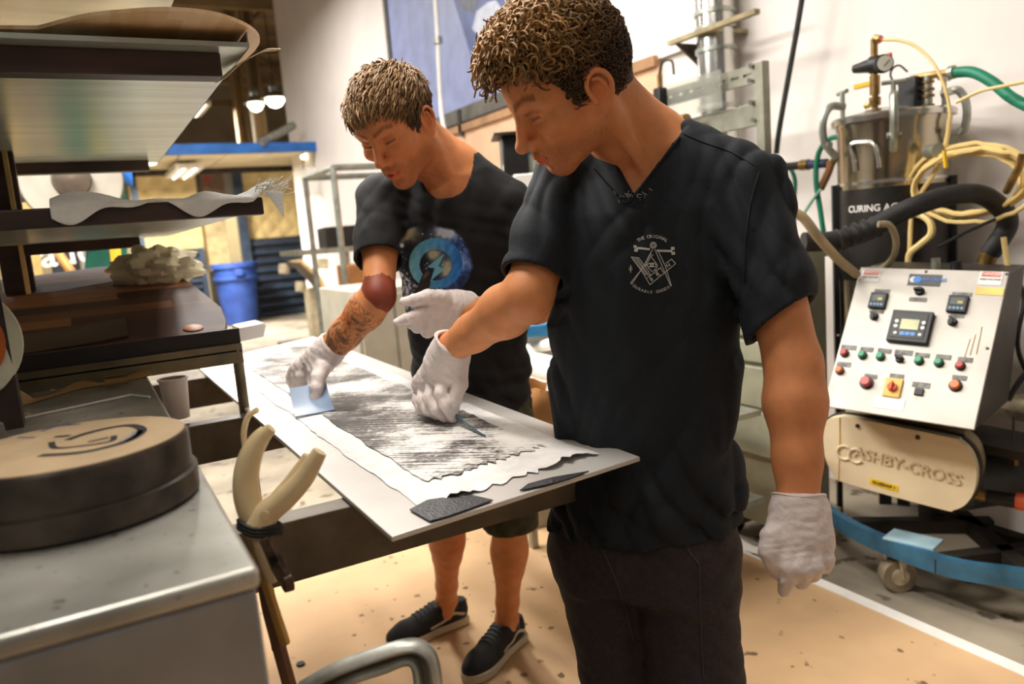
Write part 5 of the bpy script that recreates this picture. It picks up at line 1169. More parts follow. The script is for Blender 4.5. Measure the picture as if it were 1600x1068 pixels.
def head_prims(f, O, R, s, mouth_open=.003, nose=1.0, low=1.0):
    """head in local axes x forward, y left, z up from the middle of the ears"""
    T = lambda *q: O+R@(np.array((q[0], q[1], q[2] if q[2] > -.03 else -.03+(q[2]+.03)*low))*s)
    E = lambda c, r, k=.012, mode='u', Rl=None: f.ell(T(*c), np.array(r)*s, R if Rl is None else R@Rl, k*s, mode)
    C = lambda a, b, ra, rb, k=.008, mode='u': f.rc(T(*a), T(*b), ra*s, rb*s, k*s, mode)
    E((-.014, 0, .046), (.097, .077, .084), .02)
    E((.030, 0, .055), (.058, .064, .062), .03)
    E((.024, 0, -.014), (.060, .060, .074*(.45+.55*low)), .03)
    for y in (-1, 1):
        C((-.004, y*.050, -.050), (.060, y*.014, -.091), .020, .015, .022)
        C((-.006, y*.056, -.010), (-.004, y*.051, -.052), .018, .018, .02)
        E((.056, y*.044, -.010), (.028, .020, .018), .02)
        C((.080, y*.010, .036), (.062, y*.050, .034), .011, .008, .016)
    E((.066, 0, -.093), (.018, .020, .016), .016)
    E((.074, 0, -.050), (.022, .031, .030), .02)
    for y in (-1, 1):                     # eye sockets, lids
        E((.095, y*.031, .015), (.017, .019, .011), .014, 's')
        E((.0715, y*.0325, .0155), (.0145, .0155, .0125), .004)
        C((.0865, y*.017, .0195), (.078, y*.047, .018), .0022, .0018, .004)      # upper lid fold
        C((.0855, y*.019, .0070), (.078, y*.045, .0085), .0016, .0014, .004)
    C((.086, 0, .026), (.1075, 0, -.017), .0080, .0098*nose, .012)
    E((.1075, 0, -.0215), (.0105*nose, .0105*nose, .0092*nose), None, .006) if False else E((.1095, 0, -.0205), (.0122, .0122, .0106), .006)
    for y in (-1, 1):
        E((.0965, y*.0138, -.0255), (.0118, .0076, .0092), .006)
        E((.1015, y*.0062, -.0345), (.006, .0032, .004), .003, 's')
    C((.094, 0, -.034), (.0935, 0, -.045), .004, .005, .008)
    z0 = -.0555
    for y in (-1, 1):
        C((.0960, y*.004, z0+.0062), (.082, y*.025, z0+.001), .0064, .0026, .005)
        C((.0938, 0, z0-.0068-mouth_open), (.082, y*.024, z0-.0015), .0074, .0028, .005)
        C((.0965, 0, z0-mouth_open*.5), (.083, y*.021, z0), .0012+mouth_open*.55, .0010, .002, 's')
    E((.093, 0, -.077), (.009, .016, .005), .010, 's')
    for y in (-1, 1):                     # ears
        Rl = np.array(Euler((math.radians(y*8), math.radians(-12), math.radians(y*-24))).to_matrix())
        E((-.010, y*.0775, .002), (.0175, .0052, .029), .005, 'u', Rl)
        ring = spline([(.004, y*.079, -.004), (.008, y*.080, .012), (.004, y*.084, .027), (-.010, y*.0885, .034), (-.023, y*.0905, .026), (-.028, y*.0905, .010), (-.024, y*.088, -.006), (-.015, y*.084, -.020), (-.008, y*.0815, -.027)], 4)
        for i in range(len(ring)-1): C(ring[i], ring[i+1], .0034, .0034, .002)
        ant = spline([(-.004, y*.0845, .024), (-.014, y*.0865, .020), (-.0185, y*.0865, .006), (-.014, y*.085, -.008), (-.006, y*.082, -.013)], 4)
        for i in range(len(ant)-1): C(ant[i], ant[i+1], .0027, .0027, .002)
        C((-.010, y*.0815, -.023), (-.005, y*.0795, -.029), .0062, .0056, .004)
        C((.004, y*.0805, -.008), (.004, y*.0815, -.001), .0038, .0034, .003)
        E((-.006, y*.083, -.001), (.0075, .006, .010), .003, 's', Rl)
def head_colors(V, O, R, s, stubble, brow=(.30, .20, .14), red=1.0, low=1.0):
    q = ((V-O)@R)/s; q[:, 2] = np.where(q[:, 2] < -.03, -.03+(q[:, 2]+.03)/low, q[:, 2]); x, y, z = q.T; ay = np.abs(y); C = np.ones((len(V), 3)); near = (np.linalg.norm(q, axis=1) < .16)
    def mixc(w, col):
        w = (np.clip(w, 0, 1)*near)[:, None]; C[:] = C*(1-w)+np.array(col)*w
    g = lambda cx, cy, cz, r: np.exp(-(((x-cx)**2+(ay-cy)**2+(z-cz)**2)/r**2))
    mixc(.35*red*(g(.07, .04, -.015, .028)+g(.108, 0, -.02, .02)+g(-.01, .083, .005, .03)), (1.02, .72, .62))
    rng = np.random.default_rng(5); sp = rng.uniform(.6, 1.2, len(V))
    jaw = np.clip((-.030-z)/.025, 0, 1)*np.clip((x+.02)/.03, 0, 1); mu = g(.092, .012, -.043, .014)
    mixc(stubble*sp*np.clip(jaw+mu-1.2*g(.092, 0, -.06, .017), 0, 1), (.62, .52, .45))
    lip = ((z > -.0685) & (z < -.0478) & (x > .079+.0) & (ay < .024-.6*np.abs(z+.0565)*1.0))*1.; mixc(.85*lip*(x > .083), (.80, .40, .36))
    mixc(1.0*((np.abs(z+.0562) < .0024) & (ay < .021) & (x > .074) & (x < .0925)), (.30, .12, .10))
    bz = .0375+.012*(ay-.012)/.03-.010*np.clip((ay-.036)/.02, 0, 1)*1.3
    mixc(.85*np.clip(1-np.abs(z-bz)/.0062, 0, 1)**.5*(ay > .009)*(ay < .052)*(x > .05)*sp, brow)
    lz = .0108+.0035*np.clip((ay-.019)/.026, 0, 1)
    mixc(.9*np.clip(1-np.abs(z-lz)/.0036, 0, 1)**.5*(ay > .019)*(ay < .047)*(x > .06), (.16, .10, .08))
    mixc(.30*g(.082, .030, .022, .016), (.72, .52, .46))
    return C
def hair_region(q, front, side, back, temple=.0):
    """True where hair grows, q local head coords (unit scale)"""
    x, y, z = q.T; ay = np.abs(y)
    th = np.interp(x, [-.12, -.075, -.045, -.02, .008, .03, .045, .06, .09], [back, back, back+.012, side+.02, side, side+.012, side+.055, front-.004, front])
    th = th-temple*np.clip((ay-.045)/.02, 0, 1)*(x > .03)
    ear = (x > -.03) & (x < .006) & (z < .040) & (ay > .06)
    return (z > th) & ~ear
def head_surface(n, seed, s=1.0):
    rng = np.random.default_rng(seed); d = rng.normal(size=(n, 3)); d /= np.linalg.norm(d, axis=1)[:, None]
    c = np.array((-.012, 0, .046)); r = np.array((.098, .077, .085)); p = c+d*r; nn = d/r; nn /= np.linalg.norm(nn, axis=1)[:, None]
    fr = p[:, 0] > .02
    p[fr, 0] = p[fr, 0]*1.0; return p, nn
def strands_mesh(curves, radii, cols, sides=5):
    """many tapered tubes at once. curves (n,m,3)"""
    C = np.asarray(curves); n, m, _ = C.shape; T = np.gradient(C, axis=1); T /= np.maximum(1e-9, np.linalg.norm(T, axis=2, keepdims=True))
    h = np.zeros_like(T); h[..., 2] = 1; h[np.abs(T[..., 2]) > .9] = (1, 0, 0); Xa = np.cross(h, T); Xa /= np.maximum(1e-9, np.linalg.norm(Xa, axis=2, keepdims=True)); Ya = np.cross(T, Xa)
    a = np.linspace(0, 2*np.pi, sides, endpoint=False); ring = (Xa[:, :, None]*np.cos(a)[None, None, :, None]+Ya[:, :, None]*np.sin(a)[None, None, :, None])*np.asarray(radii)[:, :, None, None]
    V = (C[:, :, None]+ring).reshape(-1, 3); i = np.arange(n)[:, None, None]; j = np.arange(m-1)[None, :, None]; k = np.arange(sides)[None, None, :]
    b = i*m*sides+j*sides; k1 = (k+1) % sides
    F = np.stack(np.broadcast_arrays(b+k, b+k1, b+sides+k1, b+sides+k), -1).reshape(-1, 4)
    return V, F, np.repeat(cols, m*sides, axis=0)
m_skin = M('skin', (220, 144, 92), .56, var=.05, scale=30, bump=.06, bscale=400, vcol=True, sss=.12, spec=.4)
m_nitr = M('glove_white', (232, 218, 212), .5, var=.04, scale=25, bump=.35, bscale=55, sss=.05)
m_navy_t = M('navy_cotton', (19, 26, 33), .85, var=.12, scale=220, bump=.12, bscale=700)
m_blk_t = M('black_cotton', (13, 13, 15), .85, var=.12, scale=220, bump=.12, bscale=700)
m_trou = M('charcoal_twill', (46, 38, 42), .8, var=.14, scale=120, bump=.15, bscale=500)
m_short = M('olive_canvas', (62, 62, 36), .85, var=.2, scale=40, bump=.15, bscale=400)
def part_from(f, name, mat, parent, smooth=1, cols=None, extra=None):
    V, Fc = f.mesh(smooth, extra); return mesh_np(name, V, Fc, mat, parent, True, None, cols(V) if cols else None), V, Fc
def bvh_of(V, F): return BVHTree.FromPolygons(V.tolist(), F.tolist())
def cast(bvh, px, py, lift=.001):
    r = nrm(ray(px, py)); h = bvh.ray_cast(Vector(CAM), Vector(r))
    if h[0] is None: return None
    nn = np.array(h[1]); nn = nn if nn@r < 0 else -nn
    return np.array(h[0])-r*lift
def shoe(parent, heel, toe, side_out, tag_name='shoe'):
    """low skate shoe : sole, foxing, upper, laces, side stripe; heel and toe are floor points"""
    heel = np.asarray(heel, float); toe = np.asarray(toe, float); d = nrm(toe-heel); w = np.array((-d[1], d[0], 0)); Ln = np.linalg.norm(toe-heel); m_up = M('shoe_black', (24, 23, 24), .75, var=.2, scale=80, bump=.2, bscale=300); m_sole = M('shoe_sole', (196, 184, 160), .6, var=.08)
    def outline(g=0):
        prof = [(0, .026), (.03, .034), (.12, .037), (.35, .035), (.55, .043), (.72, .049), (.86, .043), (.95, .028), (1.0, .006)]
        pts = [heel+d*(t*(Ln+2*g)-g)+w*(b+g) for t, b in prof]+[heel+d*(t*(Ln+2*g)-g)-w*(b+g) for t, b in prof[::-1]]
        return spline(pts+[pts[0]], 3)[:-1]
    so = MB().prism([p+np.array((0, 0, .0045)) for p in outline(.004)], (0, 0, .027)).build(tag_name, m_sole, parent, angle=40, bevel=.003)
    lo = np.minimum(heel, toe)-.07; hi = np.maximum(heel, toe)+.07; hi[2] = .16; f = Field(lo, hi, .004); U = d; Rm = np.stack([d, w, np.array((0, 0, 1.))], 1)
    at = lambda t, z, y=0: heel+d*t*Ln+w*y+np.array((0, 0, z))
    f.chain([at(.12, .055), at(.34, .06), at(.55, .05), at(.78, .04), at(.90, .036)], [.036, .038, .038, .036, .028], .02)
    f.ell(at(.70, .035), (.085, .047, .026), Rm, .02); f.ell(at(.22, .04), (.075, .036, .05), Rm, .02); f.rc(at(.06, .06), at(.05, .085), .026, .024, .02); f.rc(at(.42, .075), at(.30, .095), .026, .028, .02)
    f.plane(at(.2, .095), nrm(np.array((0, 0, 1))-d*.12), lo, hi); f.plane(at(0, .026), (0, 0, -1), lo, hi)
    f.rc(at(.17, .075), at(.17, .2), .028, .034, .004, 's')
    up_, Vu, Fu = part_from(f, 'upper', m_up, so, 1); bv = bvh_of(Vu, Fu)
    for k in range(5):
        t = .42+.055*k; pts = []
        for y in np.linspace(-.024, .024, 7):
            h = bv.ray_cast(Vector(at(t, .2, y)), Vector((0, 0, -1)));  
            if h[0]: pts.append(np.array(h[0])+(0, 0, .0015))
        if len(pts) > 2: MB().tube(pts, .0022, 5).build('lace', m_up, so)
    pts = []
    for t, z in ((.52, .042), (.42, .044), (.33, .052), (.26, .062), (.18, .062), (.10, .052), (.05, .046)):
        h = bv.ray_cast(Vector(at(t, z)+w*side_out*.12), Vector(-w*side_out))
        if h[0]: pts.append(np.array(h[0])+w*side_out*.0008)
    if len(pts) > 3: MB().tube(spline(pts, 4), .0048, 6, sq=.35, hint=tuple(w)).build('side_stripe', m_sole, so)
    return so
def cut_sleeve(f, c, ax, r, s0, inner, gap=.016, n=None):
    c = np.asarray(c); q0 = f._sl(c-.2, c+.2); p = f._pts(q0); q = p-np.float32(s0); t = q@np.float32(ax); rad_ = np.linalg.norm(q-t[..., None]*np.float32(ax), axis=-1)
    d = -np.maximum(-((p-np.float32(c))@np.float32(ax if n is None else n)), rad_-(r+gap))
    f.F[q0] = np.maximum(f.F[q0], d).astype(np.float32)
    if inner: f.rc(c-ax*.015, c+ax*.1, r-.010, r-.009, .004, 'x')
def slv_w(p, slv):
    w = np.ones(len(p))
    for c, ax, r in slv.values(): w = np.minimum(w, np.clip((np.abs((p-c)@ax)-.005)/.05, .08, 1)+(np.linalg.norm(p-c, axis=1) > .16))
    return np.minimum(w, 1)

# ------------------------------------------------------------------ the man in front (navy V-neck)
J = {k: P(*v) for k, v in dict(neck=(1012, 236, 1.40), shR=(885, 278, 1.48), elR=(825, 462, 1.39), wrR=(708, 541, 1.58), shL=(1165, 284, 1.33), elL=(1240, 570, 1.27), wrL=(1248, 782, 1.23), hipR=(938, 850, 1.49), hipL=(1068, 850, 1.42), knR=(968, 1055, 1.53), knL=(1086, 1060, 1.42), pel=(1003, 800, 1.45)).items()}
Lz = J['shL']-J['shR']; Lz[2] = 0; Lz = nrm(Lz); Fz = np.array((Lz[1], -Lz[0], 0))
Fh = nrm(rt*-.80+up*-.60-fw*.16); Uh = rt*-.55+up*.72-fw*.44; Uh = nrm(Uh-Fh*(Uh@Fh)); Lh = np.cross(Uh, Fh); RH = np.stack([Fh, Lh, Uh], 1); OH = P(893, 152, 1.31); SH = 1.09
man = thing('person', 'man in a navy printed V-neck shirt bending over the near end of the board', 'person', (J['pel'][0], J['pel'][1], 0), 'men working at the board')
sec = lambda px, py, d, a, b: (P(px, py, d), a, b)
torso = [sec(1003, 900, 1.455, .165, .115), sec(1004, 800, 1.45, .158, .108), sec(1006, 700, 1.445, .158, .105), sec(1005, 600, 1.44, .160, .108), sec(1004, 500, 1.435, .168, .113), sec(1006, 400, 1.43, .172, .115), sec(1012, 330, 1.42, .165, .105), sec(1014, 285, 1.415, .135, .085), sec(1014, 250, 1.41, .085, .065)]
allp = np.array(list(J.values())+[OH]); lo = allp.min(0)-.22; hi = allp.max(0)+.16; lo[2] = .62
fb = Field(lo, hi, .0045, (OH-.155, OH+.155, .0024))
fb.loft([(c, a-.012, b-.012) for c, a, b in torso], Lz, Fz, .03)
head_prims(fb, OH, RH, SH, .0052, 1.0, .78)
nb = J['neck']+Fz*-.005
fb.rc(OH+RH@np.array((-.028, 0, -.03))*SH, nb+np.array((0, 0, .02)), .056, .062, .03)
fb.rc(OH+RH@np.array((-.055, 0, .0))*SH, nb-Fz*.03+np.array((0, 0, .0)), .045, .055, .03)
for y in (-1, 1): fb.rc(OH+RH@np.array((-.022, y*.055, -.03))*SH, nb+Fz*.06+Lz*y*.018+np.array((0, 0, -.045)), .014, .012, .02)
for s_, side in (('R', -1), ('L', 1)):
    fb.rc(nb+Lz*side*.03, J['sh'+s_]-np.array((0, 0, .008)), .050, .047, .04)
    fb.rc(nb+Lz*side*.03+Fz*.06+np.array((0, 0, -.065)), J['sh'+s_]+Fz*.012+np.array((0, 0, -.02)), .013, .015, .03)   # collar bone
    e, w_, s0 = J['el'+s_], J['wr'+s_], J['sh'+s_]; ua = e-s0; fa = w_-e
    fb.rc(s0+ua*.06, s0+ua*.5, .048, .050, .02); fb.rc(s0+ua*.5, e, .051, .044, .02)
    fb.rc(e, e+fa*.28, .044, .0485, .02); fb.rc(e+fa*.28, e+fa*.7, .0485, .036, .02); fb.rc(e+fa*.7, w_+nrm(fa)*.03, .037, .031, .02)
for s_ in 'RL': fb.rc(J['hip'+s_], J['kn'+s_], .088, .058, .03)
def cols2(V):
    C = head_colors(V, OH, RH, SH, .8, red=1.0, low=.78); q = ((V-OH)@RH)/SH
    # short fuzzy hairline shadow of hair colour under the curls
    return C
part_from(fb, 'body', m_skin, man, 1, cols2, (OH, .15, 6))
# ---- hair : base cap and curls
def hair_cap(O, R, s, parent, mat, front, side, back, off, name, temple=0., smoothn=2):
    c = O+R@np.array((-.012, 0, .046))*s; f = Field(c-.15, c+.15, .004); f.ell(c, (np.array((.098, .077, .085))+off)*s, R, .01)
    f.ell(O+R@np.array((.030, 0, .056))*s, (np.array((.058, .064, .062))+off*.7)*s, R, .02)
    f.rc(O+R@np.array((-.06, 0, .0))*s, O+R@np.array((-.062, 0, back+.02))*s, .045*s+off*.6, .040*s, .02)
    P3 = f._pts((slice(None),)*3); q = ((P3.reshape(-1, 3)-O)@R)/s; ok = hair_region(q, front, side, back, temple).reshape(f.F.shape); f.F = np.where(ok, f.F, np.maximum(f.F, .004)).astype(np.float32)
    return part_from(f, name, mat, parent, smoothn)
m_hair = M('curly_hair', (255, 255, 255), .5, var=.0, vcol=True, spec=.35)
m_cap2 = M('curl_roots', (62, 42, 24), .7, var=.25, scale=120, bump=.5, bscale=220)
hr, Vc, Fc_ = hair_cap(OH, RH, SH, man, m_cap2, .082, .002, -.062, .008, 'hair')
p, nn = head_surface(5200, 3); keep = hair_region(p, .080, .000, -.060); p, nn = p[keep], nn[keep]
# nape and crown extra
rng = np.random.default_rng(7); n = len(p); m_ = 15; tt = np.linspace(0, 1, m_)
top = np.clip((p[:, 2]-.045)/.06, 0, 1)*np.clip((p[:, 0]+.10)/.10, 0.35, 1); front = np.clip((p[:, 0]-.0)/.06, 0, 1)*top
ln = .012+.020*top+.010*front; crv = .0042+.0048*top+.0020*front; tr = .0013+.0010*top
th0 = rng.uniform(0, 6.28, n); turns = rng.uniform(.8, 1.7, n)*np.sign(rng.normal(size=n))
hlp = np.where(np.abs(nn[:, 2:3]) > .9, np.array((1., 0, 0)), np.array((0, 0, 1.))); t1 = np.cross(hlp, nn); t1 /= np.linalg.norm(t1, axis=1)[:, None]; t2 = np.cross(nn, t1)
lean = (t1*rng.normal(size=(n, 1))+t2*rng.normal(size=(n, 1)))*.5+np.array((.35, 0, -.15))*front[:, None]
A = th0[:, None]+2*np.pi*turns[:, None]*tt
rad = crv[:, None]*np.minimum(1, tt*4+.2)
Cv = p[:, None]+nn[:, None]*(ln[:, None, None]*np.sin(tt*1.7)[None, :, None])+lean[:, None]*(ln[:, None, None]*tt[None, :, None])+t1[:, None]*(rad*np.cos(A))[..., None]+t2[:, None]*(rad*np.sin(A))[..., None]+nn[:, None]*(.35*rad*np.sin(A+1.2))[..., None]
Rr = tr[:, None]*(1-.55*tt**2)[None, :]*1.15
shade = rng.uniform(.55, 1.25, n)[:, None]; hc = (np.array(lin((70, 48, 26)))*(1-top[:, None]*.75)+np.array(lin((190, 144, 84)))*top[:, None]*.75)*shade  # light on the crown put into the colour: top curls lighter, sides darker
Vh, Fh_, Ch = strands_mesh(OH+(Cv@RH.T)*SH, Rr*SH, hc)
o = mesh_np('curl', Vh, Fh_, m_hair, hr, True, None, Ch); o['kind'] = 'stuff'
# ---- V-neck T-shirt
lo = np.array([c for c, _, _ in torso]+[J['shL'], J['shR'], J['elL'], J['elR']]).min(0)-.20; hi = np.array([c for c, _, _ in torso]+[J['shL'], J['shR'], J['elL'], J['elR']]).max(0)+.20
lo[2] = P(1003, 850, 1.45)[2]; hi[2] = nb[2]+.1
fs = Field(lo, hi, .0042)
shirt = [sec(1003, 860, 1.455, .178, .128), sec(1004, 800, 1.45, .172, .124), sec(1007, 700, 1.445, .172, .120), sec(1004, 600, 1.44, .172, .120), sec(1003, 500, 1.435, .178, .124), sec(1006, 400, 1.43, .181, .124), sec(1012, 330, 1.42, .172, .112), sec(1014, 285, 1.415, .142, .092), sec(1014, 240, 1.41, .09, .072)]
fs.loft(shirt, Lz, Fz, .03)
slv = {}
for s_, side, t_end, r_end, tilt in (('R', -1, .86, .064, .25), ('L', 1, .76, .066, -.55)):
    e, s0 = J['el'+s_], J['sh'+s_]; ua = e-s0; en_ = s0+ua*t_end
    fs.rc(nb+Lz*side*.035+np.array((0, 0, .004)), s0+np.array((0, 0, -.002)), .056, .060, .03)
    fs.rc(s0+np.array((0, 0, -.01)), en_+nrm(ua)*.05, .066, r_end, .02)
    slv[s_] = (en_, nrm(ua), r_end)
add_folds(fs, .0058, 4, [Lz+np.array((0, 0, .6)), Lz-np.array((0, 0, .35))], 26, lambda p: slv_w(p, slv)*(.7+.7*np.clip((1.05-p[:, 2])/.2, 0, 1)+.5*np.clip((p@Lz-(nb@Lz)-.12)/.06, 0, 1)+.6*np.clip((-(p@Lz)+(nb@Lz)-.10)/.06, 0, 1)))
for s_, side in (('R', -1), ('L', 1)):
    en_, ax, r_end = slv[s_]
    cut_sleeve(fs, en_, ax, r_end, J['sh'+s_], False, .03 if s_ == 'L' else .012, nrm(ax+Lz*.5) if s_ == 'L' else None)
    fs.rc(en_-ax*.015, en_+ax*.1, r_end-.010, r_end-.009, .004, 'x')
# hem and hollow
hem = P(1003, 812, 1.45); hn = nrm(np.array((0, 0, -1))+Lz*.06-Fz*.05)
fs.plane(hem, hn, lo, hi)
fs.loft([(c, a-.017, b-.017) for c, a, b in shirt[:2]], Lz, Fz, .004, 'x')
# neck opening and V
vn = P(977, 306, 1.30); wv = np.array((0, 0, 1.))
def vfn(p):
    q = p-vn.astype(np.float32); u_ = q@Lz.astype(np.float32); f_2 = q@Fz.astype(np.float32); z = q[..., 2]
    return np.maximum(np.maximum(np.abs(u_-.10*z)*.80-z*.52, z-.30), -(f_2+.10))
fs.op(vfn, vn-np.array((.2, .2, 0)), vn+np.array((.2, .2, .3)), mode='x', m=0)
fs.rc(nb+np.array((0, 0, -.015))+Fz*.01, nb+np.array((0, 0, .12)), .066, .085, .004, 's')
shirt_o, Vs, Fs = part_from(fs, 't_shirt', m_navy_t, man, 2)
bv2 = bvh_of(Vs, Fs); m_rib = M('navy_rib', (24, 32, 40), .85, var=.1)
# collar rib following the V
def seam(name, pxs, r, mat, bv, par, n=5, lift=.0015, sq=.6):
    pts = [cast(bv, px, py, lift) for px, py in [tuple(q) for q in spline([np.array((a, b, 0.)) for a, b in pxs], n) for q in [q[:2]]]]; pts = [q for q in pts if q is not None]
    if len(pts) > 2: return MB().tube(pts, r, 6, sq=sq).build(name, mat, par)
seam('collar_rib', [(928, 264), (952, 292), (978, 316), (1008, 284), (1040, 244), (1062, 214)], .0026, m_rib, bv2, shirt_o)
seam('sleeve_hem', [(1200, 515), (1225, 503), (1250, 482), (1266, 462)], .0013, m_rib, bv2, shirt_o)
seam('shoulder_seam', [(1060, 205), (1100, 222), (1140, 236), (1180, 258)], .0013, m_rib, bv2, shirt_o)
seam('armhole_seam', [(1186, 268), (1172, 320), (1164, 380), (1162, 440)], .0013, m_rib, bv2, shirt_o)
# ---- chest print
m_ink2 = M('print_white', (206, 204, 196), .8, var=.04)
def pribbon(mb, pxs, w, bv, n=5, closed=False):
    pts = [np.array((a, b)) for a, b in pxs]
    if closed: pts = pts+[pts[0]]
    fine = []
    for i in range(len(pts)-1):
        k = max(2, int(np.linalg.norm(pts[i+1]-pts[i])/3))
        for j in range(k): fine.append(pts[i]+(pts[i+1]-pts[i])*j/k)
    fine.append(pts[-1]); L_, R_ = [], []
    for i, q in enumerate(fine):
        d = fine[min(i+1, len(fine)-1)]-fine[max(i-1, 0)]; d = d/max(1e-6, np.linalg.norm(d)); s = np.array((-d[1], d[0]))*w/2
        a, b = cast(bv, *(q+s)), cast(bv, *(q-s))
        if a is None or b is None: return
        L_.append(a); R_.append(b)
    V = L_+R_; n_ = len(L_); mb.add(V, [(i, i+1, n_+i+1, n_+i) for i in range(n_-1)])
def zz(u, v): return 760+u*.35, 280+v*.35      # read from a 2.857x enlargement
def zl(pts): return [zz(*q) for q in pts]
def ptext(mb, txt, size, cx, cy, ang, bv):
    V, F = text_mesh(txt, size, 0, True); ca, sa = math.cos(ang), math.sin(ang); out = []
    for v in V:
        x, y = v[0], -v[1]; q = cast(bv, cx+x*ca-y*sa, cy+x*sa+y*ca)
        if q is None: return
        out.append(q)
    mb.add(out, F)
mb = MB()
for pts in ([(742, 312), (700, 390), (650, 466)], [(736, 330), (694, 400), (644, 462)], [(644, 464), (652, 468)], [(752, 312), (790, 400), (824, 478)], [(768, 322), (800, 390), (826, 476)], [(646, 346), (700, 420), (730, 470)], [(680, 350), (720, 405), (735, 432)], [(646, 346), (680, 350)], [(655, 350), (712, 428)], [(664, 350), (720, 428)], [(672, 351), (727, 430)], [(730, 470), (845, 376)], [(718, 440), (780, 392)], [(800, 376), (826, 356)], [(826, 356), (845, 376)], [(708, 388), (735, 345), (762, 380)], [(720, 392), (740, 412), (765, 392)], [(735, 345), (745, 336)]):
    pribbon(mb, zl(pts), 1.1, bv2)
pribbon(mb, zl([(712, 384), (728, 374), (748, 374), (766, 386), (748, 390), (728, 390), (712, 384)]), 1.3, bv2)
for r, w in ((13, 1.6), (6, 1.4)): pribbon(mb, zl([(745+r*math.cos(a), 294+r*math.sin(a)) for a in np.linspace(0, 6.283, 17)]), w, bv2)
pribbon(mb, zl([(738+6*math.cos(a), 382+6*math.sin(a)) for a in np.linspace(0, 6.283, 11)]), 2.0, bv2)
for w, pts in ((3.2, [(675, 306), (730, 312)]), (3.2, [(760, 318), (825, 320)])): pribbon(mb, zl(pts), w, bv2)
for cx, cy, r in ((664, 300, 7), (668, 316, 8), (832, 308, 8), (834, 330, 8), (674, 308, 6), (824, 320, 6)): pribbon(mb, zl([(cx-r, cy), (cx+r, cy)]), r*.6, bv2)
pribbon(mb, zl([(644, 382), (644, 416)]), 1.2, bv2); pribbon(mb, zl([(636, 396), (652, 394)]), 1.1, bv2); pribbon(mb, zl([(636, 404), (652, 402)]), 1.1, bv2)
for ch, u, v, a in (('B', 737, 446, -.62), ('R', 764, 424, -.62), ('N', 812, 384, -.62)): ptext(mb, ch, 8.5, *zz(u, v), a, bv2)
pribbon(mb, zl([(776, 396), (792, 416)]), 1.0, bv2); pribbon(mb, zl([(752, 402), (776, 430)]), .9, bv2)
cx, cy = zz(740, 372)
for txt, rad_, a0, a1, sg in (('THE ORIGINAL', 41, -2.12, -1.0, 1), ('DURABLE GOODS', 46, 2.22, .98, -1)):
    for i, ch in enumerate(txt):
        if ch == ' ': continue
        a = a0+(a1-a0)*i/(len(txt)-1); ptext(mb, ch, 7.2 if sg > 0 else 6.2, cx+rad_*math.cos(a), cy+rad_*math.sin(a), a+math.pi/2*sg, bv2)
mb.build('chest_print', m_ink2, shirt_o, smooth=False)
mb = MB()
for k in range(26):
    random.seed(k+40); a = cast(bv2, 972+random.gauss(18, 14), 316-random.gauss(9, 7), .002)
    if a is not None: mb.tube([a, a+np.array((random.uniform(-.006, .006), random.uniform(-.006, .006), random.uniform(-.004, .006)))], .0009, 4)
if mb.v: mb.build('lint', M('lint_grey', (150, 150, 156), .8), shirt_o)['kind'] = 'stuff'
# ---- trousers
lo = np.array([J['hipR'], J['hipL'], J['knR'], J['knL']]).min(0)-.2; hi = np.array([J['hipR'], J['hipL'], J['knR'], J['knL']]).max(0)+.2; lo[2] = .05; hi[2] = P(1003, 770, 1.45)[2]
ft = Field(lo, hi, .005)
ft.loft([sec(1003, 770, 1.45, .150, .105), sec(1003, 830, 1.453, .162, .112), sec(1003, 900, 1.46, .165, .112)], Lz, Fz, .03)
anR = np.array((J['knR'][0]+.03, J['knR'][1]+.05, .07)); anL = np.array((J['knL'][0]+.05, J['knL'][1]+.03, .07))
for s_, an, r1 in (('R', anR, .072), ('L', anL, .082)):
    ft.rc(J['hip'+s_], J['kn'+s_], .098, r1, .03); ft.rc(J['kn'+s_], an, r1, .06, .03)
add_folds(ft, .0030, 9, [Lz*.8+np.array((0, 0, 1)), -Lz*.8+np.array((0, 0, 1))], 24)
ft.plane(anL+np.array((0, 0, .0)), (0, 0, -1), lo, hi)
tr_o, Vt, Ft = part_from(ft, 'trousers', m_trou, man, 2); bvt = bvh_of(Vt, Ft)
m_piping = M('seam_thread', (70, 60, 62), .8)
for pts in ([(1070, 842), (1078, 862), (1092, 880)], [(1092, 880), (1094, 930), (1096, 1000), (1100, 1060)], [(912, 790), (938, 850), (968, 920), (990, 1000)], [(1041, 842), (1050, 848), (1062, 846), (1071, 836)]): seam('seam', pts, .0016, m_piping, bvt, tr_o)
for an, dx in ((anR, 0), (anL, 0)):
    hl = np.array((an[0], an[1], 0))-Fz*.07; hl[2] = .0; shoe(man, np.append(hl[:2], 0.004)*np.array((1, 1, 1)), np.append((hl+Fz*.29)[:2], .004), 1 if an is anL else -1)
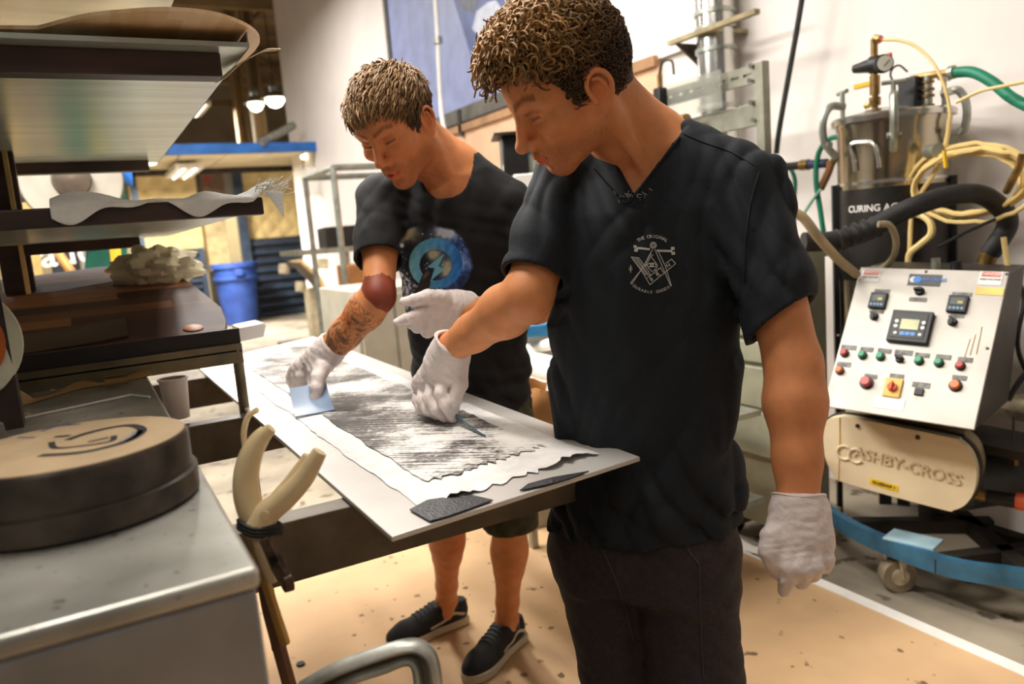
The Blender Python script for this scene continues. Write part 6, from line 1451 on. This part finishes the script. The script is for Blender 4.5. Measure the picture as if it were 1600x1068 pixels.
# ---- gloves
def glove(name, wrist, ax, cuff_r, palm, fingers, thumb, parent, label=None, extra=None, h=.0026):
    """palm: list of (a,b,ra,rb); fingers: list of (points, radii)"""
    pts = np.array([wrist]+[q for a, b, *_ in palm for q in (a, b)]+[q for pl, _ in fingers+[thumb] for q in pl]); f = Field(pts.min(0)-.05, pts.max(0)+.05, h)
    for a, b, ra, rb in palm: f.rc(a, b, ra, rb, .016)
    for pl, rs in fingers+[thumb]: 
        g = [np.asarray(q) for q in pl]; f.chain(g, rs, .0055)
    f.rc(wrist-ax*.02, wrist+ax*.035, cuff_r, cuff_r*.95, .02)
    add_folds(f, .0011, 3, [ax+.4*nrm(np.cross(ax, (0, 0, 1))), ax-.4*nrm(np.cross(ax, (0, 0, 1)))], 120)
    f.plane(wrist-ax*.022, -ax, pts.min(0)-.05, pts.max(0)+.05); f.rc(wrist-ax*.06, wrist+ax*.0, cuff_r-.004, cuff_r-.005, .002, 'x')
    o, V, F = part_from(f, name, m_nitr, parent, 1)
    x, y, z = frame(ax); MB().tube([wrist-ax*(.019+.002*math.sin(3*a))+(x*math.cos(a)+y*math.sin(a))*(cuff_r+.0012) for a in np.linspace(0, 6.283, 30)[:-1]], .0026, 6, closed=True).build('rolled_cuff', m_nitr, o)
    return o
def g1(u, v, d): return P(630+u/5.933, 520+v/5.933, d)
wr = J['wrR']; ax = nrm(g1(330, 330, 1.615)-g1(430, 130, 1.585))
glove('glove', g1(425, 150, 1.585), ax, .037, [(g1(400, 200, 1.60), g1(260, 420, 1.635), .034, .030), (g1(470, 220, 1.59), g1(370, 400, 1.60), .030, .028), (g1(420, 300, 1.61), g1(180, 470, 1.655), .030, .024), (g1(480, 230, 1.59), g1(490, 390, 1.585), .026, .024)],
      [([g1(365, 420, 1.595), g1(345, 560, 1.575), g1(390, 670, 1.57), g1(455, 790, 1.585)], [.0145, .0125, .0118, .0095]),
       ([g1(290, 440, 1.615), g1(235, 600, 1.60), g1(300, 710, 1.59), g1(380, 785, 1.60)], [.0145, .0125, .0115, .0095]),
       ([g1(215, 460, 1.64), g1(168, 620, 1.625), g1(225, 715, 1.615), g1(310, 770, 1.62)], [.0138, .0118, .0108, .0092]),
       ([g1(160, 480, 1.665), g1(132, 620, 1.65), g1(165, 700, 1.64), g1(240, 745, 1.64)], [.0125, .0108, .0098, .0085])],
      ([g1(500, 330, 1.59), g1(525, 470, 1.575), g1(480, 610, 1.575), g1(470, 720, 1.58)], [.021, .0165, .013, .0105]), man)
def g2(u, v, d): return P(1170+u/5.933, 760+v/5.933, d)
ax = nrm(J['wrL']-J['elL'])
glove('glove', g2(465, 190, 1.23), ax, .039, [(g2(430, 250, 1.225), g2(360, 500, 1.205), .035, .024), (g2(530, 250, 1.23), g2(540, 500, 1.205), .035, .025), (g2(560, 300, 1.235), g2(660, 490, 1.215), .029, .023), (g2(360, 300, 1.225), g2(240, 470, 1.215), .026, .020)],
      [([g2(350, 600, 1.195), g2(370, 740, 1.185), g2(365, 850, 1.19), g2(325, 960, 1.20)], [.0165, .0145, .0125, .0095]),
       ([g2(470, 630, 1.19), g2(490, 760, 1.18), g2(485, 860, 1.20), g2(450, 850, 1.225)], [.0165, .0145, .013, .011]),
       ([g2(580, 620, 1.195), g2(600, 740, 1.185), g2(590, 800, 1.205), g2(540, 790, 1.235)], [.016, .014, .0125, .011]),
       ([g2(690, 590, 1.21), g2(705, 680, 1.20), g2(690, 730, 1.22), g2(640, 730, 1.245)], [.0155, .014, .012, .0105])],
      ([g2(230, 470, 1.205), g2(205, 600, 1.20), g2(235, 700, 1.20), g2(268, 800, 1.205)], [.021, .018, .0145, .0105]), man)

# ------------------------------------------------------------------ the man further back (black printed T-shirt, olive shorts)
K = {k: P(*v) for k, v in dict(neck=(706, 268, 1.95), shR=(596, 308, 2.02), elR=(592, 462, 1.86), wrR=(519, 545, 1.92), shL=(792, 316, 1.95), elL=(872, 474, 1.97), wrL=(735, 487, 1.81), hipR=(690, 650, 2.17), hipL=(778, 650, 2.12), pel=(735, 620, 2.14), knR=(698, 800, 2.30), knL=(797, 812, 2.25)).items()}
K['anR'] = on_z(698, 938, .10); K['anL'] = on_z(792, 968, .10)
Lb = K['shL']-K['shR']; Lb[2] = 0; Lb = nrm(Lb); Fb = np.array((Lb[1], -Lb[0], 0))
OB = np.array((.697, 1.759, 1.605)); RB = np.array([[-.703, .514, -.492], [-.463, -.856, -.232], [-.540, .065, .839]]); RB[:, 0] = nrm(RB[:, 0]); RB[:, 1] = nrm(RB[:, 1]-RB[:, 0]*(RB[:, 1]@RB[:, 0])); RB[:, 2] = np.cross(RB[:, 0], RB[:, 1]); SBh = 1.04
man1 = thing('person', 'man in a black galaxy T-shirt and olive shorts with a tattooed forearm', 'person', (K['pel'][0], K['pel'][1], 0), 'men working at the board')
t1_ = [sec(735, 660, 2.14, .150, .105), sec(735, 600, 2.13, .150, .102), sec(733, 520, 2.10, .150, .102), sec(728, 450, 2.06, .158, .106), sec(722, 390, 2.03, .165, .108), sec(716, 345, 2.00, .160, .100), sec(710, 310, 1.98, .13, .085), sec(706, 285, 1.96, .085, .065)]
allp = np.array(list(K.values())+[OB]); lo = allp.min(0)-.16; hi = allp.max(0)+.16; lo[2] = .03
f1 = Field(lo, hi, .0052, (OB-.15, OB+.15, .0027))
f1.loft(t1_, Lb, Fb, .03)
head_prims(f1, OB, RB, SBh, .0042, 1.08)
nb1 = K['neck']
f1.rc(OB+RB@np.array((-.028, 0, -.03))*SBh, nb1+np.array((0, 0, .01)), .056, .063, .03)
f1.rc(OB+RB@np.array((-.05, 0, .0))*SBh, nb1-Fb*.03, .045, .058, .03)
for y in (-1, 1): f1.rc(OB+RB@np.array((-.022, y*.052, -.03))*SBh, nb1+Fb*.055+Lb*y*.016+np.array((0, 0, -.035)), .014, .012, .02)
for s_, side in (('R', -1), ('L', 1)):
    f1.rc(nb1+Lb*side*.03, K['sh'+s_]-np.array((0, 0, .008)), .050, .046, .04)
    e, w_, s0 = K['el'+s_], K['wr'+s_], K['sh'+s_]; ua = e-s0; fa = w_-e
    f1.rc(s0+ua*.06, s0+ua*.5, .046, .046, .02); f1.rc(s0+ua*.5, e, .045, .038, .02)
    f1.rc(e, e+fa*.28, .039, .044, .02); f1.rc(e+fa*.28, e+fa*.7, .044, .037, .02); f1.rc(e+fa*.7, w_+nrm(fa)*.025, .038, .032, .02)
    k_, a_ = K['kn'+s_], K['an'+s_]; sh_ = a_-k_
    f1.rc(K['hip'+s_], k_, .082, .058, .03); f1.rc(k_, k_+sh_*.3, .054, .052, .02); f1.rc(k_+sh_*.25-Fb*.012, k_+sh_*.45-Fb*.010, .050, .047, .03); f1.rc(k_+sh_*.3, k_+sh_*.8, .050, .036, .02); f1.rc(k_+sh_*.8, a_, .036, .037, .02)
    f1.rc(a_, np.array((a_[0], a_[1], .07))+Fb*.03, .036, .03, .02)
def vnoise(p, fr, seed):
    """cheap smooth noise from summed sines"""
    rng = np.random.default_rng(seed); t = np.zeros(len(p))
    for _ in range(7):
        w = rng.normal(size=p.shape[1])*fr; t += np.sin(p@w+rng.uniform(0, 6.28)+1.3*np.sin(p@(rng.normal(size=p.shape[1])*fr*.7)))
    return t/7
def cols1(V):
    C = head_colors(V, OB, RB, SBh, 1.0, red=1.15)
    e, w_, s0 = K['elR'], K['wrR'], K['shR']; fa = w_-e; L_ = np.linalg.norm(fa); fa = fa/L_; q = V-e; t = q@fa/L_; rd = np.linalg.norm(q-(q@fa)[:, None]*fa, axis=1); arm = (rd < .085)&(t < 1.1)
    pxv = (V-CAM); d = pxv@fw; px = W/2+FPX*(pxv@rt)/d; py = H/2-FPX*(pxv@up)/d
    nz = vnoise(V, 160, 3); nz2 = vnoise(V, 90, 8)
    s2 = (V-s0)@nrm(e-s0)/np.linalg.norm(e-s0); up_arm = (np.linalg.norm((V-s0)-((V-s0)@nrm(e-s0))[:, None]*nrm(e-s0), axis=1) < .07)
    band = up_arm & (s2 > .88+.03*nz) & (t < .05+.03*nz2) & (s2 < 1.25)
    C[band] = np.array((.36, .17, .17))*(1+.25*nz2[band])[:, None]
    ink = arm & (t > .16) & (t < 1.0) & (np.abs(nz) < .10); C[ink] = C[ink]*np.array((.50, .50, .52))
    ink2 = arm & (t > .35) & (t < .95) & (nz2 > .24); C[ink2] = C[ink2]*np.array((.42, .52, .60))
    ink3 = arm & (t > .2) & (t < .6) & (nz2 < -.30); C[ink3] = C[ink3]*np.array((.92, .62, .52))
    return C
part_from(f1, 'body', m_skin, man1, 1, cols1, (OB, .15, 8))
# ---- swept short hair
m_cap1 = M('hair_roots', (58, 42, 28), .7, var=.25, scale=90, bump=.4, bscale=180)
hr1, Vc, Fc_ = hair_cap(OB, RB, SBh, man1, m_cap1, .074, .000, -.060, .007, 'hair')
p, nn = head_surface(5200, 13); keep = hair_region(p, .076, -.002, -.058); p, nn = p[keep], nn[keep]; n = len(p); rng = np.random.default_rng(17); m_ = 9; tt = np.linspace(0, 1, m_)
crown = np.array((-.055, .012, .115)); dirv = p-crown; dirv = dirv+np.array((.10, .02, 0))*np.clip((p[:, 2:3]-.04)/.06, 0, 1); dirv = dirv-nn*(dirv*nn).sum(1, keepdims=True); dirv /= np.linalg.norm(dirv, axis=1)[:, None]
dirv = dirv+.16*rng.normal(size=(n, 3)); top = np.clip((p[:, 2]-.03)/.06, 0, 1); ln = .013+.026*top-.012*(p[:, 0] > .05)*(p[:, 2] < .09); lift_ = .003+.008*top
Cv = p[:, None]+nn[:, None]*(.006+lift_[:, None]*np.sin(tt*2.2)[None]*1.0)[..., None]+dirv[:, None]*(ln[:, None]*tt[None])[..., None]-nn[:, None]*((ln**2/.15)[:, None]*(tt**2)[None])[..., None]
Rr = (.0017+.0009*top)[:, None]*(1-.8*tt**1.5)[None]
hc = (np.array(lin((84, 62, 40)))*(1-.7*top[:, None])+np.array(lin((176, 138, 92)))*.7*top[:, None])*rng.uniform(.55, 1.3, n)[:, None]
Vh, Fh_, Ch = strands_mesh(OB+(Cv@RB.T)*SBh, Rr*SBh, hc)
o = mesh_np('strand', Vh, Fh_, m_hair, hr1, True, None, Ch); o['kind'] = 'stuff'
# ---- T-shirt
lo = np.array([c for c, _, _ in t1_]+[K['shL'], K['shR'], K['elR'], K['elL']]).min(0)-.2; hi = np.array([c for c, _, _ in t1_]+[K['shL'], K['shR'], K['elR'], K['elL']]).max(0)+.2; lo[2] = P(735, 668, 2.14)[2]; hi[2] = nb1[2]+.09
f2 = Field(lo, hi, .005)
sh1 = [sec(735, 668, 2.14, .168, .124), sec(735, 600, 2.13, .164, .118), sec(731, 520, 2.10, .162, .116), sec(727, 450, 2.06, .168, .118), sec(722, 390, 2.03, .176, .120), sec(716, 345, 2.00, .170, .110), sec(710, 310, 1.98, .140, .094), sec(706, 280, 1.96, .09, .072)]
f2.loft(sh1, Lb, Fb, .03); sl1 = {}
for s_, side, te, re_ in (('R', -1, .66, .066), ('L', 1, .72, .064)):
    e, s0 = K['el'+s_], K['sh'+s_]; ua = e-s0; en_ = s0+ua*te
    f2.rc(nb1+Lb*side*.035, s0+np.array((0, 0, -.002)), .055, .059, .03); f2.rc(s0+np.array((0, 0, -.01)), en_+nrm(ua)*.05, .064, re_, .02); sl1[s_] = (en_, nrm(ua), re_)
add_folds(f2, .0036, 21, [Lb+np.array((0, 0, .5)), Lb-np.array((0, 0, .5)), np.array((0, 0, 1.))+Lb*.3], 24, lambda p: slv_w(p, sl1)*(.6+.8*np.clip((1.12-p[:, 2])/.25, 0, 1)))
for s_ in 'RL': cut_sleeve(f2, *sl1[s_], K['sh'+s_], True)
f2.plane(P(735, 645, 2.13), nrm(np.array((0, 0, -1))-Lb*.05), lo, hi)
f2.loft([(c, a-.017, b-.017) for c, a, b in sh1[:2]], Lb, Fb, .004, 'x')
f2.rc(nb1+Fb*.045+np.array((0, 0, -.012)), nb1+np.array((0, 0, .12))+Fb*.06, .062, .085, .004, 's'); f2.rc(nb1+np.array((0, 0, 0)), nb1+np.array((0, 0, .12)), .064, .08, .004, 's')
ts1, V1, F1 = part_from(f2, 't_shirt', m_blk_t, man1, 2); bv1 = bvh_of(V1, F1)
# ---- galaxy print : fine sheet lying on the cloth, coloured per point
st = .8; us = np.arange(606, 744, st); vs = np.arange(344, 498, st); ID = -np.ones((len(us), len(vs)), int); VV = []; UV = []
for i, a in enumerate(us):
    for j, b in enumerate(vs):
        q = cast(bv1, a, b, .0012)
        if q is not None and ((q-P(a, b, 2.0))@fw) < .06: ID[i, j] = len(VV); VV.append(q); UV.append(((a-600)*6.675, (b-330)*6.675))
UV = np.array(UV); u, v = UV.T
blob = np.maximum(((u-500)/430)**2+((v-520)/400)**2, 0); nb_ = vnoise(UV, .02, 2)*.14+vnoise(UV, .006, 5)*.12
inside = (blob+nb_ < 1)|((v > 600)&(u > 70)&(u < 830)&(v < 1090))
neb = vnoise(UV, .011, 31)*.6+vnoise(UV, .03, 32)*.3+vnoise(UV, .08, 33)*.2
col = np.tile(np.array((20, 22, 34.)), (len(u), 1))
def blend(w, c): 
    global col
    w = np.clip(w, 0, 1)[:, None]; col = col*(1-w)+np.array(c, float)*w
bw = np.clip((u-420)/300, 0, 1); blend((neb+.45)*1.3*bw, (58, 96, 180)); blend((neb-.05)*2.0*bw, (140, 176, 224))
for cx, cy, rx, ry, c in ((230, 240, 130, 90, (206, 196, 160)), (630, 225, 120, 60, (196, 206, 216))): blend((np.exp(-((u-cx)/rx)**2-((v-cy)/ry)**2))*(1.4+1.8*neb), c)
rng = np.random.default_rng(3)
for _ in range(60):
    cx, cy, r = rng.uniform(90, 930), rng.uniform(180, 800), rng.uniform(3, 9); blend(((u-cx)**2+(v-cy)**2 < r*r)*.8, (210, 220, 240))
blend(((u-188)**2+(v-355)**2 < 22**2)*1., (220, 226, 232))
rr_ = np.hypot((u-540)/1.02, (v-545)/.98); ring = (rr_ < 272)&(rr_ > 166+12*np.sin(np.arctan2(v-545, u-540)))
gx = np.clip((u-270)/550, 0, 1)[:, None]; rc_col = np.array((132, 206, 222.))*(1-gx)+np.array((38, 116, 204.))*gx
col[ring] = (rc_col+ (vnoise(UV, .05, 40)*26)[:, None])[ring]
inn = rr_ <= 166
for cx, cy, rx, ry in ((520, 450, 70, 55), (655, 610, 70, 110)): blend(inn*np.exp(-((u-cx)/rx)**2-((v-cy)/ry)**2)*(1.1+1.4*neb), (196, 190, 160))
def inpoly(poly):
    c = np.zeros(len(u), bool); n_ = len(poly)
    for i in range(n_):
        x1_, y1__ = poly[i]; x2_, y2_ = poly[i-1]; m = ((y1__ > v) != (y2_ > v)) & (u < (x2_-x1_)*(v-y1__)/((y2_-y1__) or 1e-6)+x1_); c ^= m
    return c
blend(inpoly([(630, 438), (448, 582), (530, 592), (488, 720), (632, 604), (566, 572)])*1., (126, 200, 222))
mt = v > (760-.35*np.abs(u-330)*(u < 330)+60*(u > 480)+40*vnoise(UV, .02, 51)+18*vnoise(UV, .07, 52)+ (u-480)*.02*(u > 480)); mt |= inpoly([(75, 590), (150, 610), (300, 750), (330, 860), (75, 860)])
mc_ = np.where((vnoise(UV, .05, 53)+.6*vnoise(UV, .12, 54) > .05)[:, None], np.array((196, 200, 212.)), np.array((58, 62, 78.))); col[mt] = mc_[mt]
blend(inpoly([(455, 612), (400, 660), (350, 780), (300, 850), (240, 890), (380, 880), (470, 830), (488, 740), (480, 650)])*1., (44, 34, 30)); blend(inpoly([(455, 612), (420, 650), (400, 720), (440, 690), (480, 650)])*(.5+.6*neb), (150, 130, 118))
blend(inpoly([(650, 850), (740, 770), (760, 800), (690, 870)])*1., (58, 70, 84))
fd = np.clip((980-v)/120, 0, 1)
edge = np.clip((1.0-(blob+nb_))*6, 0, 1); edge = np.where(mt, 1, edge)
base_c = np.array((24, 24, 27.)); col = base_c*(1-edge[:, None])+col*edge[:, None]
lin_c = np.where(col/255 <= .04045, col/255/12.92, ((col/255+.055)/1.055)**2.4)
FF = []
for i in range(len(us)-1):
    for j in range(len(vs)-1):
        q = (ID[i, j], ID[i, j+1], ID[i+1, j+1], ID[i+1, j])
        if min(q) >= 0 and inside[list(q)].all(): FF.append(q)
FF = np.array(FF); used = np.unique(FF); rem = -np.ones(len(VV), int); rem[used] = np.arange(len(used))
mesh_np('galaxy_print', np.array(VV)[used], rem[FF], M('print_ink', (255, 255, 255), .85, var=0., vcol=True), ts1, True, None, lin_c[used])
# ---- shorts
lo = np.array([K['hipR'], K['hipL'], K['knR'], K['knL']]).min(0)-.18; hi = np.array([K['hipR'], K['hipL'], K['knR'], K['knL']]).max(0)+.18; hi[2] = P(735, 610, 2.14)[2]
f3 = Field(lo, hi, .0055)
f3.loft([sec(735, 610, 2.13, .150, .108), sec(735, 640, 2.14, .156, .112), sec(735, 690, 2.15, .158, .112)], Lb, Fb, .03)
for s_ in 'RL':
    h_3, k_ = K['hip'+s_], K['kn'+s_]; ax = nrm(k_-h_3); f3.rc(h_3, k_+ax*.04, .092, .080, .03)
add_folds(f3, .003, 31, [Lb+np.array((0, 0, .7)), Lb-np.array((0, 0, .7))], 24)
for s_ in 'RL':
    h_3, k_ = K['hip'+s_], K['kn'+s_]; ax = nrm(k_-h_3); f3.rc(k_-ax*.05, k_+ax*.1, .070, .070, .004, 'x')
zc3 = P(797, 824, 2.25)[2]; f3.plane((0, 0, zc3), (0, 0, -1), lo, hi)
shs, V3, F3 = part_from(f3, 'shorts', m_short, man1, 1); bv3 = bvh_of(V3, F3)
seam('hem_stitch', [(756, 812), (780, 814), (805, 810), (824, 804)], .0016, M('olive_thread', (92, 90, 58), .8), bv3, shs)
# ---- shoes and socks
for s_, hp, tp_ in (('R', (735, 962), (612, 1010)), ('L', (822, 1003), (732, 1085))):
    hl, to = on_z(*hp, .004), on_z(*tp_, .004); d_ = nrm(to-hl); an = K['an'+s_]
    hl = np.array((an[0], an[1], .004))-d_*.062; to = hl+d_*.292
    s_o = shoe(man1, hl, to, 1)
    MB().lathe([(.036, .055), (.040, .06), (.041, .092), (.039, .098), (.034, .098)], (an[0], an[1], 0), n=20).build('sock', m_black, man1)
# ---- gloves
def g3(u, v, d): return P(430+u/7.12, 520+v/7.12, d)
ax = nrm(K['wrR']-K['elR'])
glove('glove', g3(605, 185, 1.925), ax, .037, [(g3(590, 210, 1.925), g3(330, 400, 1.955), .034, .027), (g3(560, 230, 1.92), g3(470, 420, 1.91), .033, .025), (g3(500, 260, 1.935), g3(240, 420, 1.975), .030, .022)],
      [([g3(330, 410, 1.945), g3(290, 480, 1.935), g3(300, 570, 1.945), g3(310, 640, 1.96)], [.015, .0135, .012, .010]), ([g3(275, 415, 1.965), g3(235, 490, 1.955), g3(245, 580, 1.965), g3(255, 640, 1.975)], [.015, .013, .0115, .010]),
       ([g3(225, 420, 1.985), g3(195, 490, 1.98), g3(205, 570, 1.985), g3(215, 620, 1.99)], [.014, .0125, .011, .0095]), ([g3(190, 430, 2.0), g3(172, 480, 2.0), g3(180, 550, 2.0), g3(190, 590, 2.0)], [.0125, .011, .010, .0085])],
      ([g3(520, 400, 1.89), g3(475, 500, 1.87), g3(455, 620, 1.855), g3(440, 745, 1.85)], [.022, .018, .0155, .0135]), man1, h=.003)
def g4(u, v, d): return P(600+u/8.21, 430+v/8.21, d)
ax = nrm(g4(800, 420, 1.775)-g4(1050, 420, 1.82))
glove('glove', g4(1010, 410, 1.815), ax, .036, [(g4(960, 400, 1.81), g4(640, 440, 1.765), .034, .028), (g4(920, 470, 1.81), g4(600, 560, 1.765), .034, .028), (g4(900, 520, 1.81), g4(620, 640, 1.775), .028, .024), (g4(880, 360, 1.80), g4(700, 310, 1.76), .026, .020)],
      [([g4(580, 450, 1.75), g4(420, 505, 1.73), g4(280, 560, 1.72), g4(165, 600, 1.715)], [.0155, .013, .0115, .009]), ([g4(560, 540, 1.76), g4(420, 590, 1.735), g4(360, 620, 1.75), g4(430, 630, 1.775)], [.0155, .0135, .012, .011]),
       ([g4(570, 610, 1.765), g4(460, 660, 1.745), g4(420, 670, 1.765), g4(500, 680, 1.785)], [.015, .013, .0118, .0105]), ([g4(640, 680, 1.775), g4(560, 730, 1.755), g4(540, 730, 1.775), g4(610, 730, 1.79)], [.0145, .0125, .011, .010])],
      ([g4(740, 300, 1.755), g4(560, 275, 1.735), g4(390, 320, 1.725), g4(250, 335, 1.72)], [.021, .0165, .0135, .0095]), man1, h=.003)
